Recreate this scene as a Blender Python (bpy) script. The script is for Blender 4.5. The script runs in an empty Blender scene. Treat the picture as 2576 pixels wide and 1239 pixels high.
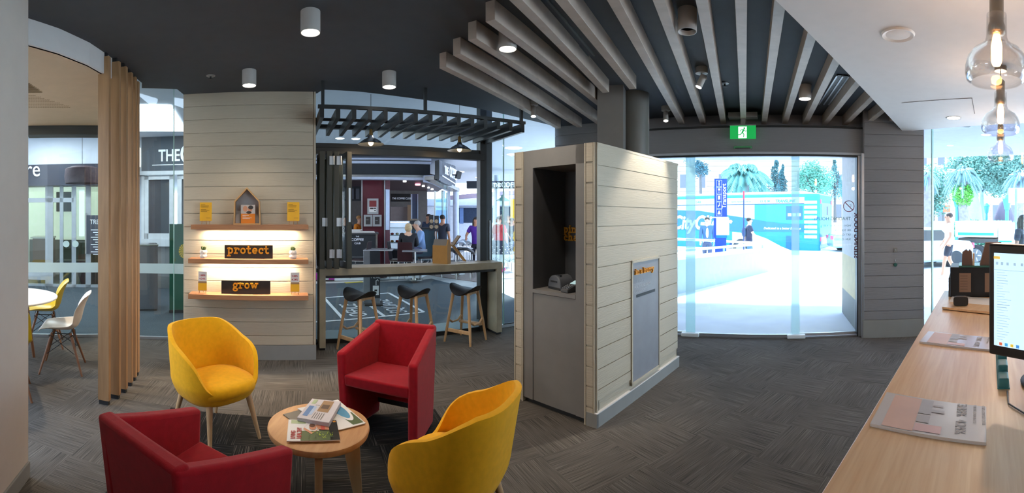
import bpy, bmesh, math, random
from mathutils import Vector, Matrix
PI = math.pi
sin, cos = math.sin, math.cos
random.seed(7)
C = bpy.context.scene.collection
S = bpy.context.scene
# ---------------------------------------------------------------- camera (cylindrical panorama, eye height 1.6 m)
W_, H_, FX, CX, HY, EYE = 2576, 1239, 1090.0, 1288.0, 545.0, 1.6
cam = bpy.data.cameras.new('camera'); camo = bpy.data.objects.new('camera', cam); C.objects.link(camo)
cam.type = 'PANO'; cam.panorama_type = 'CENTRAL_CYLINDRICAL'
cam.central_cylindrical_radius = 1.0
cam.central_cylindrical_range_u_min = (0 - CX) / FX
cam.central_cylindrical_range_u_max = (W_ - CX) / FX
cam.central_cylindrical_range_v_min = -(H_ - HY) / FX
cam.central_cylindrical_range_v_max = HY / FX
cam.clip_start = .02; cam.clip_end = 300
camo.location = (0, 0, EYE); camo.rotation_euler = (PI / 2, 0, 0)
S.camera = camo
# ---------------------------------------------------------------- world, sun, exposure
w = bpy.data.worlds.new('world'); S.world = w; w.use_nodes = True
nt = w.node_tree; bg = nt.nodes['Background']
tc = nt.nodes.new('ShaderNodeTexCoord'); sx = nt.nodes.new('ShaderNodeSeparateXYZ'); cr = nt.nodes.new('ShaderNodeValToRGB')
nt.links.new(tc.outputs['Generated'], sx.inputs[0]); nt.links.new(sx.outputs[2], cr.inputs[0]); nt.links.new(cr.outputs[0], bg.inputs[0])
cr.color_ramp.elements[0].position = .0; cr.color_ramp.elements[0].color = (.74, .86, 1, 1)
cr.color_ramp.elements[1].position = .6; cr.color_ramp.elements[1].color = (.50, .70, 1, 1)
bg.inputs[1].default_value = 7.2
sun = bpy.data.lights.new('sun', 'SUN'); sun.energy = 13.0; sun.angle = .09; sun.color = (.93, .97, 1)
suno = bpy.data.objects.new('sun', sun); C.objects.link(suno)
suno.rotation_euler = Vector((-.45, -.50, -.74)).to_track_quat('-Z', 'Y').to_euler()
S.view_settings.view_transform = 'Standard'; S.view_settings.look = 'None'
S.view_settings.exposure = 0.0; S.view_settings.gamma = 1; S.view_settings.use_curve_mapping = False
S.cycles.max_bounces = 7; S.cycles.diffuse_bounces = 4; S.cycles.glossy_bounces = 3; S.cycles.transmission_bounces = 6
S.cycles.transparent_max_bounces = 12; S.cycles.sample_clamp_indirect = 6; S.cycles.caustics_reflective = False; S.cycles.caustics_refractive = False

# ---------------------------------------------------------------- measuring helpers
def az(x): return (x - CX) / FX
def P(x, y, d):
    a = az(x); return Vector((d * sin(a), d * cos(a), EYE + (HY - y) / FX * d))
def G(x, y, z=0.0): return P(x, y, (EYE - z) * FX / (y - HY))
def zat(y, d): return EYE + (HY - y) / FX * d
def hit(px, p0, p1):
    """distance along p0->p1 (2D) and range where the sight line of column px meets it"""
    a = az(px); r = Vector((sin(a), cos(a))); u = Vector((p1[0] - p0[0], p1[1] - p0[1])).normalized()
    den = r.x * u.y - r.y * u.x
    d = (p0[0] * u.y - p0[1] * u.x) / den
    q = r * d - Vector((p0[0], p0[1]))
    return q.dot(u), d
def ang(p0, p1): return math.atan2(p1[1] - p0[1], p1[0] - p0[0])

# ---------------------------------------------------------------- materials
def hx(s):
    s = s.lstrip('#'); v = [int(s[i:i + 2], 16) / 255 for i in (0, 2, 4)]
    return tuple((x / 12.92 if x <= .04045 else ((x + .055) / 1.055) ** 2.4) for x in v)
MATS = {}
def M(name, col='#808080', rough=.6, metal=0, var=.06, vs=8, bump=0, bs=60, stretch=(1, 1, 1), em=None, es=1, spec=.5, sheen=0, alpha=1):
    if name in MATS: return MATS[name]
    m = bpy.data.materials.new(name); m.use_nodes = True; t = m.node_tree; b = t.nodes['Principled BSDF']
    c = hx(col) if isinstance(col, str) else col
    b.inputs['Roughness'].default_value = rough; b.inputs['Metallic'].default_value = metal
    b.inputs['Specular IOR Level'].default_value = spec
    if sheen: b.inputs['Sheen Weight'].default_value = sheen
    if alpha < 1: b.inputs['Alpha'].default_value = alpha
    tcn = t.nodes.new('ShaderNodeTexCoord'); mp = t.nodes.new('ShaderNodeMapping'); mp.inputs['Scale'].default_value = stretch
    t.links.new(tcn.outputs['Object'], mp.inputs[0])
    n = t.nodes.new('ShaderNodeTexNoise'); n.inputs['Scale'].default_value = vs; n.inputs['Detail'].default_value = 3
    t.links.new(mp.outputs[0], n.inputs['Vector'])
    r = t.nodes.new('ShaderNodeValToRGB'); t.links.new(n.outputs[0], r.inputs[0])
    r.color_ramp.elements[0].position = .3; r.color_ramp.elements[1].position = .7
    r.color_ramp.elements[0].color = tuple(max(0, x * (1 - var)) for x in c) + (1,)
    r.color_ramp.elements[1].color = tuple(min(1, x * (1 + var)) for x in c) + (1,)
    t.links.new(r.outputs[0], b.inputs['Base Color'])
    if bump:
        n2 = t.nodes.new('ShaderNodeTexNoise'); n2.inputs['Scale'].default_value = bs; n2.inputs['Detail'].default_value = 4
        t.links.new(mp.outputs[0], n2.inputs['Vector'])
        bn = t.nodes.new('ShaderNodeBump'); bn.inputs['Strength'].default_value = bump; bn.inputs['Distance'].default_value = .01
        t.links.new(n2.outputs[0], bn.inputs['Height']); t.links.new(bn.outputs[0], b.inputs['Normal'])
    if em:
        b.inputs['Emission Color'].default_value = (hx(em) if isinstance(em, str) else em) + (1,); b.inputs['Emission Strength'].default_value = es
    MATS[name] = m; return m
def wood(name, c1, c2, stretch=(2, 30, 30), rough=.5):
    if name in MATS: return MATS[name]
    m = M(name, c1, rough); t = m.node_tree
    for n in t.nodes:
        if n.type == 'MAPPING': n.inputs['Scale'].default_value = stretch
        if n.type == 'TEX_NOISE': n.inputs['Scale'].default_value = 1.6; n.inputs['Distortion'].default_value = .6; n.inputs['Detail'].default_value = 5
        if n.type == 'VALTORGB': n.color_ramp.elements[0].color = hx(c1) + (1,); n.color_ramp.elements[1].color = hx(c2) + (1,)
    return m
def glass(name, tint=(.92, .98, .97), refl=.07, rough=.0):
    if name in MATS: return MATS[name]
    m = bpy.data.materials.new(name); m.use_nodes = True; t = m.node_tree; t.nodes.clear()
    o = t.nodes.new('ShaderNodeOutputMaterial'); tr = t.nodes.new('ShaderNodeBsdfTransparent'); g = t.nodes.new('ShaderNodeBsdfGlossy'); mx = t.nodes.new('ShaderNodeMixShader')
    tr.inputs[0].default_value = tint + (1,); g.inputs[0].default_value = (1, 1, 1, 1); g.inputs['Roughness'].default_value = rough
    mx.inputs[0].default_value = refl
    t.links.new(tr.outputs[0], mx.inputs[1]); t.links.new(g.outputs[0], mx.inputs[2]); t.links.new(mx.outputs[0], o.inputs[0])
    MATS[name] = m; return m
def frost(name, tint, k):
    m = glass(name, tint, k)
    for n in m.node_tree.nodes:
        if n.type == 'BSDF_GLOSSY':
            d = m.node_tree.nodes.new('ShaderNodeBsdfTranslucent'); d2 = m.node_tree.nodes.new('ShaderNodeBsdfDiffuse'); a = m.node_tree.nodes.new('ShaderNodeMixShader')
            d.inputs[0].default_value = tint + (1,); d2.inputs[0].default_value = tint + (1,)
            m.node_tree.links.new(d.outputs[0], a.inputs[1]); m.node_tree.links.new(d2.outputs[0], a.inputs[2])
            mx = [q for q in m.node_tree.nodes if q.type == 'MIX_SHADER' and q != a][0]
            m.node_tree.links.new(a.outputs[0], mx.inputs[2]); break
    return m
def carpet(name, base, dark, lite, tile=.5, rot=-.4706, linebias=.5):
    m = bpy.data.materials.new(name); m.use_nodes = True; t = m.node_tree; b = t.nodes['Principled BSDF']; N = t.nodes.new; L = t.links.new
    b.inputs['Roughness'].default_value = .95; b.inputs['Specular IOR Level'].default_value = .15
    tcn = N('ShaderNodeTexCoord'); mp = N('ShaderNodeMapping'); mp.inputs['Rotation'].default_value = (0, 0, rot); L(tcn.outputs['Object'], mp.inputs[0])
    ck = N('ShaderNodeTexChecker'); ck.inputs['Scale'].default_value = 1 / tile; ck.inputs[1].default_value = (0, 0, 0, 1); ck.inputs[2].default_value = (1, 1, 1, 1)
    ofs = N('ShaderNodeVectorMath'); ofs.inputs[1].default_value = (.013, .017, .2); L(mp.outputs[0], ofs.inputs[0]); L(ofs.outputs[0], ck.inputs[0])
    def streak(sc, w):
        a = N('ShaderNodeMapping'); a.inputs['Scale'].default_value = sc; a.inputs['Location'].default_value = (w, w, 0); L(mp.outputs[0], a.inputs[0])
        n = N('ShaderNodeTexNoise'); n.inputs['Scale'].default_value = 1; n.inputs['Detail'].default_value = 2; n.inputs['Roughness'].default_value = .7; L(a.outputs[0], n.inputs[0]); return n
    A = streak((210, 2.2, 1), 0); B = streak((2.2, 210, 1), 3)
    mx = N('ShaderNodeMix'); mx.data_type = 'FLOAT'; L(ck.outputs[1], mx.inputs[0]); L(A.outputs[0], mx.inputs[2]); L(B.outputs[0], mx.inputs[3])
    r = N('ShaderNodeValToRGB'); L(mx.outputs[0], r.inputs[0]); e = r.color_ramp.elements
    e[0].position = .38; e[0].color = hx(dark) + (1,); e[1].position = .47; e[1].color = hx(base) + (1,)
    q = e.new(.58); q.color = hx(base) + (1,); q = e.new(.66); q.color = hx(lite) + (1,)
    big = N('ShaderNodeTexNoise'); big.inputs['Scale'].default_value = 2.2; L(mp.outputs[0], big.inputs[0])
    mr = N('ShaderNodeMapRange'); mr.inputs['From Min'].default_value = .3; mr.inputs['From Max'].default_value = .7; mr.inputs['To Min'].default_value = .88; mr.inputs['To Max'].default_value = 1.1; L(big.outputs[0], mr.inputs[0])
    ml = N('ShaderNodeVectorMath'); ml.operation = 'SCALE'; L(r.outputs[0], ml.inputs[0]); L(mr.outputs[0], ml.inputs['Scale'])
    L(ml.outputs[0], b.inputs['Base Color'])
    bp = N('ShaderNodeBump'); bp.inputs['Strength'].default_value = .35; bp.inputs['Distance'].default_value = .006; L(mx.outputs[0], bp.inputs['Height']); L(bp.outputs[0], b.inputs['Normal'])
    return m

# ---------------------------------------------------------------- mesh builder
class MB:
    def __init__(s): s.bm = bmesh.new(); s.mi = 0; s.X = Matrix()
    def f(s, vs):
        try:
            f = s.bm.faces.new(vs); f.material_index = s.mi; return f
        except ValueError: return None
    def v(s, p): return s.bm.verts.new(s.X @ Vector(p))
    def poly(s, pts): s.f([s.v(p) for p in pts]); return s
    def hexa(s, a, b):
        A = [s.v(p) for p in a]; B = [s.v(p) for p in b]; n = len(a)
        s.f(A[::-1]); s.f(B)
        for i in range(n): s.f([A[i], A[(i + 1) % n], B[(i + 1) % n], B[i]])
        return s
    def box(s, x0, x1, y0, y1, z0, z1):
        return s.hexa([(x0, y0, z0), (x1, y0, z0), (x1, y1, z0), (x0, y1, z0)], [(x0, y0, z1), (x1, y0, z1), (x1, y1, z1), (x0, y1, z1)])
    def prism(s, pts, z0, z1): return s.hexa([(x, y, z0) for x, y in pts], [(x, y, z1) for x, y in pts])
    def slabxz(s, pts, y0, y1): return s.hexa([(x, y1, z) for x, z in pts], [(x, y0, z) for x, z in pts])
    def beam(s, p0, p1, w, h, up=(0, 0, 1)):
        p0, p1 = Vector(p0), Vector(p1); d = (p1 - p0).normalized(); u = Vector(up)
        sd = d.cross(u)
        if sd.length < 1e-4: sd = d.cross(Vector((1, 0, 0)))
        sd.normalize(); uu = sd.cross(d).normalized()
        q = [(-1, -1), (1, -1), (1, 1), (-1, 1)]
        return s.hexa([p0 + sd * a * w / 2 + uu * b * h / 2 for a, b in q], [p1 + sd * a * w / 2 + uu * b * h / 2 for a, b in q])
    def ring(s, c, ax, r, n, r2=None):
        ax = Vector(ax).normalized(); t = Vector((1, 0, 0)) if abs(ax.x) < .9 else Vector((0, 1, 0))
        a = ax.cross(t).normalized(); b = ax.cross(a).normalized(); r2 = r2 or r
        return [s.v(Vector(c) + a * r * cos(2 * PI * i / n) + b * r2 * sin(2 * PI * i / n)) for i in range(n)]
    def bridge(s, A, B):
        n = len(A)
        for i in range(n): s.f([A[i], A[(i + 1) % n], B[(i + 1) % n], B[i]])
    def cyl(s, p0, p1, r0, r1=None, n=14):
        r1 = r0 if r1 is None else r1; ax = Vector(p1) - Vector(p0)
        A = s.ring(p0, ax, r0, n); B = s.ring(p1, ax, r1, n); s.bridge(A, B); s.f(A[::-1]); s.f(B); return s
    def tube(s, path, r, n=8):
        path = [Vector(p) for p in path]; R = []; prev = None
        for i, p in enumerate(path):
            d = (path[min(i + 1, len(path) - 1)] - path[max(i - 1, 0)]).normalized()
            if prev is None: t = Vector((0, 0, 1)) if abs(d.z) < .9 else Vector((1, 0, 0)); a = d.cross(t).normalized()
            else: a = (prev - d * prev.dot(d)).normalized()
            prev = a; b = d.cross(a); rr = r[i] if isinstance(r, (list, tuple)) else r
            R.append([s.v(p + a * rr * cos(2 * PI * k / n) + b * rr * sin(2 * PI * k / n)) for k in range(n)])
        for A, B in zip(R, R[1:]): s.bridge(A, B)
        s.f(R[0][::-1]); s.f(R[-1]); return s
    def lathe(s, prof, n=24, c=(0, 0, 0), cap=True):
        R = [[s.v((c[0] + r * cos(2 * PI * k / n), c[1] + r * sin(2 * PI * k / n), c[2] + z)) for k in range(n)] for r, z in prof]
        for A, B in zip(R, R[1:]): s.bridge(A, B)
        if cap: s.f(R[0][::-1]); s.f(R[-1])
        return s
    def loft(s, rings, cap=True):
        R = [[s.v(p) for p in r] for r in rings]
        for A, B in zip(R, R[1:]): s.bridge(A, B)
        if cap: s.f(R[0][::-1]); s.f(R[-1])
        return s
    def ell(s, c, r, n=12, m=8):
        r = (r, r, r) if not isinstance(r, (tuple, list)) else r
        top = s.v((c[0], c[1], c[2] + r[2])); bot = s.v((c[0], c[1], c[2] - r[2])); R = []
        for j in range(1, m):
            th = PI * j / m
            R.append([s.v((c[0] + r[0] * sin(th) * cos(2 * PI * k / n), c[1] + r[1] * sin(th) * sin(2 * PI * k / n), c[2] + r[2] * cos(th))) for k in range(n)])
        for A, B in zip(R, R[1:]): s.bridge(B, A)
        for k in range(n): s.f([top, R[0][k], R[0][(k + 1) % n]]); s.f([bot, R[-1][(k + 1) % n], R[-1][k]])
        return s
    def grid(s, fn, nu, nv, closeu=False):
        V = [[s.v(fn(i / nu, j / nv)) for j in range(nv + 1)] for i in range(nu + (0 if closeu else 1))]
        for i in range(nu):
            A = V[i]; B = V[(i + 1) % len(V)]
            for j in range(nv): s.f([A[j], B[j], B[j + 1], A[j + 1]])
        return s
    def build(s, name, mat, parent=None, loc=None, rz=0, smooth=None, bevel=0, seg=2, sub=0, solid=0, so=-1):
        me = bpy.data.meshes.new(name)
        if bevel and not sub:
            bmesh.ops.remove_doubles(s.bm, verts=s.bm.verts, dist=1e-6)
        bmesh.ops.recalc_face_normals(s.bm, faces=s.bm.faces)
        s.bm.to_mesh(me); s.bm.free()
        for m in (mat if isinstance(mat, list) else [mat]): me.materials.append(m)
        o = bpy.data.objects.new(name, me); C.objects.link(o)
        if parent: o.parent = parent
        if loc is not None: o.location = loc
        o.rotation_euler = (0, 0, rz)
        if solid: md = o.modifiers.new('so', 'SOLIDIFY'); md.thickness = solid; md.offset = so
        if bevel: md = o.modifiers.new('bv', 'BEVEL'); md.width = bevel; md.segments = seg; md.limit_method = 'ANGLE'; md.angle_limit = .6
        if sub: md = o.modifiers.new('ss', 'SUBSURF'); md.levels = sub; md.render_levels = sub
        if smooth is not None:
            for p in me.polygons: p.use_smooth = True
            if smooth < 180: me.set_sharp_from_angle(angle=math.radians(smooth))
        return o
def tag(o, label=None, cat=None, group=None, kind=None):
    if label: o['label'] = label
    if cat: o['category'] = cat
    if group: o['group'] = group
    if kind: o['kind'] = kind
    return o
def thing(name, label, cat, loc=(0, 0, 0), rz=0, group=None):
    o = bpy.data.objects.new(name, None); C.objects.link(o); o.location = loc; o.rotation_euler = (0, 0, rz)
    o.empty_display_size = .1
    return tag(o, label, cat, group)
def struct(o): o['kind'] = 'structure'; return o
def kids(o): return [c for c in bpy.data.objects if c.parent == o]
def copy_tree(o, parent=None):
    c = o.copy(); C.objects.link(c); c.parent = parent
    for ch in kids(o): copy_tree(ch, c)
    return c
def dup(o, loc, rz, label):
    c = copy_tree(o); c.location = loc; c.rotation_euler = (0, 0, rz); c['label'] = label; return c
def text(s, size, mat, parent, loc, rot=(PI / 2, 0, 0), name='lettering', ext=.002, align='LEFT', bold=0, sx=1, shear=0, spacing=1):
    cu = bpy.data.curves.new(name, 'FONT'); cu.body = s; cu.size = size; cu.extrude = ext; cu.align_x = align; cu.offset = bold; cu.shear = shear
    cu.space_character = spacing; cu.resolution_u = 3
    tmp = bpy.data.objects.new('t', cu); me = bpy.data.meshes.new_from_object(tmp); bpy.data.objects.remove(tmp); bpy.data.curves.remove(cu)
    me.materials.clear(); me.materials.append(mat); me.name = name
    o = bpy.data.objects.new(name, me); C.objects.link(o); o.parent = parent; o.location = loc; o.rotation_euler = rot; o.scale = (sx, 1, 1)
    return o
# chunky slab letters, each a set of strokes on a unit x-height
def arc(cx, cy, rx, ry, a0, a1, n=10): return [(cx + rx * cos(math.radians(a0 + (a1 - a0) * i / n)), cy + ry * sin(math.radians(a0 + (a1 - a0) * i / n))) for i in range(n + 1)]
GL = {
 'p': (1.15, [[(.25, 1), (.25, -.42)], [(.02, .93), (.3, .93)], [(.0, -.42), (.52, -.42)], arc(.55, .5, .36, .42, 150, -150, 14)]),
 'r': (.95, [[(.25, 1), (.25, .07)], [(.02, .93), (.3, .93)], [(.0, .07), (.55, .07)], arc(.62, .55, .34, .38, 165, 55, 6), [(.83, .86), (.83, .68)]]),
 'o': (1.1, [arc(.53, .5, .38, .43, 0, 360, 16)]),
 't': (.85, [[(.32, 1.32), (.32, .3)], [(.02, .9), (.66, .9)], arc(.56, .3, .24, .24, 180, 330, 7)]),
 'e': (1.05, [arc(.53, .5, .37, .43, 0, 315, 14), [(.2, .5), (.9, .5)]]),
 'c': (1.0, [arc(.53, .5, .37, .43, 35, 320, 14), [(.82, .9), (.82, .62)]]),
 'g': (1.1, [arc(.48, .62, .32, .32, 0, 360, 14), arc(.5, -.2, .4, .26, 0, 360, 14), [(.72, .88), (1.02, .95)], [(.3, .32), (.2, .1), (.5, .06)]]),
 'w': (1.5, [[(.2, .9), (.45, .07), (.72, .8), (1.0, .07), (1.25, .9)], [(.0, .93), (.45, .93)], [(.98, .93), (1.45, .93)]]),
 'i': (.6, [[(.28, .95), (.28, .07)], [(.04, .93), (.3, .93)], [(.0, .07), (.56, .07)], [(.28, 1.22), (.28, 1.38)]]),
 'n': (1.2, [[(.25, 1), (.25, .07)], [(.02, .93), (.3, .93)], [(.02, .07), (.5, .07)], arc(.57, .55, .3, .38, 165, 0, 8), [(.87, .55), (.87, .07)], [(.68, .07), (1.12, .07)]]),
 'h': (1.2, [[(.25, 1.4), (.25, .07)], [(.02, 1.36), (.3, 1.36)], [(.02, .07), (.5, .07)], arc(.57, .55, .3, .38, 165, 0, 8), [(.87, .55), (.87, .07)], [(.68, .07), (1.12, .07)]]),
 'a': (1.1, [arc(.45, .32, .3, .26, 0, 360, 12), arc(.45, .62, .32, .32, 140, 0, 8), [(.77, .65), (.77, .1), (1.02, .07)]]),
 'u': (1.2, [[(.25, .95), (.25, .45)], arc(.53, .42, .28, .35, 180, 340, 8), [(.85, .95), (.85, .07), (1.1, .07)], [(.02, .93), (.3, .93)], [(.62, .93), (.88, .93)]]),
 'y': (1.2, [[(.2, .9), (.55, .05)], [(.95, .9), (.5, -.2), (.25, -.42), (.08, -.36)], [(.0, .93), (.42, .93)], [(.74, .93), (1.15, .93)]]),
 'd': (1.15, [arc(.46, .5, .36, .43, 0, 360, 14), [(.85, 1.4), (.85, .07), (1.08, .07)], [(.62, 1.36), (.88, 1.36)]]),
 's': (.95, [arc(.45, .7, .3, .23, 20, 270, 9), arc(.45, .28, .32, .24, 90, -160, 9)]),
 ' ': (.45, []),
}
def slab(s, xh, mat, parent, loc, ext=.012, rotz=0, name='lettering', wt=.2, sx=1):
    """raised slab letters in the local XZ plane, standing out towards -Y"""
    m = MB(); x = 0
    for ch in s:
        adv, st = GL[ch]
        for ln in st:
            for k, (a, b) in enumerate(zip(ln, ln[1:])):
                pa = Vector(((x + a[0]) * xh * sx, 0, a[1] * xh)); pb = Vector(((x + b[0]) * xh * sx, 0, b[1] * xh)); d = (pb - pa).normalized() * wt * xh * (.35 if len(ln) <= 4 else .10)
                jit = .00015 * ((k * 7) % 5)
                m.beam(pa - d + Vector((0, -jit, 0)), pb + d + Vector((0, -jit, 0)), ext * 2, wt * xh, up=Vector((-d.z, 0, d.x)))
        x += adv + .13
    o = m.build(name, mat, parent, loc, rotz); return o, x * xh * sx
# ---------------------------------------------------------------- colours
m_carpet = carpet('carpet_grey', '#5c5751', '#3e3b38', '#767068')
m_rug = carpet('carpet_charcoal', '#22211f', '#141312', '#625c55')
m_mat = M('entry_mat', '#50585e', .95, var=.18, vs=70, bump=.4, bs=260, spec=.1)
m_board = M('cream_board', '#bbb09b', .55, var=.03, vs=3, bump=.28, bs=5, stretch=(1.6, 1.6, 30))
m_boardg = M('grey_board', '#838285', .6, var=.03, vs=3, bump=.35, bs=5, stretch=(1.6, 1.6, 30))
m_skirt = M('grey_skirting', '#8b8b88', .6, var=.03)
m_white = M('white_paint', '#d8d4d0', .7, var=.02)
m_warm = M('warm_wall_paint', '#d3c9be', .7, var=.02)
m_ceil = M('dark_ceiling', '#474c52', .75, var=.05)
m_soff = M('soffit_white', '#d9d2cd', .7, var=.02)
m_tim = wood('slat_oak', '#8d6a47', '#a9825a', (14, 14, 1.2))
m_beam = wood('beam_oak', '#a59587', '#bfb0a2', (3, 3, 3))
m_grey = M('grey_laminate', '#7c7873', .55, var=.04)
m_dgrey = M('dark_grey_laminate', '#4a4a4b', .6, var=.04)
m_black = M('black_metal', '#26282a', .45, var=.05)
m_frame = M('dark_bronze_frame', '#2c2e2f', .4, metal=.3, var=.05)
m_alu = M('aluminium', '#b9bcc0', .35, metal=.8, var=.04)
m_chrome = M('brushed_steel', '#b4b2ae', .25, metal=1, var=.04)
m_glass = glass('clear_glass', (.93, .985, .97), .05)
m_frost = frost('frosted_band', (.72, .80, .80), .62)
m_teal_edge = frost('door_edge_glass', (.88, .985, 1), .5)
m_conc = M('concrete_bench', '#a59d87', .45, var=.16, vs=5, bump=.08, bs=20)
m_or = M('orange_letter', '#e39a1c', .45, var=.03)
m_led = M('lamp_face', '#ffffff', .5, em='#fff6ea', es=16)
m_ledw = M('warm_strip', '#ffffff', .5, em='#ffe3bb', es=10)
m_bulb = M('amber_filament', '#ffb060', .5, em='#ffb266', es=26)
m_paper = M('paper_white', '#e6e2dd', .7, var=.02)
m_yel = M('yellow_card', '#e9b021', .5, var=.03)
m_red = M('red_upholstery', '#9e0e1b', .92, var=.10, vs=30, bump=.25, bs=500, spec=.15, sheen=.15)
m_yf = M('yellow_upholstery', '#f3b114', .9, var=.06, vs=30, bump=.2, bs=500, spec=.2, sheen=.1)
m_leg = wood('oak_leg', '#b58f63', '#caa67a', (14, 14, 2))
m_top = wood('oak_top', '#c08a55', '#d29f69', (20, 2.5, 6))
m_desk = wood('pale_oak_counter', '#ddb184', '#ebc79c', (2.2, 40, 20), .32)
m_shelf = wood('shelf_oak', '#9c6b48', '#b98660', (2, 24, 24))
m_ink = M('dark_ink', '#3a3533', .7); m_wtx = M('white_lettering', '#f0f0ee', .5)
# B frame: s runs along the street-side glazing, t runs outwards from the camera
TH = math.atan2(.51, .86)
def B(s_, t_, z=0.0): return Vector((.8601 * s_ - .5101 * t_, .5101 * s_ + .8601 * t_, z))
CZ, MZ = 3.0, 3.4     # bank ceiling, arcade ceiling
GT = 5.48             # glazing line
dn = Vector((.5625, .827)); dd = Vector((.827, -.5625))      # street doors: normal, direction
def D(u, n): v = dn * n + dd * u; return (v.x, v.y)
# window / glass line of the whole front, left to right
L0, L1, L2 = (-5.23, 2.54), (-4.72, 3.36), (-3.98, 4.02)
K0 = B(-.9, GT)[:2]; K1 = B(3.1, GT)[:2]
WC0 = D(-3.23, 5.95)            # start of boarded wall behind the column
P1 = (4.156, 3.956); P2 = (4.753, 3.395)
R1 = (4.93, 2.03); R2 = (5.75, -3.4)
A0 = Vector((-2.399, 1.172)); Au = Vector((.65, -.76))
# ---------------------------------------------------------------- floors
fl = [L0, L1, L2, K0, K1, WC0, D(2.0, 5.70), P1, P2, R1, R2, (-6.6, -3.4), (-7.2, 1.2)]
struct(MB().prism(fl[::-1], -.08, 0).build('floor', m_carpet))
e1 = Vector((.891, .453)); e2 = Vector((.453, -.891)); r0 = Vector((-2.57, 2.56))
pts = [r0, r0 + e1 * 2.17, r0 + e1 * 2.17 + e2 * 2.2, r0 + e2 * 2.2]
tag(MB().prism([(p.x, p.y) for p in pts][::-1], 0, .006).build('carpet_inlay', m_rug), 'charcoal square of striped carpet tiles under the tub chairs and coffee table', 'carpet')
# arcade floor: entry mat zone, tiles, raised café deck, street
m_tile = M('arcade_paving', '#b9b7b4', .5, var=.10, vs=1.5)
m_pink = M('pink_paving', '#8f7e78', .6, var=.12, vs=14)
m_street = M('pale_concrete', '#e9ebed', .8, var=.07, vs=2, bump=.1, bs=40)
struct(MB().prism([(-30, -12), (40, -12), (40, 42), (-30, 42)], -.2, -.12).build('ground', m_street))
ar = [L0, L1, L2, K0, K1, WC0, (1.6, 8), (3.2, 30), (-26, 30), (-26, -4), (-7.2, -4), (-7.2, 1.2)]
struct(MB().prism(ar[::-1], -.12, -.012).build('arcade_floor', m_tile))
mt = [G(60, 706), G(255, 707), G(480, 712), G(812, 712), G(1060, 703), G(1085, 700), G(1150, 716), G(1262, 735), G(1300, 752), G(1380, 800)]
mtp = [(p.x, p.y) for p in mt] + [K1, K0, L2, L1, L0]
o = struct(MB().prism(mtp, -.012, -.003).build('entry_matting', m_mat))
st = [(6.2, -12), (40, -12), (40, 60), (0.9, 60), (.62, 6.6), D(2, 5.78), P1, P2, R1]
struct(MB().prism(st, -.12, -.012).build('pavement', m_street))
# white lines and words woven into the mat
mb = MB()
def strip(a, b, wd=.028):
    a = Vector((a.x, a.y)); b = Vector((b.x, b.y)); n = (b - a).normalized(); n = Vector((-n.y, n.x)) * wd
    mb.prism([tuple(a - n), tuple(b - n), tuple(b + n), tuple(a + n)], -.004, .002)
q = dict(fl=G(815, 748), nl=G(866, 804), nr=G(1066, 784), fr=G(978, 736), nm=G(966, 794), fm=G(927, 765))
fm = q['fl'].lerp(q['fr'], (q['nm'] - q['nl']).length / (q['nr'] - q['nl']).length)
ext = q['nl'] + (q['nl'] - q['nr']) * .45
for a, b in ((q['fl'], q['nl']), (q['fl'], q['fr']), (q['fr'], q['nr']), (ext, q['nr']), (q['nm'], fm)): strip(a, b)
mt_ = mb.build('mat_lettering', M('mat_white', '#c9cdd0', .9)); tag(mt_, 'white outlined panel with large words woven into the grey entry mat', 'floor sign')
dv = (fm - q['nm']); an = math.atan2(dv.y, dv.x)
for wd, a, k in (('SQUARE', q['nr'], .25), ('OFFICE', q['nm'], .25)):
    p = a.lerp(q['nm'] if wd == 'SQUARE' else q['nl'], .34) + dv * .06
    text(wd, .44, MATS['mat_white'], mt_, (p.x, p.y, .0), (0, 0, an), 'word', .001, sx=.72)
# raised café deck with pale kerb
dk = [G(800, 705), G(1052, 698), G(1086, 683), G(1120, 655)]
far = [(-1.9, 27), (-16, 27), (-13, 9.0)]
struct(MB().prism([(p.x, p.y) for p in dk] + far, -.02, .06).build('cafe_deck', M('deck_tiles', '#77716d', .55, var=.1, vs=3)))
mb = MB()
for a, b in zip(dk, dk[1:]): strip(a, b, .09)
for v_ in mb.bm.verts: v_.co.z = .075 if v_.co.z > 0 else .0
tag(mb.build('deck_kerb', M('kerb_pale', '#c8cbcd', .6)), 'pale kerb strip along the edge of the raised cafe deck', 'kerb')
mb = MB(); a, b = G(868, 711), G(912, 708); strip(a, b, .06); tag(mb.build('hazard_strip', M('hazard_yellow', '#c9b22a', .6)), 'yellow tactile strip on the floor in front of the cafe kerb', 'floor strip')
for k, (poly, mat) in enumerate((([G(1075, 690), G(1140, 700), G(1200, 708), G(1230, 704), G(1250, 690), G(1200, 672), G(1100, 672)], m_pink),)):
    struct(MB().prism([(p.x, p.y) for p in poly], -.012, .0).build('pink_paving_panel', mat))

# ---------------------------------------------------------------- ceilings
fas = [(-2.60, .75), (-2.745, 1.328), (-2.789, 1.622), (-2.884, 1.955), (-3.02, 2.25), (-3.22, 2.62), (-3.42, 2.98), (-3.56, 3.10)]
dcl = fas + [tuple(B(-1.12, 4.62)[:2]), tuple(B(-1.09, 4.9)[:2]), tuple(B(.42, 4.9)[:2]), tuple(B(.47, 4.75)[:2]), G(900, 230, CZ)[:2], G(1000, 242, CZ)[:2], G(1200, 272, CZ)[:2], G(1390, 316, CZ)[:2], D(-3.2, 6.15), D(3.0, 6.1), (5.2, 2.6), (4.9, 1.2), (3.0, -3.4), (-2.6, -3.4)]
dcl = [(p[0], p[1]) for p in dcl]
struct(MB().prism(dcl, CZ, CZ + .5).build('ceiling', m_ceil))
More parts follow.
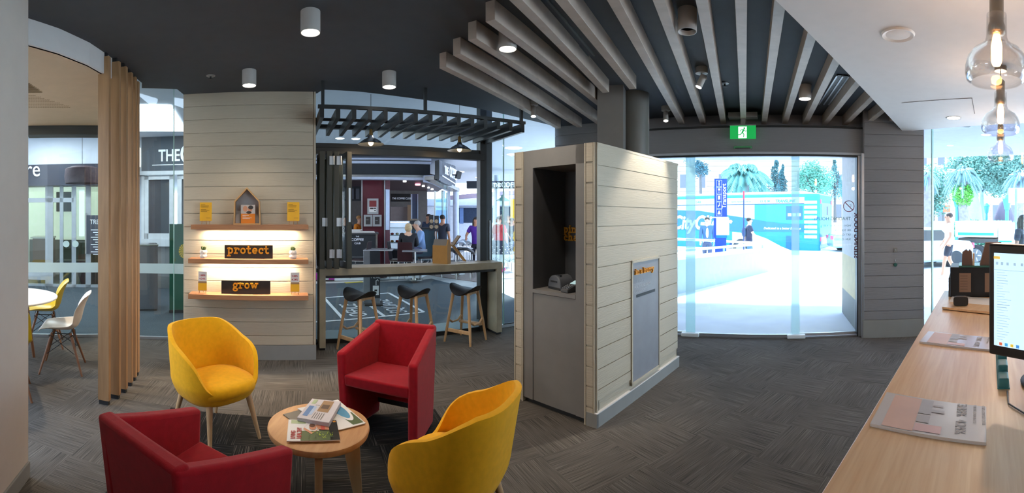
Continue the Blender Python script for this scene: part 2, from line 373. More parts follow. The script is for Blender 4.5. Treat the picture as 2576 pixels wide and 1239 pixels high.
# white fascia and the lower cream soffit at left
mb = MB(); n = 12
for a, b in zip(fas[:6], fas[1:6]): mb.prism([a, b, (b[0] - .04, b[1] + .01), (a[0] - .04, a[1] + .01)], 2.82, CZ + .3)
struct(mb.build('trim_1', m_white, smooth=40))
sf = [(p[0] - .02, p[1]) for p in fas[:6]] + [(-3.40, 2.86), (-4.42, 3.63), L1, L0, (-6.6, .8)]
struct(MB().prism(sf[::-1], 2.82, CZ + .3).build('ceiling_left', M('cream_soffit', '#cdb392', .7, var=.03)))
mb = MB()
for a_, b_ in ((L0, L1), (L1, (-4.42, 3.63))):
    n_ = Vector((b_[0] - a_[0], b_[1] - a_[1])).normalized(); n_ = Vector((-n_.y, n_.x)) * .25
    mb.prism([a_, b_, (b_[0] + n_.x, b_[1] + n_.y), (a_[0] + n_.x, a_[1] + n_.y)], 2.70, 2.9)
struct(mb.build('trim_3', M('dark_bulkhead', '#23262a', .6)))
l = bpy.data.lights.new('dining_light', 'AREA'); l.shape = 'DISK'; l.size = .16; l.energy = 42; l.color = (1, .86, .68); lo = bpy.data.objects.new('dining_light', l); C.objects.link(lo); lo.location = (-4.35, 1.75, 2.80)
# perforated acoustic slots in the soffit
mb = MB()
for (ax, ay, bx, by) in ((66, 210, 105, 232), (66, 240, 175, 270)):
    for r in range(9):
        for c in range(26):
            y = ay + (by - ay) * r / 8; x = ax + (bx - ax) * c / 25
            if (x - ax) / (bx - ax) > (r + 1) / 9 + .1: continue
            p = G(x, y, 2.82); mb.box(p.x - .012, p.x + .012, p.y - .004, p.y + .004, 2.8185, 2.8205)
tag(mb.build('ceiling_perforation', M('slot_brown', '#8c7450', .8)), 'rows of small perforated slots in the cream ceiling at left', 'ceiling vent', kind='stuff')
# white soffit over the counter
ws = [(-2.3, -.04), (1.312, 1.888), (4.6, 3.63), (4.93, 2.03), (5.7, -3.4), (-2.3, -3.4)]
struct(MB().prism(ws[::-1], 2.75, CZ + .3).build('ceiling_right', m_soff))
mb = MB()
for pa, pb in (((2268, 258), (2445, 246)), ((2445, 246), (2452, 285))):
    a, b = G(*pa, 2.75), G(*pb, 2.75); mb.beam((a.x, a.y, 2.7475), (b.x, b.y, 2.7475), .006, .003)
tag(mb.build('access_panel', M('panel_gap', '#6a6361', .8)), 'fine outline of an access hatch in the white soffit', 'access panel')
# arcade ceiling, with bright skylight, and outdoor awning
mc = [L0, L1, (-3.55, 3.12), tuple(B(-1.12, 4.63)[:2]), tuple(B(.5, 4.8)[:2]), K1, WC0, (1.4, 10), (1.9, 21.5), (-22, 30), (-26, 0), (-8, -2)]
sky = [G(300, 263, MZ), G(429, 263, MZ), G(466, 322, MZ), G(466, 327, MZ), G(300, 327, MZ)]
m_arc = M('arcade_ceiling', '#cdd2dc', .7, var=.02)
struct(MB().prism([(p[0], p[1]) for p in mc][::-1], MZ, MZ + .25).build('ceiling_arcade', m_arc))
so = MB().prism([(p.x, p.y) for p in sky], MZ - .03, MZ - .005).build('skylight', M('skylight_glow', '#ffffff', .5, em='#eaf4ff', es=6)); tag(so, 'bright skylight panel in the arcade ceiling above the bottle-green banner', 'skylight')
struct(MB().prism([WC0, D(-3.3, 5.95), (.2, 7.3), (2.2, 13.5), (8.0, 10.5), (9.6, 6.5), (10.5, -6), (5.75, -6), R2, R1, P2, P1, D(2, 6.16)][::-1] if False else
       [WC0, D(2, 6.16), P1, P2, R1, R2, (5.75, -6), (10.3, -6), (9.4, 3.2), (8.2, 7.2), (5.6, 9.4), (2.2, 10.9), (1.45, 10.0)], 3.02, 3.3).build('ceiling_awning', M('awning_soffit', '#8f94b8', .7, var=.03)))
# ---------------------------------------------------------------- walls
A1 = A0 + Au * 2.6; An = Vector((-.76, -.65))
q4 = [tuple(A0), tuple(A1), tuple(A1 + An * .25), tuple(A0 + An * .25)]
struct(MB().prism(q4, 0, CZ + .1).build('wall_left', m_warm))
a = A0 - An * .012 - Au * .004; b = A1 - An * .012
struct(MB().prism([tuple(a), tuple(b), tuple(b + An * .28), tuple(a + An * .28)][::-1], 0, .1).build('baseboard_left', m_skirt, bevel=.004))
struct(MB().box(-7.2, 6, -3.6, -3.4, 0, 3.4).build('wall_rear', m_white))
struct(MB().prism([(-7.2, -3.4), (-7.2, 1.0), (-7.4, 1.0), (-7.4, -3.4)][::-1], 0, 3.4).build('wall_side', m_white))
def boards(mb, x0, x1, z0, z1, y=0.0, pitch=.15, depth=.012, gap=.007):
    z = z1
    while z > z0 + .01:
        zb = max(z0, z - pitch + gap); mb.box(x0, x1, y - depth, y + .01, zb, z); z -= pitch
# shelf wall (boarded bay between the slats and the bar window)
S0 = B(-1.10, 4.85); SL = 1.50
mb = MB(); boards(mb, .01, SL - .03, .17, CZ, pitch=.1517)
mb.box(0, SL, .0, .95, .0, CZ); mb.box(SL - .022, SL, -.016, .0, .17, CZ); mb.mi = 1; mb.box(-.004, SL + .004, -.014, .3, 0, .165)
struct(mb.build('wall_back', [m_board, m_skirt], loc=S0, rz=TH, bevel=.0015, seg=1))
# boarded wall behind the column and over the doors
WD = math.atan2(dd.y, dd.x)
o0 = D(-3.23, 5.95)
mb = MB(); boards(mb, 0, 4.9, 2.5, CZ, pitch=.15); boards(mb, 0, 1.35, 0, 2.5, pitch=.15); mb.box(0, 4.9, 0, .16, 2.5, CZ); mb.box(0, 1.35, 0, .16, 0, 2.5)
struct(mb.build('wall_street', m_boardg, loc=(o0[0], o0[1], 0), rz=WD, bevel=.0015, seg=1))
# header box above the sliding doors
h0 = D(-1.9, 5.69); hl = (Vector(P1) - Vector(h0)).length
mb = MB(); mb.box(0, hl + .06, 0, .22, 2.455, 2.775); mb.mi = 1; mb.box(0, hl + .06, -.004, .05, 2.775, 2.80)  # black top strip stands in for the shadow gap over the header
mb.mi = 2; mb.box(0, hl + .06, -.012, .12, 2.425, 2.455); mb.mi = 1; mb.box(0, hl + .04, .01, .1, 2.40, 2.425)
struct(mb.build('wall_header', [m_boardg, m_black, M('pale_trim', '#b9bcc2', .5)], loc=(h0[0], h0[1], 0), rz=WD, bevel=.002, seg=1))
# right boarded pier
pw = (Vector(P2) - Vector(P1)).length
mb = MB(); boards(mb, .015, pw, .24, 3.0, pitch=.156); mb.box(0, pw, 0, .5, 0, 3.1); mb.mi = 1; mb.box(.0, pw + .0, -.02, .3, 0, .235); mb.mi = 2; mb.box(-.02, .015, -.016, .3, 0, 2.44)
struct(mb.build('wall_right', [m_boardg, m_skirt, m_alu], loc=(P1[0], P1[1], 0), rz=ang(P1, P2), bevel=.0015, seg=1))
# ---------------------------------------------------------------- glazing
def pane(name, p0, p1, z0, z1, mat=m_glass, th=.012):
    L_ = (Vector(p1[:2]) - Vector(p0[:2])).length
    return MB().box(0, L_, -th / 2, th / 2, z0, z1).build(name, mat, loc=(p0[0], p0[1], 0), rz=ang(p0, p1))
wi = 1
for (p0, p1, z0, z1) in ((L0, L1, 0.02, 2.82), (L1, L2, 0.02, MZ), (L2, K0, .02, MZ)):
    o = struct(pane('window_%d' % wi, p0, p1, z0, z1)); wi += 1
    L_ = (Vector(p1) - Vector(p0)).length
    MB().box(0, L_, -.009, -.006, .86, .99).build('manifestation_band', m_frost, o)
    MB().box(0, L_, -.02, .02, 0, .035).build('floor_channel', m_alu, o)
    MB().box(-.004, .004, -.012, .012, 0, z1).build('pane_joint', M('glass_edge', '#9fc4bd', .2), o)
def Bp(s): return B(s, GT)[:2]
# bar window: fixed lower panes, transom, upper panes, posts
o = struct(pane('window_%d' % wi, Bp(.46), Bp(2.70), .04, .93)); wi += 1
mb = MB(); mb.box(0, 2.24, -.03, .03, 0, .055); mb.box(0, 2.24, -.03, .03, .90, .95); mb.build('frame_rail', m_frame, o)
MB().box(0, 2.24, -.014, -.008, .02, .16).build('manifestation_band', frost('frost_pale', (.75, .83, .85), .3), o)
o = struct(pane('window_%d' % wi, Bp(.40), Bp(2.70), 2.5, MZ)); wi += 1
mb = MB(); mb.box(0, 2.36, -.07, .05, 2.39, 2.475); mb.box(0, 2.36, -.045, .05, 2.475, 2.53)
mb.build('transom', m_frame, o, bevel=.004)
MB().box(2.30, 2.40, -.06, .06, 0, MZ).build('post', m_frame, o, bevel=.003); MB().box(2.405, 2.50, -.035, .07, 0, MZ).build('post', M('post_grey', '#4b5054', .4, metal=.3), o, bevel=.003)
MB().box(2.452, 2.466, -.05, -.034, .98, 1.55).build('latch_rail', m_alu, o); MB().box(.0, .05, -.06, .02, 0, 2.4).build('post', m_frame, o)
o = struct(pane('window_%d' % wi, Bp(2.90), K1, .02, MZ)); wi += 1
MB().box(0, .5, -.03, .03, 0, .04).build('floor_channel', m_alu, o)
o = struct(pane('window_%d' % wi, K1, WC0, .02, MZ)); wi += 1
MB().box(.0, .012, -.012, .012, 0, MZ).build('pane_joint', MATS['glass_edge'], o)
MB().box(0, 1.0, -.03, .03, 0, .04).build('floor_channel', m_alu, o)
# right window beside the pier
o = struct(pane('window_%d' % wi, P2, R1, .02, 3.02)); wi += 1
MB().box(.12, .135, -.02, .02, 0, 3).build('pane_joint', MATS['glass_edge'], o); MB().box(0, 1.37, -.02, .02, 0, .04).build('floor_channel', m_alu, o)
o = struct(pane('window_%d' % wi, R1, R2, .02, 3.02)); wi += 1
# street sliding doors
dp = h0; dl = hl
def door(i, x0, x1, yo, es):
    o = MB().box(x0, x1, yo - .006, yo + .006, .03, 2.41).build('door_%d' % i, m_glass, loc=(dp[0], dp[1], 0), rz=WD); struct(o)
    for e, wd in es: MB().box(e, e + wd, yo - .016, yo + .016, .03, 2.41).build('door_stile', m_teal_edge, o)
    MB().box(x0, x1, yo - .014, yo + .014, .015, .045).build('door_rail', m_alu, o)
    return o
s1, _ = hit(1722, dp, P1); s2, _ = hit(1745, dp, P1); s3, _ = hit(1990, dp, P1); s4, _ = hit(2014, dp, P1)
door(1, 0, s2, .09, [(s1, s2 - s1)]); door(2, s1, s4, .05, [(s3 + .01, s4 - s3 - .02)]); d3 = door(3, s3, dl - .03, .10, [])
mb = MB(); mb.box(0, dl, .02, .14, 0, .02); o = struct(mb.build('door_track', m_alu, loc=(dp[0], dp[1], 0), rz=WD))
for s_ in (s1 + .05, s3 + .05): MB().box(s_ - .1, s_ + .14, -.02, .05, .0, .05).build('floor_guide', M('guide_white', '#dfe6ea', .4), o, bevel=.01)
mb = MB(); mb.box(dl - .05, dl, 0, .14, 0, 2.42); mb.mi = 1; mb.box(dl - .065, dl - .05, .0, .12, 0, 2.42); struct(mb.build('door_jamb', [m_alu, m_black], loc=(dp[0], dp[1], 0), rz=WD))
# ================================================================ tub chairs
def yellow_chair(name, label, loc, faz):
    t = thing(name, label, 'chair', loc, -faz, 'yellow tub chairs on oak legs')
    # local: +y is the way the sitter faces
    def rim(u):      # u: 0 front centre .. .5 back .. 1 front centre
        k = abs(u - .5) * 2       # 0 back, 1 front
        pts = [(0, .775), (.24, .77), (.32, .745), (.60, .60), (.66, .56), (.78, .43), (.86, .385), (1, .375)]
        for (a, za), (b, zb) in zip(pts, pts[1:]):
            if k <= b:
                q = (k - a) / (b - a); q = q * q * (3 - 2 * q) * .2 + q * .8; return za + (zb - za) * q
        return pts[-1][1]
    def shell(u, v):
        a = PI / 2 + 2 * PI * u; ex = 2 / 2.7
        cx = abs(cos(a)) ** ex * (1 if cos(a) >= 0 else -1); cy = abs(sin(a)) ** ex * (1 if sin(a) >= 0 else -1)
        zr = rim(u); z = .30 + (zr - .30) * v; h = (z - .30) / .5
        k = .80 + .20 * min(1, h / .22) ** .6 + .035 * max(0, h - .2)
        lean = -.085 * max(0, h) if cy < 0 else -.02 * h
        return (cx * .305 * k, cy * .275 * k + lean * (abs(cy)), z)
    m = MB(); nu, nv = 64, 14
    V = [[m.v(shell(i / nu, j / nv)) for j in range(nv + 1)] for i in range(nu)]
    for i in range(nu):
        A, Bq = V[i], V[(i + 1) % nu]
        for j in range(nv): m.f([A[j], Bq[j], Bq[j + 1], A[j + 1]])
    m.f([V[i][0] for i in range(nu)][::-1])
    o = m.build('shell', m_yf, t, smooth=180, solid=.032, so=-1); md = o.modifiers.new('bv', 'BEVEL'); md.width = .01; md.segments = 3; md.angle_limit = .9; md.limit_method = 'ANGLE'
    def cush(k, z):
        r = []
        for i in range(48):
            a = 2 * PI * i / 48; ex = 2 / 2.9
            cx = abs(cos(a)) ** ex * (1 if cos(a) >= 0 else -1); cy = abs(sin(a)) ** ex * (1 if sin(a) >= 0 else -1)
            r.append((cx * .255 * k, .012 + cy * (.262 if cy > 0 else .215) * k, z + .012 * (cy if cy > 0 else 0) * 0))
        return r
    m = MB(); m.loft([cush(.9, .345), cush(1.0, .36), cush(1.02, .385), cush(1.0, .415), cush(.93, .432), cush(.75, .44), cush(.3, .443)])
    m.build('seat_cushion', m_yf, t, smooth=60)
    for sx_, sy_ in ((1, 1), (-1, 1), (1, -1), (-1, -1)):
        MB().cyl((sx_ * (.215 if sy_ > 0 else .2), sy_ * .265 - .01, 0), (sx_ * .165, sy_ * .17, .335), .012, .025, 16).build('leg', m_leg, t, smooth=50)
    return t
def red_chair(name, label, loc, faz):
    t = thing(name, label, 'chair', loc, -faz, 'red square tub chairs with panel sides')
    wf, wb, yf, yb, th = .31, .262, .255, -.245, .07
    zf, zb = .60, .745
    # side panels: trapezoid, running to the floor
    for s_ in (-1, 1):
        def sd(y0, z0, off): 
            k = (y0 - yb) / (yf - yb); x = wb + (wf - wb) * k; return (s_ * (x - off), y0, z0)
        out = [sd(yb + .035, .015, 0), sd(yf - .035, .015, 0), sd(yf, zf, -.012), sd(yb - .05, zb, -.008)]
        inn = [sd(yb + .035, .015, th), sd(yf - .035, .015, th), sd(yf, zf, th - .012), sd(yb - .05, zb, th - .008)]
        MB().hexa(out, inn).build('side_panel', m_red, t, smooth=50, bevel=.02, seg=4)
    m = MB(); a = [(-wb + .02, yb + .03, .15), (wb - .02, yb + .03, .15), (wb - .02, yb + .03 + th, .15), (-wb + .02, yb + .03 + th, .15)]
    b = [(-wb - .0, yb - .052, zb), (wb + .0, yb - .052, zb), (wb + .0, yb - .052 + th, zb), (-wb - .0, yb - .052 + th, zb)]
    m.hexa(a, b); m.build('backrest', m_red, t, smooth=50, bevel=.02, seg=4)
    MB().hexa([(-wb + .045, yb + .05, .345), (wb - .045, yb + .05, .345), (wf - .05, yf - .02, .36), (-wf + .05, yf - .02, .36)],
              [(-wb + .045, yb + .05, .425), (wb - .045, yb + .05, .425), (wf - .05, yf - .008, .445), (-wf + .05, yf - .008, .445)]).build('seat', m_red, t, smooth=50, bevel=.016, seg=4)
    MB().box(-wb + .08, wb - .08, yb + .1, yf - .2, .29, .35).build('seat_base', m_black, t)
    MB().box(-wb + .05, wb - .05, yb + .04, yb + .06, .10, .36).build('under_panel', m_black, t)
    for s_ in (-1, 1):
        for y in (-.17, .17): MB().cyl((s_ * (wb - .012 + .01 * (y > 0)), y, 0), (s_ * (wb - .012 + .01 * (y > 0)), y, .02), .016).build('glide', m_black, t)
    return t
yc = yellow_chair('tub_chair', 'yellow tub chair at the far side of the coffee table, back towards the timber slats', (-2.02, 2.47, .006), math.radians(106))
yc2 = dup(yc, (-.30, 2.06, .006), math.radians(70), 'yellow tub chair seen from behind, nearest the grey service kiosk')
yc2.scale = (1, .92, 1)
rc = red_chair('square_tub_chair', 'red square tub chair facing the camera, in front of the bar stools', (-.90, 3.12, .006), math.radians(190))
rc2 = dup(rc, (-1.243, 1.382, .006), math.radians(-5.5), 'red square tub chair seen from behind, nearest the camera at left')
rc2.scale = (1, 1.12, 1)
# ================================================================ coffee table and papers
tl = Vector((-1.037, 2.165, .006))
t = thing('coffee_table', 'round oak coffee table with four splayed legs, strewn with papers', 'table', tl, .15)
MB().lathe([(.0, .405), (.262, .405), (.278, .412), (.283, .43), (.280, .441), (.274, .445), (0, .445)], 72, cap=False).build('tabletop', m_top, t, smooth=40)
for k in range(4):
    a = k * PI / 2 - 1.27
    u = Vector((cos(a), sin(a), 0)); w_ = Vector((-sin(a), cos(a), 0))
    q = lambda r, z, s_: u * r + w_ * s_ * .02 + Vector((0, 0, z))
    MB().hexa([q(.205, 0, -1), q(.245, 0, -1), q(.245, 0, 1), q(.205, 0, 1)], [q(.12, .405, -1), q(.225, .405, -1), q(.225, .405, 1), q(.12, .405, 1)]).build('leg', m_leg, t, bevel=.004)
TZ = .4515
def flat(name, px, z, th, mat, label, cat, group=None):
    """thin printed item with corners read at the given height"""
    p = [G(x, y, z + th) for x, y in px]
    c = sum(p, Vector()) / len(p); m = MB()
    m.hexa([(v.x - c.x, v.y - c.y, 0) for v in p], [(v.x - c.x, v.y - c.y, th) for v in p])
    o = m.build(name, mat, loc=(c.x, c.y, z)); tag(o, label, cat, group); return o, [Vector((v.x - c.x, v.y - c.y, th)) for v in p]
def patch(o, cs, u0, u1, v0, v1, mat, name='printed_area', dz=.0006, lab=None):
    """printed block on an item, in its own corner coordinates (0..1)"""
    def at(u, v): return (cs[0] * (1 - u) + cs[1] * u) * (1 - v) + (cs[3] * (1 - u) + cs[2] * u) * v + Vector((0, 0, dz))
    a = [at(u0, v0), at(u1, v0), at(u1, v1), at(u0, v1)]
    r = MB().poly(a).build(name, mat, o)
    if lab: r['label'] = lab
    return r
def shape(o, cs, pts, mat, name='picture', dz=.002):
    at = lambda u, v: (cs[0] * (1 - u) + cs[1] * u) * (1 - v) + (cs[3] * (1 - u) + cs[2] * u) * v + Vector((0, 0, dz))
    return MB().poly([at(*p) for p in pts]).build(name, mat, o)
def oval(u, v, a, b, k0=0, k1=2 * PI, n=20): return [(u + a * cos(k0 + (k1 - k0) * i / n), v + b * sin(k0 + (k1 - k0) * i / n)) for i in range(n)]
def limb(pts, w_): return [(u + w_ * .4, v + w_) for u, v in pts] + [(u - w_ * .4, v - w_) for u, v in pts[::-1]]
# magazines: living healthy, two leaning issues, folded newspaper
o, cs = flat('magazine', [(712, 1041), (752, 1030), (792, 1063), (760, 1075)], TZ, .004, M('mag_dark', '#4a4944', .4), 'dark covered magazine poking out left of the folded newspaper', 'magazine')
o, cs = flat('magazine', [(748, 1026), (850, 1004), (920, 1063), (845, 1082)], TZ + .0045, .004, m_paper, 'magazine with a blue pool picture, under the right side of the newspaper', 'magazine')
patch(o, cs, .62, .97, .55, .96, M('leaf_green', '#4f5f34', .5)); shape(o, cs, oval(.74, .42, .2, .40), m_paper, dz=.0016); shape(o, cs, oval(.74, .40, .15, .33), M('pool_blue', '#5f9fc0', .4), dz=.0022); patch(o, cs, .40, .8, .12, .5, M('print_grey', '#6c6a66', .5)); patch(o, cs, .46, .66, .2, .42, m_paper, dz=.001)
o, cs = flat('magazine', [(721, 1108), (856, 1105), (846, 1056), (726, 1054)], TZ + .009, .005, m_paper, 'glossy LIVING HEALTHY magazine at the near edge of the coffee table', 'magazine')
patch(o, cs, .62, 1, 0, 1, M('mag_black', '#22211e', .3)); patch(o, cs, .26, .82, .0, .45, M('leaf_green', '#4f5f34', .4), dz=.001)
m_skt = M('skin_tone', '#c98a68', .5); patch(o, cs, .06, .36, .80, .98, M('leaf_pale', '#a9b68c', .5), dz=.0006, name='picture')
shape(o, cs, oval(.50, .62, .07, .13), m_skt, dz=.0022); shape(o, cs, oval(.49, .70, .06, .09), M('hair_brown', '#6b4630', .5), dz=.0024); shape(o, cs, [(.56, .72), (.82, .74), (.82, .48), (.60, .52)], m_skt, dz=.0018); shape(o, cs, [(.66, .74), (.74, .75), (.74, .48), (.66, .49)], M('top_coral', '#c2513f', .5), dz=.0023)
shape(o, cs, limb([(.62, .54), (.48, .32), (.32, .56)], .035), m_skt, dz=.0020); shape(o, cs, limb([(.62, .74), (.46, .90), (.32, .60)], .03), m_skt, dz=.0020)
rg = random.Random(2)
for i in range(26):
    u, v = rg.uniform(.38, .88), rg.uniform(.04, .34); a = rg.uniform(.6, 2.4); L_ = rg.uniform(.08, .16); shape(o, cs, [(u, v), (u + .02, v + .01), (u + L_ * cos(a) * .7, min(.4, v + L_ * sin(a)))], M(('leaf_lime', 'leaf_dark')[i % 2], ('#9fb52c', '#35491f')[i % 2], .4), 'leaf_shape', dz=.0022 + .0001 * i)
d_ = (cs[3] - cs[0]); aa = math.atan2(d_.y, d_.x); mr = M('mag_red', '#b02a25', .5)
text('LIVING', .034, mr, o, cs[0] + (cs[1] - cs[0]) * .155 + d_ * .08 + Vector((0, 0, .002)), (0, 0, aa), ext=.0003, bold=.0008, sx=.8)
text('HEALTHY', .034, mr, o, cs[0] + (cs[1] - cs[0]) * .27 + d_ * .08 + Vector((0, 0, .002)), (0, 0, aa), ext=.0003, bold=.0008, sx=.8)
e_ = cs[0] + (cs[1] - cs[0]) * .93 + d_ * .83 + Vector((0, 0, .0022)); s_ = .011
MB().poly([e_ + Vector((s_, 0, 0)), e_ + Vector((0, s_, 0)), e_ - Vector((s_, 0, 0)), e_ - Vector((0, s_, 0))]).build('diamond_mark', m_or, o)
# folded newspaper
p = [G(x, y, TZ + .03) for x, y in ((748, 1050), (786, 1003), (858, 1012), (828, 1066))]
c = sum(p, Vector()) / 4; p = [v - c for v in p]
m_news = M('newsprint', '#cfc6c6', .8, var=.04)
m = MB(); 
for k, (z0, z1, sh) in enumerate(((0, .007, .004), (.008, .014, .0), (.015, .021, .002))):
    m.hexa([(v.x * (1 + sh), v.y * (1 + sh) - .0015 * k, z0) for v in p], [(v.x * (1 + sh), v.y * (1 + sh) - .0015 * k, z1 + (.004 if i in (2, 3) else 0)) for i, v in enumerate(p)])
o = m.build('newspaper', m_news, loc=(c.x, c.y, TZ + .0142), smooth=30, bevel=.002); tag(o, 'folded newspaper lying on top of the magazines on the coffee table', 'newspaper')
cs = [Vector((v.x, v.y - .003, .0212 + (.004 if i in (2, 3) else 0))) for i, v in enumerate(p)]
patch(o, cs, .12, .62, .10, .26, M('masthead_blue', '#5d7fae', .6), 'masthead'); patch(o, cs, .20, .62, .26, .36, M('masthead_pale', '#a9bbd4', .6), 'masthead', dz=.0006)
patch(o, cs, .40, .95, .44, .80, M('photo_tan', '#9d7a55', .6), 'photograph'); patch(o, cs, .55, .75, .5, .74, M('photo_brown', '#5c4634', .6), 'photograph', dz=.001)
patch(o, cs, .72, .96, .10, .24, M('leaf_pale', '#a9b68c', .5), 'photograph')
for r in range(5): patch(o, cs, .06, .34, .42 + r * .07, .445 + r * .07, M('print_grey', '#6c6a66', .6), 'text_line')
for r in range(4): patch(o, cs, .66, .70, .28 + r * .04, .30 + r * .04, MATS['print_grey'], 'text_line')
d_ = (cs[1] - cs[0]); text('NEWS', .034, m_paper, o, cs[0] * .86 + cs[3] * .14 + d_ * .15 + Vector((0, 0, .0012)) + (cs[3] - cs[0]) * .1, (0, 0, math.atan2(d_.y, d_.x)), 'masthead', .0002, sx=.9) if False else None
# ================================================================ timber slats
ps = []
for k, (x, y, dx) in enumerate(((264, 1015, 0), (290, 1000, 0), (308, 985, 0), (322, 968, 0), (332, 955, 0), (339, 942, 0))):
    ps.append(G(x, y))
nm = ['first and nearest', 'second', 'third', 'fourth', 'fifth', 'sixth and farthest']
sa = math.atan2(ps[5].y - ps[0].y, ps[5].x - ps[0].x)
for k, p in enumerate(ps):
    t = thing('timber_slat', nm[k] + ' upright oak slat of the screen, counted from the camera', 'slat', (p.x, p.y, 0), sa - PI / 2, 'upright oak slats of the screen')
    MB().box(-.056, .046, -.022, .022, .035, 2.965).build('batten', m_tim, t, bevel=.002); MB().box(-.048, .038, -.018, .018, 0, .035).build('foot', m_black, t)
    MB().box(-.03, .02, -.015, .015, 2.965, CZ).build('top_pin', m_black, t)
# ================================================================ dining corner behind the left wall
def shell_chair(name, label, mat, loc, faz):
    t = thing(name, label, 'chair', loc, -faz, 'moulded shell chairs at the round white table')
    prof = [(.23, .425), (.20, .445), (.10, .44), (0, .428), (-.10, .43), (-.17, .465), (-.205, .53), (-.225, .62), (-.25, .70), (-.285, .775), (-.31, .81)]
    def fn(u, v):
        f = v * (len(prof) - 1); i = min(int(f), len(prof) - 2); q = f - i
        y = prof[i][0] * (1 - q) + prof[i + 1][0] * q; z = prof[i][1] * (1 - q) + prof[i + 1][1] * q
        wd = .23 * (1 - .10 * abs(v - .35) * 2) * (1 - max(0, v - .8) ** 2 * 6) * (1 - max(0, .12 - v) ** 2 * 12); e = (u - .5) * 2
        lift = .07 * abs(e) ** 2.4 * sin(PI * min(1, v / .8)) ** 1.3
        fw = .075 * abs(e) ** 2.4 * (max(0, sin(PI * (v - .4) / .62)) if v > .4 else 0)
        return (e * wd, y + fw, z + lift)
    MB().grid(fn, 16, 28).build('seat_shell', mat, t, smooth=180, solid=.008, so=0, sub=1)
    for s_ in (-1, 1):
        for y0, y1 in ((.21, .09), (-.23, -.10)):
            MB().cyl((s_ * .215, y0, 0), (s_ * .10, y1, .40), .010, .016, 12).build('leg', M('walnut_leg', '#7a5238', .5), t, smooth=50)
    m = MB()
    for y0, y1 in ((.13, -.14), (-.14, .13)):
        for s_ in (-1, 1): m.cyl((s_ * .155, y0 * 1.05, .2), (s_ * .12, y1 * .9, .385), .004, n=6)
    for y0 in (.15, -.16):
        for s_ in (-1, 1): m.cyl((s_ * .16, y0, .19), (-s_ * .12, y0 * .8, .385), .004, n=6)
    m.cyl((.11, .1, .395), (.11, -.1, .395), .006, n=6); m.cyl((-.11, .1, .395), (-.11, -.1, .395), .006, n=6); m.cyl((.11, .1, .395), (-.11, .1, .395), .006, n=6); m.cyl((.11, -.1, .395), (-.11, -.1, .395), .006, n=6)
    m.build('wire_brace', m_black, t, smooth=60); return t
def gd(x, d): a = az(x); return Vector((d * sin(a), d * cos(a), 0))
wc = shell_chair('shell_chair', 'white moulded shell chair with crossed wire braces, nearest the timber slats', M('white_plastic', '#d9d0c4', .35), gd(156, 4.58), math.radians(-142))
yc3 = shell_chair('shell_chair', 'yellow moulded shell chair partly behind the round white table', M('yellow_plastic', '#cfae12', .35), gd(112, 5.45), math.radians(-150))
yc4 = shell_chair('shell_chair', 'second yellow shell chair, only a front corner peeping past the left wall', MATS['yellow_plastic'], gd(18, 3.95), math.radians(-66))
t = thing('dining_table', 'round white table cut off by the left wall, on splayed timber legs', 'table', gd(18, 4.75), 0)
MB().lathe([(0, .715), (.53, .715), (.55, .725), (.553, .735), (.548, .74), (0, .74)], 64, cap=False).build('tabletop', M('white_laminate', '#e6dfd6', .35), t, smooth=40)
for k in range(4):
    a = k * PI / 2 + .15
    MB().cyl((cos(a) * .36, sin(a) * .36, 0), (cos(a) * .24, sin(a) * .24, .715), .016, .026, 12).build('leg', MATS['walnut_leg'], t, smooth=50)
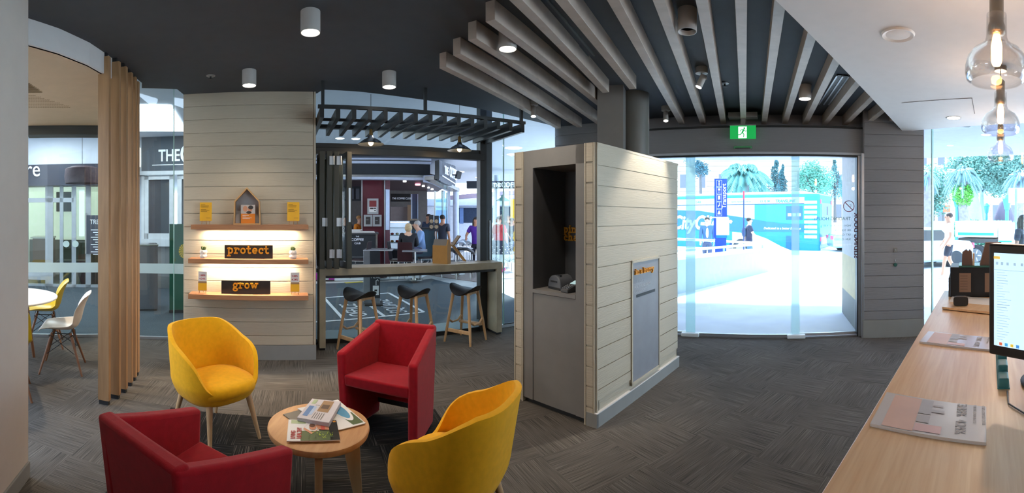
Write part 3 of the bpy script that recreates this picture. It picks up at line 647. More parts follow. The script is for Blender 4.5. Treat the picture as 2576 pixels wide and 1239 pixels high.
# ================================================================ bar bench and stools
BZ = .985
t = thing('bar_bench', 'long pale concrete-look bar bench standing in the open window', 'bench', B(.47, 5.155), TH)
BL = 2.43
MB().box(0, BL, 0, .34, BZ - .09, BZ).build('bench_top', m_conc, t, bevel=.002)
MB().box(0, .075, 0, .32, .03, BZ - .09).build('bench_leg', m_conc, t, bevel=.002); MB().box(BL - .082, BL, 0, .36, .03, BZ - .09).build('bench_leg', m_conc, t, bevel=.002)
MB().box(.005, .07, .02, .3, 0, .03).build('plinth', m_black, t); MB().box(BL - .078, BL - .01, .02, .34, 0, .03).build('plinth', m_black, t)
MB().box(.075, BL - .082, .04, .3, BZ - .125, BZ - .09).build('support_rail', m_black, t)
def stool(name, label, loc, faz):
    t = thing(name, label, 'stool', loc, -faz, 'bar stools with black saddle seats')
    def fn(u, v):
        a = (u - .5) * 2; b = (v - .5) * 2
        x = a * math.sqrt(1 - b * b / 2) * .215; y = b * math.sqrt(1 - a * a / 2) * .19
        z = .665 + .065 * (x / .2) ** 2 * (.6 + .6 * (y + .19) / .38) - .05 * (y / .19) ** 2 * (1 if y > 0 else .5) + .0
        return (x, y, z)
    def fn2(u, v):
        x, y, z = fn(u, v); r = max(abs(u - .5), abs(v - .5)) * 2; return (x * .97, y * .97, z - .042 * math.sqrt(max(0, 1 - r ** 3)) - .0)
    m = MB(); n = 16
    T_ = [[m.v(fn(i / n, j / n)) for j in range(n + 1)] for i in range(n + 1)]; Bt = [[m.v(fn2(i / n, j / n)) for j in range(n + 1)] for i in range(n + 1)]
    for i in range(n):
        for j in range(n):
            m.f([T_[i][j], T_[i + 1][j], T_[i + 1][j + 1], T_[i][j + 1]]); m.f([Bt[i][j], Bt[i][j + 1], Bt[i + 1][j + 1], Bt[i + 1][j]])
    for i in range(n):
        for A, Bq in (([T_[i][0], T_[i + 1][0]], [Bt[i][0], Bt[i + 1][0]]), ([T_[i][n], T_[i + 1][n]], [Bt[i][n], Bt[i + 1][n]]), ([T_[0][i], T_[0][i + 1]], [Bt[0][i], Bt[0][i + 1]]), ([T_[n][i], T_[n][i + 1]], [Bt[n][i], Bt[n][i + 1]])):
            m.f([A[0], A[1], Bq[1], Bq[0]])
    m.build('seat', M('black_leather', '#1b1b1d', .5, bump=.1), t, smooth=60)
    lg = {}
    for s_ in (-1, 1):
        for r_ in (-1, 1):
            MB().tube([(s_ * .20, r_ * .185, 0), (s_ * .172, r_ * .158, .22), (s_ * .14, r_ * .128, .46), (s_ * .115, r_ * .105, .64)], [.014, .019, .019, .024], 10).build('leg', m_leg, t, smooth=60)
    for r_ in (-1, 1): # arched aprons
        m = MB()
        pts = []
        for i in range(13):
            x = -.115 + .23 * i / 12; pts.append((x, .60 + .018 * (1 - (x / .115) ** 2)))
        m.hexa([(x, r_ * .105 - .011, z) for x, z in [(-.115, .645), (.115, .645)] + pts[::-1]], [(x, r_ * .105 + .011, z) for x, z in [(-.115, .645), (.115, .645)] + pts[::-1]]); m.build('apron', m_leg, t)
        m = MB(); m.hexa([(r_ * .115 - .011, x, z) for x, z in [(-.115, .645), (.115, .645)] + pts[::-1]], [(r_ * .115 + .011, x, z) for x, z in [(-.115, .645), (.115, .645)] + pts[::-1]]); m.build('apron', m_leg, t)
    for s_ in (-1, 1): # curved side stretchers
        MB().tube([(s_ * .165, -.145, .29), (s_ * .168, -.07, .235), (s_ * .168, .06, .235), (s_ * .165, .145, .29)], .014, 8).build('stretcher', m_leg, t, smooth=60)
    MB().hexa([(-.17, -.17, .19), (.17, -.17, .19), (.17, -.085, .20), (-.17, -.085, .20)], [(-.165, -.17, .225), (.165, -.17, .225), (.165, -.085, .228), (-.165, -.085, .228)]).build('footrest', m_leg, t, bevel=.008)
    MB().box(-.175, .175, .14, .165, .13, .175).build('stretcher', m_leg, t, bevel=.006); return t
st1 = stool('bar_stool', 'left bar stool with black saddle seat, beside the umbrella-bag stand', gd(905, 5.22), math.radians(205))
dup(st1, gd(1041, 5.40), -math.radians(205), 'middle bar stool with black saddle seat, behind the red tub chair')
dup(st1, gd(1171, 5.60), -math.radians(208), 'right bar stool with black saddle seat, nearest the end of the bench')
# house shaped wooden organiser on the bench
hp = P(1180, 655, 5.75)
t = thing('wooden_holder', 'house-shaped wooden holder with grey sides standing on the bar bench', 'holder', B(2.08, 5.34, BZ), TH + .7)
MB().slabxz([(-.05, 0), (.05, 0), (.05, .24), (-.01, .32), (-.05, .24)], -.12, -.105).build('front_panel', M('ply_orange', '#b98a45', .5), t)
MB().box(-.05, -.04, -.105, .1, 0, .24).build('front_panel', MATS['ply_orange'], t); m = MB(); m.slabxz([(-.04, 0), (.05, 0), (.05, .24), (.0, .32), (-.04, .24)], -.105, .1); m.build('body', m_grey, t)
t2 = thing('wooden_holder', 'open leaning wooden bracket at the right end of the bar bench', 'holder', B(2.33, 5.36, BZ), TH)
m = MB(); m.beam((.1, 0, 0.02), (-.08, 0, .24), .09, .014); m.build('lower_arm', MATS['ply_orange'], t2); m = MB(); m.beam((-.08, 0, .23), (.02, 0, .36), .1, .014, up=(0, 0, 1)); m.build('upper_arm', M('ply_dark', '#7d6648', .6), t2)
# ================================================================ pergola frame and pendant dishes over the bench
t = thing('slatted_canopy', 'dark slatted metal canopy hung from the ceiling above the bar bench', 'canopy', B(0, 0), TH)
s0, s1_, z0 = .41, 2.80, 2.62
for k in range(15):
    x = s0 + .02 + (s1_ - s0 - .04) * k / 14
    MB().box(x - .022, x + .022, 4.43, 5.44, z0, z0 + .10).build('slat', m_frame, t)
MB().box(s0 - .02, s1_ + .02, 4.43, 4.47, z0 + .10, z0 + .135).build('front_rail', m_frame, t)
MB().box(s0 - .02, s1_ + .02, 5.36, 5.44, z0 + .085, z0 + .13).build('back_rail', m_frame, t); MB().box(s0 - .02, s1_ + .02, 4.95, 4.98, z0 + .085, z0 + .115).build('back_rail', m_frame, t)
for x in (s0 + .03, 1.55, s1_ - .03): MB().box(x - .016, x + .016, 4.435, 4.467, z0 + .13, CZ).build('hanger', m_frame, t)
def dish(name, label, px, d, zb):
    p = gd(px, d); t = thing(name, label, 'pendant lamp', (p.x, p.y, zb), 0, 'dark dish pendants over the bar bench')
    MB().lathe([(.022, .10), (.028, .095), (.035, .075), (.09, .045), (.150, .0), (.152, -.004), (.146, -.002), (.088, .038), (.03, .062), (.02, .07)], 36, cap=False).build('lamp_shade', M('dark_enamel', '#3b3f42', .35, metal=.3), t, smooth=60)
    MB().cyl((0, 0, .09), (0, 0, .17), .024, .018).build('lamp_holder', M('aged_brass', '#7c6238', .4, metal=.7), t, smooth=50)
    MB().ell((0, 0, .018), (.030, .030, .036), 16, 10).build('bulb', M('warm_bulb', '#ffd9a0', .4, em='#ffc98c', es=14), t, smooth=180)
    MB().cyl((0, 0, .17), (0, 0, CZ - zb), .003, n=6).build('cord', m_black, t)
    l = bpy.data.lights.new('dish_light', 'POINT'); l.energy = 5; l.color = (1, .7, .4); l.shadow_soft_size = .03; lo = bpy.data.objects.new('dish_light', l); C.objects.link(lo); lo.parent = t; lo.location = (0, 0, -.03)
dish('pendant_lamp', 'dark dish pendant with warm bulb, left one above the bar bench', 933, 4.95, 2.43)
dish('pendant_lamp', 'dark dish pendant with warm bulb, right one above the bar bench', 1156, 5.35, 2.42)
# ================================================================ folded window leaves
for k, (s_, lab) in enumerate(((.49, 'folded window leaf against the boarded wall, first of the stack'), (.575, 'second folded window leaf of the stack, with steel hinges'), (.66, 'third folded window leaf of the stack'), (.75, 'last folded window leaf of the stack, its glass side turned to the bench'))):
    t = thing('folding_window', lab, 'folding window', B(s_, GT - .05, BZ + .004), TH + (0 if k < 3 else .16), 'folded window leaves on the bar bench')
    hh = 1.38; dw = .40; m = MB()
    m.box(-.03, .03, -dw, -dw + .055, 0, hh); m.box(-.03, .03, -.055, 0, 0, hh); m.box(-.022, .022, -dw + .055, -.055, 0, .07); m.box(-.022, .022, -dw + .055, -.055, hh - .06, hh); m.build('leaf_frame', M('leaf_frame_dark', '#35372f', .45), t, bevel=.003)
    MB().box(-.004, .004, -dw + .05, -.05, .06, hh - .05).build('pane', m_glass, t)
    if k < 3:
        for z in ((.5,), (.13, 1.22), (.13, .5, 1.22))[k]:
            m = MB(); m.box(.0, .04, -dw - .012, -dw + .03, z, z + .10); m.cyl((.05, -dw - .016, z), (.05, -dw - .016, z + .10), .010, n=8); m.build('hinge', m_alu, t)
    else: MB().box(-.012, .012, -dw - .008, -dw, .55, .95).build('lock_plate', m_alu, t)
# ================================================================ shelves on the boarded wall
def SW(px, y=None, off=0.0):
    """position on the shelf wall face (minus off towards the room): local x along, z up"""
    a = B(-1.10, 4.85 - off); b = B(.4, 4.85 - off); s_, d = hit(px, a, b); return (s_, zat(y, d) if y is not None else 0)
SD = .20
shz = []
for k, (y, lab) in enumerate(((575, 'top oak wall shelf, holding yellow cards and the house frame'), (662, 'middle oak wall shelf, holding the protect sign and two plants'), (754, 'bottom oak wall shelf, holding the grow sign'))):
    x0, _ = SW(480 if k == 0 else 473, y, SD); x1, _ = SW(776, y, SD); _, zb = SW(620, {0: 577, 1: 664, 2: 755}[k], SD)
    zt = zb + .052; shz.append(zt)
    t = thing('wall_shelf', lab, 'shelf', S0, TH, 'oak shelves on the boarded wall')
    MB().box(x0, x1, -SD, -.013, zb, zt).build('shelf_board', m_shelf, t, bevel=.002)
    if k < 2:
        MB().box(x0 + .22, x1 - .22, -.075, -.055, zb - .001, zb + .0).build('strip_light', m_ledw, t)
        l = bpy.data.lights.new('shelf_light', 'AREA'); l.shape = 'RECTANGLE'; l.size = 1.0; l.size_y = .03; l.energy = 17 if k == 0 else 15; l.color = (1, .80, .58)
        lo = bpy.data.objects.new('shelf_light', l); C.objects.link(lo); lo.parent = t; lo.location = ((x0 + x1) / 2, -.085, zb - .012)
def on_shelf(k, px, off): x, _ = SW(px, 600, off); return S0 + Matrix.Rotation(TH, 3, 'Z') @ Vector((x, -off, 0)) + Vector((0, 0, shz[k] + .0005))
def pxw(n): return n * 4.55 / FX
# small easels with cards
def easel(parent, wd, h, y0=0.0):
    m = MB()
    for s_ in (-1, 1): m.cyl((s_ * wd * .36, y0 - .018, 0), (s_ * wd * .22, y0 + .012, h), .004, n=6)
    m.cyl((0, y0 + .055, 0), (0, y0 + .008, h), .004, n=6); m.box(-wd * .42, wd * .42, y0 - .024, y0 - .006, .030, .036); m.build('easel', M('easel_wood', '#b98d5e', .5), parent)
def yellow_card(px, lab):
    t = thing('brochure_stand', lab, 'brochure', on_shelf(0, px, .11), TH + (.06 if px < 600 else -.05), 'yellow brochures on the top shelf')
    easel(t, .13, .12); m = MB(); wd, h = .066, .205; n = 8
    A = []; 
    for i in range(n + 1):
        x = -wd + 2 * wd * i / n; A.append((x, -.022 - .006 * cos(PI * i / n)))
    for (x0, y0), (x1, y1) in zip(A, A[1:]): m.hexa([(x0, y0, .04), (x1, y1, .04), (x1, y1 + .003, .04), (x0, y0 + .003, .04)], [(x0, y0 + .02, .04 + h), (x1, y1 + .02, .04 + h), (x1, y1 + .023, .04 + h), (x0, y0 + .023, .04 + h)])
    m.build('card', m_yel, t)
    for r, (z, w_, x_) in enumerate(((.222, .05, -.055), (.207, .09, -.055), (.193, .085, -.055), (.168, .06, -.055), (.158, .095, -.055), (.145, .07, -.055), (.075, .05, .005))):
        MB().box(x_, x_ + w_, -.0294 + (z - .04) * .1, -.0285 + (z - .04) * .1, z - .004, z).build('text_line', M('brown_print', '#8a6414', .6), t)
yellow_card(518, 'yellow brochure on a small easel at the left end of the top shelf'); yellow_card(738, 'yellow brochure on a small easel at the right end of the top shelf')
# house frame with booklet
t = thing('house_frame', 'house-shaped oak box frame in the middle of the top shelf', 'frame', on_shelf(0, 622, .125), TH)
hw, hz, hp_ = .148, .255, .405
out = [(-hw, 0), (hw, 0), (hw - .008, hz), (0, hp_), (-hw + .008, hz)]; inn = [(-hw + .014, .014), (hw - .014, .014), (hw - .022, hz - .006), (0, hp_ - .019), (-hw + .022, hz - .006)]
m = MB()
for i in range(5):
    a, b = out[i], out[(i + 1) % 5]; c, d = inn[(i + 1) % 5], inn[i]
    m.hexa([(x, -.05, z) for x, z in (a, b, c, d)], [(x, .055, z) for x, z in (a, b, c, d)])
m.build('frame', M('frame_oak', '#c59a66', .5), t); MB().slabxz(inn, .045, .05).build('back_panel', M('frame_back', '#a9a6a6', .6), t)
t = thing('booklet', 'booklet with an orange lower half and a photo of two people, inside the house frame', 'booklet', on_shelf(0, 624, .135) + Vector((0, 0, .0145)), TH)
MB().box(-.078, .078, -.008, 0, 0, .20).build('cover', m_paper, t); MB().box(-.078, .078, -.0095, -.008, 0, .105).build('orange_block', M('book_orange', '#dd7f1e', .5), t)
MB().box(-.078, .078, -.009, -.008, .105, .20).build('photograph', M('photo_bg', '#bfb6b0', .6), t)
m = MB(); m.X = Matrix.Translation((-.03, -.0095, .158)) @ Matrix.Diagonal((1, .05, 1, 1)); m.ell((0, 0, 0), (.026, .02, .032)); m.X = Matrix.Translation((.022, -.0095, .152)) @ Matrix.Diagonal((1, .05, 1, 1)); m.ell((0, 0, 0), (.024, .02, .03)); m.build('portrait_face', M('photo_skin', '#c98f70', .6), t)
m = MB(); m.X = Matrix.Translation((.03, -.0105, .172)) @ Matrix.Diagonal((1, .04, 1, 1)); m.ell((0, 0, 0), (.028, .02, .022)); m.X = Matrix.Translation((.01, -.0102, .118)) @ Matrix.Diagonal((1, .04, 1, 1)); m.ell((0, 0, 0), (.03, .02, .014)); m.build('portrait_hair', m_ink, t)
for z, w_ in ((.088, .07), (.078, .04), (.062, .1), (.052, .08)): MB().box(-.06, -.06 + w_, -.0105, -.0095, z - .003, z).build('text_line', m_wtx, t)
# word signs
def word_sign(k, wd, x0, x1, y0, y1, xh, lab):
    a, za = SW(x0, y1, .10); b, zb = SW(x1, y0, .10)
    t = thing('word_sign', lab, 'sign', on_shelf(k, (x0 + x1) / 2, .095), TH, 'black word signs on the shelves'); w2 = (b - a) / 2; h = .145
    MB().box(-w2, w2, -.012, .012, 0, h).build('board', M('sign_black', '#1b1c1e', .5), t, bevel=.001)
    o, L_ = slab(wd, xh, m_or, t, (0, -.016, .055 if wd == 'protect' else .062), ext=.008, wt=.27); o.location.x = -L_ / 2
word_sign(1, 'protect', 565, 686, 623, 652, .059, 'black sign reading protect in chunky orange letters, on the middle shelf')
word_sign(2, 'grow', 557, 680, 712, 741, .055, 'black sign reading grow in chunky orange letters, on the bottom shelf')
# succulents
def succulent(px, lab):
    t = thing('potted_succulent', lab, 'plant', on_shelf(1, px, .11), TH, 'succulents in faceted white pots'); m = MB(); R = []
    for j, (r, z) in enumerate(((.034, 0), (.045, .022), (.036, .044), (.045, .066), (.038, .09))):
        R.append([m.v((r * cos(2 * PI * (k + .5 * (j % 2)) / 7), r * sin(2 * PI * (k + .5 * (j % 2)) / 7), z)) for k in range(7)])
    for j, (A, Bq) in enumerate(zip(R, R[1:])):
        for k in range(7):
            n_ = (k + 1) % 7
            if j % 2 == 0: m.f([A[k], A[n_], Bq[k]]); m.f([A[n_], Bq[n_], Bq[k]])
            else: m.f([A[k], A[n_], Bq[n_]]); m.f([A[k], Bq[n_], Bq[k]])
    m.f(R[0][::-1]); m.f(R[-1]); m.build('pot', M('pot_white', '#e4ded6', .45), t)
    m = MB(); rr = random.Random(px)
    for k in range(30):
        a = rr.uniform(0, 2 * PI); r = .03 * math.sqrt(rr.random()); h = .022 + .03 * rr.random() * (1 - r / .05); l = .4 * r / .03
        b0 = Vector((r * cos(a) * .6, r * sin(a) * .6, .085)); b1 = b0 + Vector((cos(a) * h * l, sin(a) * h * l, h + .008)); m.tube([b0, b0.lerp(b1, .6), b1], [.006, .006, .001], 5)
    m.build('rosette', M('succulent_green', '#56683a', .6, var=.3, vs=40), t, smooth=60)
succulent(512, 'small succulent in a faceted white pot, left of the protect sign'); succulent(737, 'small succulent in a faceted white pot, right of the protect sign')
def rate_card(px, lab):
    t = thing('rate_card', lab, 'card', on_shelf(2, px, .11), TH + (.05 if px < 600 else -.04), 'home loan rate cards on the bottom shelf')
    easel(t, .11, .1); wd, h = .048, .205
    def pl(z0, z1, mat, nm_, dy=0): MB().hexa([(-wd, -.030 - dy + z0 * .1, .035 + z0), (wd, -.030 - dy + z0 * .1, .035 + z0), (wd, -.027 + z0 * .1, .035 + z0), (-wd, -.027 + z0 * .1, .035 + z0)], [(-wd, -.030 - dy + z1 * .1, .035 + z1), (wd, -.030 - dy + z1 * .1, .035 + z1), (wd, -.027 + z1 * .1, .035 + z1), (-wd, -.027 + z1 * .1, .035 + z1)]).build(nm_, mat, t)
    pl(0, h, m_paper, 'card'); pl(.0, .078, m_yel, 'yellow_block', .001); pl(.078, .098, M('photo_tan', '#9d7a55', .6), 'picture_strip', .001)
    rx = (PI / 2 - .1, 0, 0)
    text('3.88%', .028, M('rate_red', '#b3202a', .6), t, (-.036, -.0145, .035 + .155), rx, 'rate_figure', .0005, bold=.0006); text('4.24%', .028, MATS['rate_red'], t, (-.036, -.018, .035 + .118), rx, 'rate_figure', .0005, bold=.0006)
rate_card(510, 'pink and yellow rate card on an easel at the left end of the bottom shelf'); rate_card(742, 'pink and yellow rate card on an easel at the right end of the bottom shelf')
# ================================================================ service kiosk
KC = (.03, 3.85); KR = math.atan2(-.713, .70); KW = .86; KD = 1.53; KH = 2.167
ku = Vector((cos(KR), sin(KR))); kv = Vector((-sin(KR), cos(KR))); KA = (KC[0] + ku.x * KW, KC[1] + ku.y * KW); KB = (KA[0] + kv.x, KA[1] + kv.y)
def kf(px): return hit(px, KC, KA)[0]
def ks(px): return hit(px, KA, KB)[0]
t = thing('service_kiosk', 'freestanding cream boarded service kiosk with grey recess front', 'kiosk', (KC[0], KC[1], 0), KR)
rx0, rx1 = kf(1341), kf(1449); rz0, rz1 = .985, zat(417, hit(1395, KC, KA)[1])
fx0, fx1 = kf(1318), kf(1472)
m = MB()   # right side, boards facing +x
m.X = Matrix.Translation((KW, 0, 0)) @ Matrix.Rotation(PI / 2, 4, 'Z')
boards(m, .012, KD - .01, .2, KH - .02, pitch=.156, depth=.012)
m.box(0, KD, .0, .03, 0.0, KH); m.box(0, .012, -.014, .01, .1, KH); m.box(0, KD, -.014, .01, KH - .02, KH)
m.X = Matrix(); m.box(0, .012, 0, KD, 0, KH); m.box(0, KW, KD - .02, KD, 0, KH); m.box(.0, KW, .46, KD, KH - .02, KH)
m.box(0, KW, 0, KD, KH - .012, KH - .002)
m.build('boarded_side', m_board, t)
m = MB(); z = KH
for xa, xb in ((.0, fx0), (fx1, KW)):
    z = KH
    while z > .06:
        zb = max(.05, z - .143); m.box(xa + .018, xb - .018, -.012, .0, zb, z); z -= .156
    m.box(xa, xa + .014, -.014, 0, 0, KH); m.box(xb - .014, xb, -.014, 0, 0, KH); m.box(xa, xb, -.002, .05, 0, KH)
m.build('end_strip', m_board, t)
m = MB(); m.box(fx0, rx0, -.004, .46, .04, KH); m.box(rx1, fx1, -.004, .02, .04, KH); m.box(rx0, fx1, -.004, .46, rz1, KH); m.box(rx0, KW - .02, .44, .46, rz0, rz1)
m.build('front_surround', m_grey, t)
m = MB(); m.box(rx0, rx1, .002, .46, .04, rz0 - .035); m.build('cupboard_door', m_grey, t); MB().hexa([(rx0 + .002, -.006, rz0 - .03), (rx1 - .002, -.006, rz0 - .03), (rx1 - .002, .02, rz0 - .03), (KW - .03, .02, rz0 - .03), (KW - .03, .44, rz0 - .03), (rx0 + .002, .44, rz0 - .03)], [(rx0 + .002, -.006, rz0), (rx1 - .002, -.006, rz0), (rx1 - .002, .02, rz0), (KW - .03, .02, rz0), (KW - .03, .44, rz0), (rx0 + .002, .44, rz0)]).build('counter_shelf', m_grey, t)
m = MB(); m.box(rx0, rx0 + .003, .0, .44, rz0, rz1); m.box(KW - .03, KW - .02, .02, .44, rz0, rz1); m.box(rx0, KW - .03, .436, .44, rz0, rz1); m.build('recess_lining', m_dgrey, t)
MB().box(fx0 + .01, fx1, .02, .4, 0, .04).build('toe_gap', m_black, t)
m = MB(); m.box(KW - .01, KW + .022, -.014, KD + .01, 0, .105); m.box(fx1 + .02, KW + .022, -.016, .01, 0, .105); m.build('skirting', m_skirt, t); MB().box(KW + .0, KW + .024, -.016, KD + .012, .105, .112).build('skirting_lip', m_white, t)
bk0 = (KC[0] + kv.x * .43, KC[1] + kv.y * .43); bk1 = (KA[0] + kv.x * .43, KA[1] + kv.y * .43); tx_, td_ = hit(1420, bk0, bk1)
for wd_, y_ in (('pin', 584), ('change', 604)): slab(wd_, .046, m_or, t, (tx_, .425, zat(y_, td_)), .007, wt=.24, sx=min(1, (KW - .05 - tx_) / (7.6 * .046)))
# side panel of the kiosk
pa, pb = ks(1584), ks(1655); zt1 = zat(649, hit(1620, KA, KB)[1]); zb1 = zat(945, hit(1620, KA, KB)[1])
m = MB(); m.X = Matrix.Translation((KW, 0, 0)) @ Matrix.Rotation(PI / 2, 4, 'Z')
for bx_ in ((pa, pb, zt1 - .022, zt1), (pa, pb, zb1, zb1 + .022), (pa, pa + .018, zb1, zt1), (pb - .018, pb, zb1, zt1)): m.box(bx_[0], bx_[1], -.024, .0, bx_[2], bx_[3])
m.build('panel_trim', m_board, t)
pn = MB().box(pa + .018, pb - .018, -.017, .0, zb1 + .02, zt1 - .02).build('deposit_panel', M('panel_grey', '#8b8d92', .4), t, (KW, 0, 0), PI / 2)
MB().box(pa + .09, pb - .10, -.020, -.014, zt1 - .33, zt1 - .305).build('slot', m_black, pn)
L_ = (pb - pa); o, ln = slab('in a hurry', .034, m_or, pn, (pa + .05, -.026, zt1 - .125), .008, wt=.24, sx=min(1, (L_ - .085) / (.034 * 11.3)))
for i, s_ in enumerate(('BILLS TO PAY', 'HEALTH FUND CLAIMS', 'QUICK DEPOSITS')): text(s_, .036, M('panel_print', '#b9bbc0', .5), pn, (pa + .05, -.0175, zt1 - .205 - i * .042), name='printed_line', ext=.0006, sx=.86)
# printer and card terminal in the recess
def kp(x, y, z): v = Vector((KC[0], KC[1], z)); return (v.x + ku.x * x + kv.x * y, v.y + ku.y * x + kv.y * y, z)
t = thing('receipt_printer', 'rounded grey receipt printer on the kiosk shelf', 'printer', kp(rx0 + .17, .17, rz0), KR - .25)
m = MB(); R = []
for i in range(11):
    a = PI * i / 10; R.append((-.085 * cos(a), .055 + .075 * sin(a) if 0 < i < 10 else .0))
pr = [(-.09, 0), (-.09, .04), (-.075, .085), (-.045, .112), (0, .122), (.045, .112), (.075, .085), (.09, .04), (.09, 0)]
m.hexa([(x, -.075, z) for x, z in pr], [(x, .075, z) for x, z in pr]); m.build('housing', M('printer_grey', '#5e6064', .5), t, bevel=.01, seg=3, smooth=40)
MB().box(-.045, .045, -.079, -.07, .062, .074).build('paper_slot', m_black, t); MB().box(.02, .05, -.05, -.03, .115, .122).build('button', m_black, t); MB().box(-.08, .08, -.078, -.07, .0, .02).build('base', m_black, t)
t = thing('card_terminal', 'dark card terminal with a lit pale screen beside the printer', 'card terminal', kp(rx0 + .335, .10, rz0), KR - .2)
MB().hexa([(-.045, -.08, 0), (.045, -.08, 0), (.045, .09, 0), (-.045, .09, 0)], [(-.042, -.078, .03), (.042, -.078, .03), (.042, .085, .085), (-.042, .085, .085)]).build('housing', m_dgrey, t, bevel=.008, seg=3)
f_ = lambda y: .03 + (y + .078) * .055 / .163
MB().hexa([(-.032, .015, f_(.015)), (.032, .015, f_(.015)), (.032, .07, f_(.07)), (-.032, .07, f_(.07))], [(-.032, .013, f_(.015) + .003), (.032, .013, f_(.015) + .003), (.032, .068, f_(.07) + .003), (-.032, .068, f_(.07) + .003)]).build('screen', M('lcd', '#a9c4c4', .3, em='#a9c8cc', es=.6), t)
m = MB()
for i in range(3):
    for j in range(4):
        y = -.065 + j * .017; x = -.027 + i * .027; m.box(x - .009, x + .009, y - .005, y + .005, f_(y), f_(y) + .006)
m.build('keypad', M('key_grey', '#77797c', .5), t)
# ================================================================ columns behind the kiosk
p = gd(1540, 4.75)
struct(MB().box(-.14, .14, -.14, .14, 0, CZ).build('column', m_grey, loc=p, rz=-az(1540) - .15))
p = gd(1597, 4.95)
struct(MB().lathe([(.165, 0), (.165, CZ)], 48).build('column', M('column_paint', '#6f6d68', .35, var=.03), loc=p, smooth=40))
struct(MB().box(-.012, .012, -.02, .02, 0, CZ).build('trim_2', m_alu, loc=gd(1566, 4.66), rz=-az(1566)))
# ================================================================ ceiling beams
bz = 2.87
BE = [((1114, 170), (1405, 323)), ((1149, 137), (1458, 320)), ((1188, 99), (1512, 315)), ((1233, 52), (1560, 306)), ((1289, -8), (1524, 233)), ((1405, -8), (1592, 224)),
      ((1541, -2), (1715, 313)), ((1657, 0), (1769, 313)), ((1765, 0), (1820, 313)), ((1864, 0), (1870, 312)), ((1962, 10), (1922, 312)), ((2040, 98), (1974, 312)), ((2095, 172), (2025, 313)), ((2146, 224), (2074, 314)), ((2187, 254), (2125, 315)), ((2220, 281), (2175, 316)), ((2244, 305), (2227, 317))]
NB = ['leftmost short beam over the bench', 'second beam from the bench side', 'third beam from the bench side', 'fourth beam, beside a bright round downlight', 'beam ending on the grey column, left one', 'beam ending on the grey column, right one', 'long beam passing right of the round column', 'beam left of the unlit cylinder light', 'beam between the unlit light and the exit sign', 'straight beam directly above the exit sign', 'beam just right of the exit sign', 'beam left of the lit cylinder by the doors', 'beam right of the lit cylinder by the doors', 'beam right of the ceiling air vent', 'third last beam before the white soffit corner', 'second last beam before the white soffit corner', 'last stub of a beam at the white soffit corner']
for k, (a, b) in enumerate(BE):
    A_ = G(*a, bz); B_ = G(*b, bz)
    if k >= 6: A_ = A_ + (A_ - B_).normalized() * (1.2 if k <= 9 else .6)
    L_ = (B_ - A_).length; o = MB().box(-.036, .036, 0, L_, bz, CZ).build('ceiling_beam', m_beam, loc=(A_.x, A_.y, 0), rz=math.atan2(B_.y - A_.y, B_.x - A_.x) - PI / 2, bevel=.002, seg=1)
    tag(o, 'oak ceiling batten, ' + NB[k], 'ceiling beam', 'oak beams under the dark ceiling')
# ================================================================ ceiling fittings
def spot_light(parent, loc, e, ang_=110, blend=.7, col=(1, .88, .74), dirv=None, r=.05):
    l = bpy.data.lights.new('lamp_light', 'SPOT'); l.energy = e; l.spot_size = math.radians(ang_); l.spot_blend = blend; l.color = col; l.shadow_soft_size = r
    o = bpy.data.objects.new('lamp_light', l); C.objects.link(o); o.parent = parent; o.location = loc
    if dirv: o.rotation_euler = Vector(dirv).to_track_quat('-Z', 'Y').to_euler()
m_can = M('can_white', '#b9b4ae', .5)
def can(px, d, lab, lit=True, r=.068, h=.145, e=70):
    p = gd(px, d); t = thing('ceiling_downlight', lab, 'ceiling light', (p.x, p.y, CZ), 0, 'cylinder downlights on the dark ceiling')
    MB().lathe([(r * .2, 0), (r, 0), (r, -h), (r * .93, -h), (r * .8, -h + .03), (r * .2, -h + .03)], 40, cap=False).build('can', m_can, t, smooth=40)
    MB().lathe([(0, -h + .034), (r * .8, -h + .034), (r * .8, -h + .004 if lit else -h + .03), (0, -h + .004 if lit else -h + .03)], 32, cap=False).build('lamp_face', m_led if lit else M('lens_dim', '#8f8c88', .4), t)
    if lit: spot_light(t, (0, 0, -h - .01), e)
can(781, 2.96, 'bright cylinder downlight nearest the camera, above the lounge', e=62)
can(627, 4.15, 'lit cylinder downlight in front of the shelf wall', e=38)
can(979, 4.2, 'lit cylinder downlight in front of the slatted canopy', e=42)
can(1277, 3.25, 'bright cylinder downlight between the oak beams', e=55)
can(1729, 2.93, 'unlit brown cylinder downlight between beams above the kiosk side', lit=False, r=.065, h=.15)
can(2025, 4.62, 'lit cylinder downlight close to the street doors', e=35)
def spot(px, d, lab, tilt, e=40):
    p = gd(px, d); t = thing('spotlight', lab, 'spotlight', (p.x, p.y, CZ), -az(px), 'small adjustable spotlights')
    MB().cyl((0, 0, -.055), (0, 0, 0), .058, n=28).build('mount', m_can, t, smooth=40); MB().cyl((0, 0, -.09), (0, 0, -.05), .008, n=8).build('stem', m_alu, t)
    dv = Vector(tilt).normalized(); c = Vector((0, 0, -.12)); MB().cyl(c - dv * .05, c + dv * .07, .032, n=20).build('head', m_can, t, smooth=40); MB().cyl(c + dv * .069, c + dv * .072, .028, n=20).build('lamp_face', m_led, t)
    MB().tube([(.0, .0, -.06), (.05, 0, -.08), (.05, 0, -.11), (.01, 0, -.1)], .003, 5).build('flex', m_can, t)
    spot_light(t, c + dv * .085, e, 60, .6, (1, .93, .85), dv, .03)
spot(1342, 5.25, 'small white spotlight hanging over the gap beside the bench', (0, -.25, -1), 30)
spot(1765, 4.07, 'tilted white spotlight left of the round sprinkler', (-.45, -.1, -1), 130)
spot(1675, 5.5, 'small white spotlight right of the round column', (0, -.3, -1), 30)
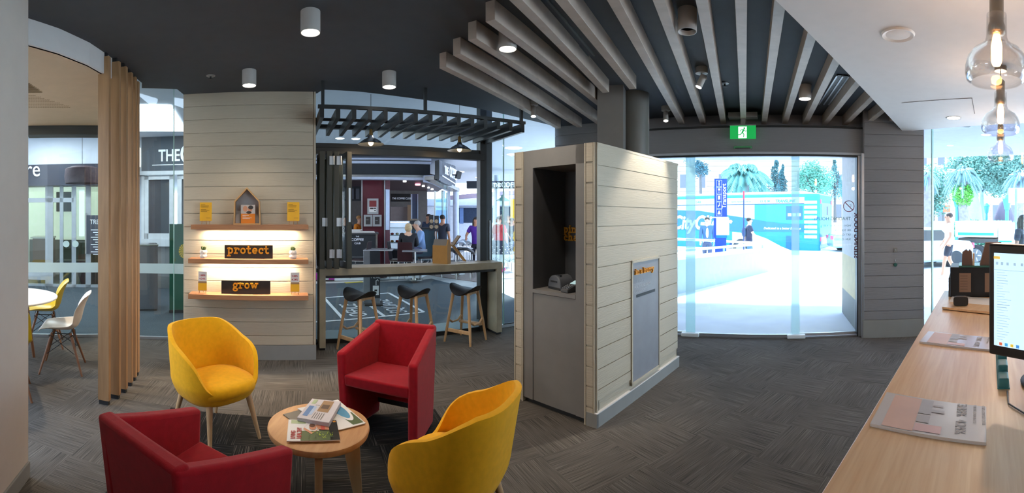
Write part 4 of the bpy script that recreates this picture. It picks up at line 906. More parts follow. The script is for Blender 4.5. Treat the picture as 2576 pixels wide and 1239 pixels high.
def rose(px, y, lab, nm_='sprinkler'):
    p = G(px, y, CZ); t = thing(nm_, lab, 'sprinkler', (p.x, p.y, CZ)); MB().lathe([(0, 0), (.045, 0), (.045, -.006), (.03, -.01), (0, -.01)], 28, cap=False).build('rose', M('pale_metal', '#a2a2a2', .4, metal=.3), t, smooth=40); MB().lathe([(0, -.01), (.01, -.01), (.01, -.035), (.022, -.037), (.022, -.04), (0, -.04)], 16, cap=False).build('nozzle', m_black, t)
rose(530, 190, 'small sprinkler on the dark ceiling at left'); rose(1823, 209, 'small sprinkler between two oak beams near the exit sign')
p = G(1945, 293, CZ); t = thing('dome_camera', 'dome security camera on the ceiling right of the exit sign', 'camera', (p.x, p.y, CZ)); MB().cyl((0, 0, -.05), (0, 0, 0), .082, .088, 32).build('base', m_grey, t, smooth=40); MB().ell((0, 0, -.05), (.055, .055, .055), 24, 12).build('dome', M('dome_dark', '#1c1d20', .1), t, smooth=180); MB().lathe([(.056, -.05), (.078, -.05), (.076, -.065), (.056, -.06)], 32, cap=False).build('bezel', m_can, t, smooth=40)
def vent(pts, n_, lab, col):
    a, b = G(*pts[0], CZ - .01), G(*pts[1], CZ - .01); t = thing('air_vent', lab, 'air vent', (a.x, a.y, CZ), math.atan2(b.y - a.y, b.x - a.x)); L_ = (b - a).length
    MB().box(0, L_, -.03 * n_, .03 * n_, -.012, 0).build('backing', m_black, t)
    for k in range(n_ + 1): y = -.03 * n_ + .06 * k; MB().box(0, L_, y - .008, y + .008, -.022, -.006).build('blade', col, t)
vent([(1375, -5), (1495, 138)], 2, 'dark linear air vent between the beams near the column', M('vent_dark', '#4b4c4e', .3, metal=.5))
vent([(2128, 190), (2078, 262)], 3, 'silver linear air vent beside the white soffit edge', m_alu)
# white soffit fittings
p = G(2259, 86, 2.75); t = thing('ceiling_speaker', 'flush round speaker in the white soffit', 'speaker', (p.x, p.y, 2.75)); MB().lathe([(0, -.006), (.07, -.006), (.078, -.004), (.1, -.012), (.108, 0), (0, 0)], 48, cap=False).build('grille', M('speaker_white', '#e6dcd4', .6), t, smooth=30)
p = G(2399, 296, 2.75); t = thing('recessed_downlight', 'lit recessed downlight in the white soffit above the window', 'ceiling light', (p.x, p.y, 2.75)); MB().lathe([(.075, -.004), (.09, -.006), (.094, 0), (.075, 0)], 40, cap=False).build('bezel', m_can, t, smooth=30); MB().lathe([(0, -.004), (.075, -.004), (.075, 0), (0, 0)], 32, cap=False).build('lamp_face', m_led, t); spot_light(t, (0, 0, -.02), 45)
# exit sign
p = gd(1869, 5.62); t = thing('exit_sign', 'green illuminated running-man exit sign hung in front of the door header', 'exit sign', (p.x, p.y, 0), -.597)
z0, z1 = zat(349, 5.62), zat(316, 5.62); MB().box(-.168, .168, -.012, .012, z0, z1).build('sign_panel', M('exit_green', '#128a3e', .4, em='#16a34c', es=.9), t)
MB().box(-.17, .17, -.014, .014, z1, z1 + .012).build('edge', m_alu, t); MB().box(-.19, .19, -.05, .09, z1 + .10, z1 + .17).build('housing', m_grey, t, bevel=.006); MB().box(-.03, .03, -.008, .008, z1 + .01, z1 + .11).build('bracket', m_grey, t)
zc = (z0 + z1) / 2; h = z1 - z0; mw = M('exit_white', '#e6fff0', .5, em='#dffff0', es=1.3); MB().slabxz([(-.06, zc - h * .46), (.05, zc - h * .46), (.05, zc + h * .42), (-.06, zc + h * .42)], -.0135, -.012).build('doorway_symbol', mw, t)
m = MB(); gr = lambda a, b, w_: m.beam((a[0], -.0145, zc + a[1]), (b[0], -.0145, zc + b[1]), .002, w_, up=Vector((-(b[1] - a[1]), 0, b[0] - a[0])).normalized())
m.cyl((.018, -.0155, zc + .05), (.018, -.0135, zc + .05), .0115, n=14)
for a, b, w_ in (((.012, .036), (-.008, -.006), .020), ((.01, .034), (-.028, .026), .008), ((-.028, .026), (-.036, .008), .008), ((.014, .032), (.034, .010), .008), ((.034, .010), (.048, .018), .008), ((-.008, -.006), (.014, -.03), .011), ((.014, -.03), (.008, -.065), .010), ((-.010, -.004), (-.03, -.03), .011), ((-.03, -.03), (-.062, -.034), .010)): gr(a, b, w_)
m.build('running_figure', MATS['exit_green'], t)
p = gd(1869, 5.70); t = thing('door_sensor', 'grey motion sensor on the header under the exit sign', 'sensor', (p.x, p.y, 2.49), -.597); MB().hexa([(-.125, -.03, 0), (.125, -.03, 0), (.125, .06, 0), (-.125, .06, 0)], [(-.12, 0, .045), (.12, 0, .045), (.12, .06, .045), (-.12, .06, .045)]).build('housing', m_alu, t, bevel=.004); MB().box(-.1, .1, -.032, -.02, .004, .014).build('lens', m_black, t)
# wall plate and green button on the pier
u_, d_ = hit(2252, P1, P2); pr_ = ang(P1, P2)
t = thing('wall_switch', 'small grey switch plate on the right boarded pier', 'switch', (P1[0] + cos(pr_) * u_, P1[1] + sin(pr_) * u_, zat(628, d_)), pr_); MB().box(-.022, .022, -.03, -.012, -.032, .032).build('plate', m_grey, t, bevel=.003); MB().box(-.008, .008, -.036, -.028, -.014, .014).build('rocker', m_alu, t)
t = thing('release_button', 'round green push button below the switch plate on the pier', 'button', (P1[0] + cos(pr_) * u_, P1[1] + sin(pr_) * u_, zat(665, d_)), pr_); MB().cyl((0, -.012, 0), (0, -.035, 0), .026, .022, 20).build('button_body', M('button_green', '#1f4a43', .4), t, smooth=40); MB().box(-.008, .008, -.02, -.012, .045, .07).build('keyhole_plate', m_alu, t)
# ================================================================ glass pendants over the counter
m_lg = bpy.data.materials.new('lamp_glass'); m_lg.use_nodes = True; _t = m_lg.node_tree; _t.nodes.clear()
_o = _t.nodes.new('ShaderNodeOutputMaterial'); _a = _t.nodes.new('ShaderNodeBsdfTransparent'); _g = _t.nodes.new('ShaderNodeBsdfGlossy'); _m = _t.nodes.new('ShaderNodeMixShader'); _f = _t.nodes.new('ShaderNodeLayerWeight'); _n = _t.nodes.new('ShaderNodeMapRange')
_a.inputs[0].default_value = (.97, .955, .94, 1); _g.inputs['Roughness'].default_value = .03; _f.inputs[0].default_value = .35; _n.inputs['To Min'].default_value = .05; _n.inputs['To Max'].default_value = .55
for x in ((_f.outputs['Facing'], _n.inputs[0]), (_n.outputs[0], _m.inputs[0]), (_a.outputs[0], _m.inputs[1]), (_g.outputs[0], _m.inputs[2]), (_m.outputs[0], _o.inputs[0])): _t.links.new(*x)
def pendant(px, d, lab):
    p = gd(px, d); zb = 2.235; t = thing('glass_pendant', lab, 'pendant lamp', (p.x, p.y, zb), 0, 'clear glass pendants over the counter')
    MB().lathe([(.122, 0), (.142, .014), (.150, .045), (.149, .08), (.137, .12), (.112, .152), (.08, .172), (.058, .19), (.050, .215), (.048, .32), (.045, .32), (.047, .215), (.055, .188), (.078, .169), (.110, .149), (.134, .118), (.146, .08), (.147, .045), (.139, .016), (.120, .003)], 56, cap=False).build('lamp_shade', m_lg, t, smooth=60)
    MB().lathe([(0, .225), (.034, .225), (.043, .235), (.042, .265), (.034, .285), (.034, .40), (.02, .415), (.006, .42), (.006, .44)], 32, cap=False).build('lamp_holder', M('pewter', '#8b8276', .3, metal=.9), t, smooth=50)
    MB().cyl((0, 0, .43), (0, 0, CZ - zb - .25 - .03), .0035, n=6).build('cord', m_black, t)
    MB().cyl((0, 0, 2.75 - zb - .035), (0, 0, 2.75 - zb), .048, n=28).build('ceiling_cup', M('pewter', '#8b8276'), t, smooth=40)
    MB().lathe([(0, .075), (.018, .08), (.026, .10), (.027, .17), (.02, .21), (.016, .225), (0, .225)], 20, cap=False).build('bulb', m_bulb, t, smooth=60)
    l = bpy.data.lights.new('bulb_light', 'POINT'); l.energy = 10; l.color = (1, .72, .48); l.shadow_soft_size = .03; lo = bpy.data.objects.new('bulb_light', l); C.objects.link(lo); lo.parent = t; lo.location = (0, 0, -.06)
pendant(2507, 2.05, 'large clear glass pendant with glowing filament, nearest of the three'); pendant(2517, 3.32, 'clear glass pendant in the middle of the row of three'); pendant(2517, 4.9, 'clear glass pendant farthest away, in front of the window')
# ================================================================ reception counter
DZ = 1.05; d0 = Vector((.565, .653)); du = Vector((.884, .452)).normalized(); dv_ = Vector((du.y, -du.x)); DR = math.atan2(du.y, du.x)
def dk_(u, v, z=DZ): q_ = d0 + du * u + dv_ * v; return Vector((q_.x, q_.y, z))
t = thing('reception_counter', 'long pale oak reception counter running to the street window', 'counter', (d0.x, d0.y, 0), DR)
MB().box(-1.6, 2.42, -.82, 0, DZ - .035, DZ).build('worktop', m_desk, t, bevel=.003)
MB().box(-1.55, 2.36, -.78, -.06, .1, DZ - .035).build('carcass', m_dgrey, t); MB().box(-1.5, 2.3, -.74, -.1, 0, .1).build('plinth', m_black, t)
# monitor
mp_ = P(2487, 612, 1.36); mr_ = P(2590, 612, 1.285); mrz = math.atan2(mr_.y - mp_.y, mr_.x - mp_.x)
t = thing('computer_monitor', 'black computer monitor with a lit pale screen, at the right edge', 'monitor', (mp_.x, mp_.y, DZ), mrz)
mz0, mz1 = zat(889, 1.36) - DZ, zat(612, 1.36) - DZ; W2 = .53
MB().box(0, W2, 0, .045, mz0, mz1).build('bezel', M('bezel_black', '#141519', .35), t, bevel=.006, seg=2)
sc = MB().box(.022, W2 - .022, -.003, .002, mz0 + .032, mz1 - .028).build('screen', M('screen_blue', '#cfe9ff', .3, em='#b9dcf6', es=1.15), t)
mk = lambda n_, c_: M(n_, c_, .4, em=c_, es=.8)
x0_, x1_, zt_, zb_ = .022, W2 - .022, mz1 - .028, mz0 + .032
def sb(a, b, z_, h_, mat, nm_='screen_icon'): MB().box(a, b, -.0045, -.003, z_, z_ + h_).build(nm_, mat, sc)
m_sy = mk('screen_yellow', '#e8c15a'); m_sg = mk('screen_grey', '#8fa5bd'); m_sl = mk('screen_line', '#a9c4dc')
sb(x0_ + .0, x0_ + .022, zt_ - .018, .008, m_sy); sb(x0_, x1_, zt_ - .052, .001, m_sg, 'screen_line')
for i, x in enumerate((.012, .03, .05, .075, .1, .13)): sb(x0_ + x - .004, x0_ + x + .004, zt_ - .036, .009, m_sl)
r_ = random.Random(3)
for i in range(27):
    z_ = zt_ - .06 - i * .0082
    if z_ < zb_ + .02: break
    sb(x0_ + .012, x0_ + .012 + r_.uniform(.02, .05), z_, .0016, m_sg if i in (3, 12, 13) else m_sl, 'screen_line')
for i, c_ in enumerate(('#d96a4a', '#4aa3d9', '#e0c04a', '#4a90d9')): sb(x0_ + .02 + i * .02, x0_ + .03 + i * .02, zb_ + .003, .009, mk('task%d' % i, c_), 'taskbar_icon')
MB().box(.12, .26, .045, .15, .0, mz0 + .12).build('stand', M('bezel_black', '#141519'), t)
m = MB(); m.lathe([(0, 0), (.115, 0), (.12, .008), (.11, .014), (0, .016)], 40, c=(.15, .18, 0), cap=False); m.build('stand_base', M('bezel_black', '#141519'), t, smooth=40)
MB().tube([(.05, .03, .004), (.1, -.045, .004), (.2, -.09, .004), (.4, -.1, .004)], .0025, 6).build('cable', m_black, t)
# standing teal letters seen edge-on
t = thing('word_block', 'teal wooden word standing edge-on beside the monitor foot', 'ornament', G(2524, 962, DZ), DR - .35)
bx0 = 0
a_, b_ = G(2525, 978, DZ), G(2518, 900, DZ); an_ = math.atan2(b_.y - a_.y, b_.x - a_.x); t.location = a_; t.rotation_euler = (0, 0, an_); LL = (b_ - a_).length
for i, (wd_, h_) in enumerate(((.035, .034), (.05, .052), (.05, .062), (.04, .05), (.06, .07))):
    x = i * LL * .24; MB().box(x, x + LL * .22, -.017, .017, 0, h_).build('letter', M('teal_paint', '#3f8287', .5), t, bevel=.006, seg=3)
MB().box(0, LL * 1.2, -.02, .02, -.0005, .004).build('base_strip', MATS['teal_paint'], t)
# sleeves and papers on the counter
m_slv = M('clear_sleeve', '#d7cfcb', .18, var=.02)
pr1 = M('print_peach', '#dbb3a0', .4); pr2 = M('print_faint', '#b3adac', .4); pr3 = M('print_pink', '#dcb3ae', .4)
def sleeve(px, lab, big):
    o, cs = flat('display_sleeve', px, DZ + .0005, .008, m_slv, lab, 'display sleeve', 'plastic display sleeves lying on the counter')
    # corners: near-left, far-left, far-right, near-right -> u across (near to far), v along (left to right)
    patch(o, cs, .02, .96, .10, .38, pr1, 'printed_block', .0008); patch(o, cs, .52, .96, .385, .5, pr2, 'printed_figure', .0012); patch(o, cs, .60, .68, .50, .62, pr2, 'printed_figure', .0016); patch(o, cs, .28, .48, .385, .5, pr2, 'printed_figure', .0012); patch(o, cs, .05, .24, .385, .62, pr3, 'printed_figure', .0012); patch(o, cs, .78, .84, .51, .60, pr2, 'printed_figure', .0012)
    e_ = cs[1] - cs[0]; vv = cs[3] - cs[0]; aa = math.atan2(-e_.y, -e_.x); k = e_.length
    for s_, v_, sz, u_ in (('3.88%', .76, .30, .92), ('4.24%', .76, .30, .46), ('OUR LOWEST EVER', .99, .098, .93), ('HOME LOAN RATE', .91, .098, .93)):
        p_ = cs[1] * 1 + vv * (v_ - .02) - e_ * (1 - u_) + Vector((0, 0, .002))
        text(s_, k * sz * (.62 if big else .62), M('sleeve_print', '#a9a19d', .5), o, p_, (0, 0, aa), 'printed_text', .0002, bold=.0006 if sz > .2 else 0, sx=.78 if sz > .2 else 1.0)
sleeve([(2189, 1064), (2231, 985), (2481, 1022), (2481, 1112)], 'plastic sleeve with a peach leaflet lying on the counter, nearest the camera', True)
sleeve([(2313, 858), (2336, 832), (2500, 848), (2498, 879)], 'plastic sleeve lying on the counter beside the monitor, farther from the camera', False)
o, cs = flat('white_sheet', [(2385, 764), (2396, 742), (2520, 752), (2518, 775)], DZ + .0005, .004, m_paper, 'white sheet on the counter in front of the black display box', 'paper')
o, cs = flat('wooden_board', [(2370, 771), (2376, 757), (2560, 772), (2560, 790)], DZ + .005, .012, m_desk, 'thin pale board lying on the counter under the small black clock', 'board')
pc = G(2417, 770, DZ + .017); t = thing('desk_clock', 'small rounded black clock box with gold edge on the pale board', 'clock', (pc.x, pc.y, DZ + .0185), -az(2417))
m = MB(); r_ = []
for i in range(24):
    a = 2 * PI * i / 24; ex = 2 / 4.5; r_.append((abs(cos(a)) ** ex * (1 if cos(a) >= 0 else -1) * .043, .028 + abs(sin(a)) ** ex * (1 if sin(a) >= 0 else -1) * .027))
m.hexa([(x, 0, z) for x, z in r_], [(x, .04, z) for x, z in r_]); m.build('body', m_black, t, smooth=40); m = MB(); m.hexa([(x * 1.04, .0, .028 + (z - .028) * 1.04) for x, z in r_], [(x * 1.04, .004, .028 + (z - .028) * 1.04) for x, z in r_]); m.build('gold_rim', M('aged_brass', '#7c6238'), t, loc=(.0, .004, 0), smooth=40)
# black display box with cards and wooden houses on it
bc = P(2390, 745, 2.97); t = thing('display_box', 'black display box on the far end of the counter with kraft cards on its face', 'display box', (bc.x, bc.y, DZ), -az(2440))
bh = .205; MB().box(0, .42, 0, .28, .001, bh).build('box', M('box_black', '#15171c', .4), t, bevel=.004); MB().box(-.012, .0, .02, .26, 0, .13).build('side_tray', m_dgrey, t)
m_kr = M('kraft_card', '#8e6f5c', .7); 
for x in (.098, .268): c_ = MB().box(x - (.035 if x < .2 else .03), x + .045, -.004, 0, .035, .165).build('card', m_kr, t)
for x, n_ in ((.07, 6),):
    for i in range(n_): MB().box(x, x + .05, -.0055, -.004, .145 - i * .018, .148 - i * .018).build('text_line', M('kraft_dark', '#6a5142', .7), t)
MB().box(.06, .42, -.01, .2, bh, bh + .012).build('glass_tray', M('green_acrylic', '#3f6b62', .2), t)
hb = bc + Vector((0, 0, 0))
R_ = Matrix.Rotation(-az(2440), 3, 'Z')
t = thing('wooden_house', 'small brown house-shaped block with twin gables on the display box', 'ornament', Vector((bc.x, bc.y, DZ + bh + .0125)) + R_ @ Vector((.08, .05, 0)), -az(2440))
MB().slabxz([(0, 0), (.075, 0), (.07, .09), (.055, .105), (.045, .092), (.03, .105), (.003, .085)], -.02, .06).build('house_body', M('house_brown', '#6d5348', .7), t); MB().box(.075, .088, -.02, .06, .0, .08).build('side_wall', m_desk, t)
t = thing('wooden_wedge', 'tall brown wedge-shaped wooden block on the display box, half behind the monitor', 'ornament', Vector((bc.x, bc.y, DZ + bh + .0125)) + R_ @ Vector((.205, .05, 0)), -az(2440))
MB().slabxz([(0, 0), (.15, 0), (.15, .155), (.04, .155)], -.02, .06).build('wedge', MATS['house_brown'], t)
# ================================================================ people
def skin(verts, edges, sub=1):
    """verts: name -> (pos, radius); returns an evaluated smooth mesh"""
    me = bpy.data.meshes.new('tmp'); names = list(verts); me.from_pydata([verts[n][0] for n in names], [(names.index(a), names.index(b)) for a, b in edges], [])
    o = bpy.data.objects.new('tmp', me); C.objects.link(o); o.modifiers.new('s', 'SKIN')
    for i, n in enumerate(names):
        r = verts[n][1]; me.skin_vertices[0].data[i].radius = (r, r) if not isinstance(r, tuple) else r
    me.skin_vertices[0].data[0].use_root = True
    sb_ = o.modifiers.new('ss', 'SUBSURF'); sb_.levels = sub; sb_.render_levels = sub
    dg = bpy.context.evaluated_depsgraph_get(); ev = o.evaluated_get(dg); r = bpy.data.meshes.new_from_object(ev)
    bpy.data.objects.remove(o); bpy.data.meshes.remove(me); return r
def person(label, loc, faz, H=1.7, build=1.0, skin_c='#c69676', hair_c='#2c2420', top=None, bottom=None, shoes='#2a2a2a', pose=None, hair='short', sleeve='short', bottom_kind='trousers', group=None, shorts=False, extra=None):
    """local: +y is forward, x to the person's right, pose overrides joints in units of body height"""
    t = thing('person', label, 'person', loc, -faz, group)
    J = dict(pelvis=(0, 0, .53), waist=(0, 0, .60), chest=(0, 0, .70), shold=(0, 0, .785), neck=(0, .005, .845), jaw=(0, .018, .885), head=(0, .012, .925), crown=(0, .005, .955),
             hl=(-.052, 0, .50), hr=(.052, 0, .50), kl=(-.055, .01, .285), kr=(.055, .01, .285), al=(-.055, 0, .045), ar=(.055, 0, .045), tl=(-.06, .075, .015), tr=(.06, .075, .015),
             sl=(-.105, 0, .80), sr=(.105, 0, .80), el=(-.135, -.01, .63), er=(.135, -.01, .63), wl=(-.135, .04, .49), wr=(.135, .04, .49))
    J.update(pose or {})
    J = {k: Vector(v) * H for k, v in J.items()}
    b = build
    R = dict(pelvis=(.085 * b, .066 * b), waist=(.076 * b, .058 * b), chest=(.088 * b, .064 * b), shold=(.062 * b, .05 * b), neck=.031, jaw=(.038, .045), head=(.046, .055), crown=(.034, .04), hl=.052 * b, hr=.052 * b, kl=.033 * b, kr=.033 * b, al=.022, ar=.022, tl=.02, tr=.02, sl=.034 * b, sr=.034 * b, el=.025 * b, er=.025 * b, wl=.016, wr=.016)
    R = {k: (v[0] * H, v[1] * H) if isinstance(v, tuple) else v * H for k, v in R.items()}
    E = [('pelvis', 'waist'), ('waist', 'chest'), ('chest', 'shold'), ('shold', 'neck'), ('neck', 'jaw'), ('jaw', 'head'), ('head', 'crown'), ('shold', 'sl'), ('shold', 'sr'), ('sl', 'el'), ('sr', 'er'), ('el', 'wl'), ('er', 'wr'), ('pelvis', 'hl'), ('pelvis', 'hr'), ('hl', 'kl'), ('hr', 'kr'), ('kl', 'al'), ('kr', 'ar'), ('al', 'tl'), ('ar', 'tr')]
    m_sk = M('skin_' + skin_c[1:], skin_c, .6, var=.04); m_hr = M('hair_' + hair_c[1:], hair_c, .7, var=.2, vs=60)
    sl_ = {'pelvis': .8, 'waist': .88, 'chest': .92, 'hl': .82, 'hr': .82}; sc_ = lambda k: tuple(v * sl_.get(k, 1) for v in R[k]) if isinstance(R[k], tuple) else R[k] * sl_.get(k, 1)
    me = skin({k: (J[k], sc_(k)) for k in J}, E)
    bm = bmesh.new(); bm.from_mesh(me); bpy.data.meshes.remove(me)
    m = MB(); m.bm.free(); m.bm = bm
    hd = J['head']; fw = (J['jaw'] - J['crown']); fwd = Vector((0, 1, 0))
    look = Vector((0, 1, 0))
    if 'look' in (pose or {}): look = Vector(pose['look']).normalized()
    q = look.to_track_quat('Y', 'Z').to_matrix().to_4x4()
    m.X = Matrix.Translation(hd) @ q
    m.ell((0, .057 * H * .92, -.006 * H), (.008 * H, .012 * H, .013 * H), 8, 6)
    for s_ in (-1, 1): m.ell((s_ * .046 * H, .0, -.004 * H), (.006 * H, .011 * H, .017 * H), 8, 6)
    m.mi = 1
    for s_ in (-1, 1): m.ell((s_ * .018 * H, .050 * H, .004 * H), (.0065 * H, .004 * H, .0035 * H), 8, 6); m.ell((s_ * .018 * H, .049 * H, .014 * H), (.011 * H, .004 * H, .002 * H), 8, 6)
    m.mi = 2; m.ell((0, .0515 * H, -.028 * H), (.015 * H, .004 * H, .004 * H), 8, 6); m.mi = 0
    m.X = Matrix()
    for w_, e_, s_ in (('wl', 'el', -1), ('wr', 'er', 1)):    # hands: palm, four fingers, thumb
        d = (J[w_] - J[e_]).normalized(); sd = d.cross(Vector((0, 0, 1))); sd = sd.normalized() if sd.length > .2 else Vector((0, 1, 0)); up = sd.cross(d).normalized()
        c = J[w_] + d * .03 * H
        m.beam(J[w_], c + d * .022 * H, .034 * H, .017 * H, up=up)
        for k in range(4):
            o_ = sd * (k - 1.5) * .0085 * H; ln = (.040, .047, .044, .034)[k] * H; a0 = c + d * .018 * H + o_; a1 = a0 + d * ln * .55 - up * .004 * H; a2 = a1 + d * ln * .35 - up * .012 * H
            m.tube([a0, a1, a2], [.0048 * H, .0044 * H, .0036 * H], 6)
        a0 = J[w_] + d * .012 * H - sd * s_ * .014 * H; m.tube([a0, a0 + d * .02 * H - sd * s_ * .012 * H, a0 + d * .038 * H - sd * s_ * .012 * H], [.0058 * H, .0052 * H, .0042 * H], 6)
    m.build('body', [m_sk, M('eye_dark', '#241c18', .4), M('lip', '#9a5a50', .6)], t, smooth=180)
    g = .012 * H
    def cloth(nm_, keys, mat, edges, add=g, rr=None):
        vs = {k: (J[k], ((R[k][0] + add, R[k][1] + add) if isinstance(R[k], tuple) else R[k] + add) if not rr or k not in rr else rr[k] * H) for k in keys}
        me_ = skin(vs, edges); me_.materials.append(mat)
        for p_ in me_.polygons: p_.use_smooth = True
        o = bpy.data.objects.new(nm_, me_); C.objects.link(o); o.parent = t; me_.name = nm_
    def mid(a, b_, k): J[a + b_] = J[a].lerp(J[b_], k); ra = R[a][0] if isinstance(R[a], tuple) else R[a]; rb = R[b_][0] if isinstance(R[b_], tuple) else R[b_]; R[a + b_] = ra * (1 - k) + rb * k; return a + b_
    J['hem'] = J['pelvis'] - (J['waist'] - J['pelvis']).normalized() * .035 * H; R['hem'] = R['pelvis']; J['belt'] = J['pelvis'].lerp(J['waist'], .4); R['belt'] = R['pelvis']
    ks_ = ['hem', 'pelvis', 'waist', 'chest', 'shold', 'sl', 'sr']; es = [('hem', 'pelvis'), ('pelvis', 'waist'), ('waist', 'chest'), ('chest', 'shold'), ('shold', 'sl'), ('shold', 'sr')]
    if sleeve == 'long': ks_ += ['el', 'er', mid('el', 'wl', .85), mid('er', 'wr', .85)]; es += [('sl', 'el'), ('sr', 'er'), ('el', 'elwl'), ('er', 'erwr')]
    else: ks_ += [mid('sl', 'el', .72), mid('sr', 'er', .72)]; es += [('sl', 'slel'), ('sr', 'srer')]
    cloth('top', ks_, M('cloth_' + top[1:], top, .85, var=.06), es)
    if bottom_kind == 'trousers':
        if shorts: ks_ = ['belt', 'pelvis', 'hl', 'hr', mid('hl', 'kl', .85), mid('hr', 'kr', .85)]; es = [('pelvis', 'hl'), ('pelvis', 'hr'), ('hl', 'hlkl'), ('hr', 'hrkr')]
        else: ks_ = ['belt', 'pelvis', 'hl', 'hr', 'kl', 'kr', 'al', 'ar']; es = [('pelvis', 'hl'), ('pelvis', 'hr'), ('hl', 'kl'), ('hr', 'kr'), ('kl', 'al'), ('kr', 'ar')]
        cloth('trousers' if not shorts else 'shorts', ks_, M('cloth_' + bottom[1:], bottom, .85, var=.06), es + [('belt', 'pelvis')], add=g * .8)
    else:
        bw = .12 * b * H; mt = M('skirt_dots', bottom, .85, var=.02)
        MB().lathe([(.085 * b * H, .57 * H), (bw, .50 * H), (bw * 1.1, .36 * H), (bw * 1.05, .2 * H)], 24).build('skirt', mt, t, smooth=60)
        m = MB()
        for i in range(12):
            for j in range(6):
                a = 2 * PI * (i + .5 * (j % 2)) / 12; r = bw * 1.09; z = (.22 + j * .05) * H; m.beam((r * cos(a) - .02 * sin(a), r * sin(a) + .02 * cos(a), z), (r * cos(a) + .02 * sin(a), r * sin(a) - .02 * cos(a), z), .012, .02, up=(0, 0, 1))
        m.build('skirt_pattern', m_paper, t)['kind'] = 'stuff'
    for a_, t_ in (('al', 'tl'), ('ar', 'tr')):
        m = MB(); A_, T_ = J[a_], J[t_]; d = (T_ - A_); m.tube([A_ - d * .35 + Vector((0, 0, -.01 * H)), A_ + Vector((0, 0, -.012 * H)), T_, T_ + d * .2], [.024 * H, .03 * H, .024 * H, .014 * H], 8)
        m.build('shoe', M('shoe_' + shoes[1:], shoes, .6), t, smooth=60)
    m = MB(); m.X = Matrix.Translation(hd) @ q
    m.ell((0, -.016 * H, .022 * H), (.051 * H, .053 * H, .043 * H), 16, 10)
    if hair == 'long': m.tube([(0, -.03 * H, .02 * H), (0, -.045 * H, -.04 * H), (.0, -.04 * H, -.12 * H), (0, -.03 * H, -.19 * H)], [.045 * H, .05 * H, .046 * H, .02 * H], 10); m.tube([(.045 * H, .0, .02 * H), (.05 * H, .0, -.06 * H), (.045 * H, .02 * H, -.15 * H)], [.018 * H, .02 * H, .01 * H], 8); m.tube([(-.045 * H, .0, .02 * H), (-.05 * H, .0, -.06 * H), (-.045 * H, .02 * H, -.15 * H)], [.018 * H, .02 * H, .01 * H], 8)
    if hair == 'bob': m.ell((0, -.026 * H, -.012 * H), (.058 * H, .044 * H, .06 * H), 16, 10)
    m.build('hair', m_hr, t, smooth=180)
    if extra == 'tee': MB().ell((0, .048 * H, .68 * H), (.03 * H, .042 * H, .105 * H), 12, 8).build('tee_front', m_paper, t, smooth=180)
    if extra == 'backpack':
        MB().ell((0, -.10 * H, .70 * H), (.075 * H, .05 * H, .10 * H), 14, 10).build('backpack', M('pack_navy', '#2c4660', .8), t, smooth=180)
    return t
SIT = dict(pelvis=(0, 0, .30), waist=(0, .0, .37), chest=(0, .02, .47), shold=(0, .03, .555), neck=(0, .045, .615), jaw=(0, .065, .652), head=(0, .06, .69), crown=(0, .05, .72), hl=(-.055, .03, .29), hr=(.055, .03, .29), kl=(-.065, .26, .30), kr=(.065, .26, .30), al=(-.065, .27, .05), ar=(.065, .27, .05), tl=(-.07, .345, .015), tr=(.07, .345, .015),
           sl=(-.105, .03, .57), sr=(.105, .03, .57), el=(-.13, .07, .42), er=(.13, .07, .42), wl=(-.07, .20, .42), wr=(.07, .20, .42))
def walk(k=1): return dict(kl=(-.05, .07 * k, .285), al=(-.055, .11 * k, .05), tl=(-.06, .18 * k if k > 0 else .11 * k + .07, .02), kr=(.05, -.0 * k, .28), ar=(.055, -.13 * k, .06), tr=(.06, -.13 * k + .07, .02), el=(-.13, -.05, .64), wl=(-.13, -.07, .51), er=(.13, .02, .64), wr=(.13, .10, .53))
DKZ = .06
# café side
person('seated woman with blonde hair in a black jacket, back turned, at the cafe table', gd(1027, 10.9) + Vector((0, 0, DKZ + .13)), math.radians(-10), 1.66, 1.05, '#d3a98c', '#b9a078', '#1d1f24', '#24242a', pose=SIT, hair='bob', sleeve='long')
person('grey-haired man in a light blue shirt sitting at the cafe table, looking down', gd(1060, 11.7) + Vector((0, 0, DKZ + .13)), math.radians(-115), 1.75, 1.05, '#c79a80', '#a3a09c', '#7f9cc4', '#595b72', pose=dict(SIT, jaw=(0, .09, .645), head=(0, .078, .685), crown=(0, .06, .715)), sleeve='long')
person('woman in a purple polo shirt with long dark hair standing beside the dark post', gd(1198, 12.4), math.radians(200), 1.62, 1.0, '#c08a6c', '#2a201e', '#5a2d9c', '#2a2a3a', hair='long', pose=dict(er=(.17, .05, .66), wr=(.12, .16, .62), el=(-.2, .03, .64), wl=(-.24, .12, .57)))
person('woman in a coral red top and spotted navy skirt walking past the window', gd(1256, 12.3), math.radians(235), 1.64, 1.4, '#cf9c84', '#4d3b38', '#d8404a', '#20243a', '#d83a86', bottom_kind='skirt', pose=dict(walk(), er=(.19, .02, .63), wr=(.15, .15, .56)))
person('man in a grey jacket bending forward behind the coral-topped woman', gd(1281, 15.5), math.radians(160), 1.7, 1.15, '#b98c76', '#6f6258', '#59595c', '#2d2f3a', pose=dict(chest=(0, .05, .69), shold=(0, .1, .76), neck=(0, .14, .80), jaw=(0, .18, .82), head=(0, .18, .86), crown=(0, .17, .89), sl=(-.1, .1, .78), sr=(.1, .1, .78), el=(-.13, .15, .63), er=(.13, .15, .63), wl=(-.1, .24, .55), wr=(.1, .24, .55)))
person('person in a cap far behind, between the white column and the yellow machine', gd(1262, 19), math.radians(180), 1.72, 1.1, '#b98c76', '#b9b3a8', '#8c8a88', '#3a3c46')
person('person with brown hair in the crowd beside the yellow machine', gd(1279, 20.5), math.radians(150), 1.68, 1.1, '#c79a80', '#6b3f30', '#9c6a60', '#3a3c46')
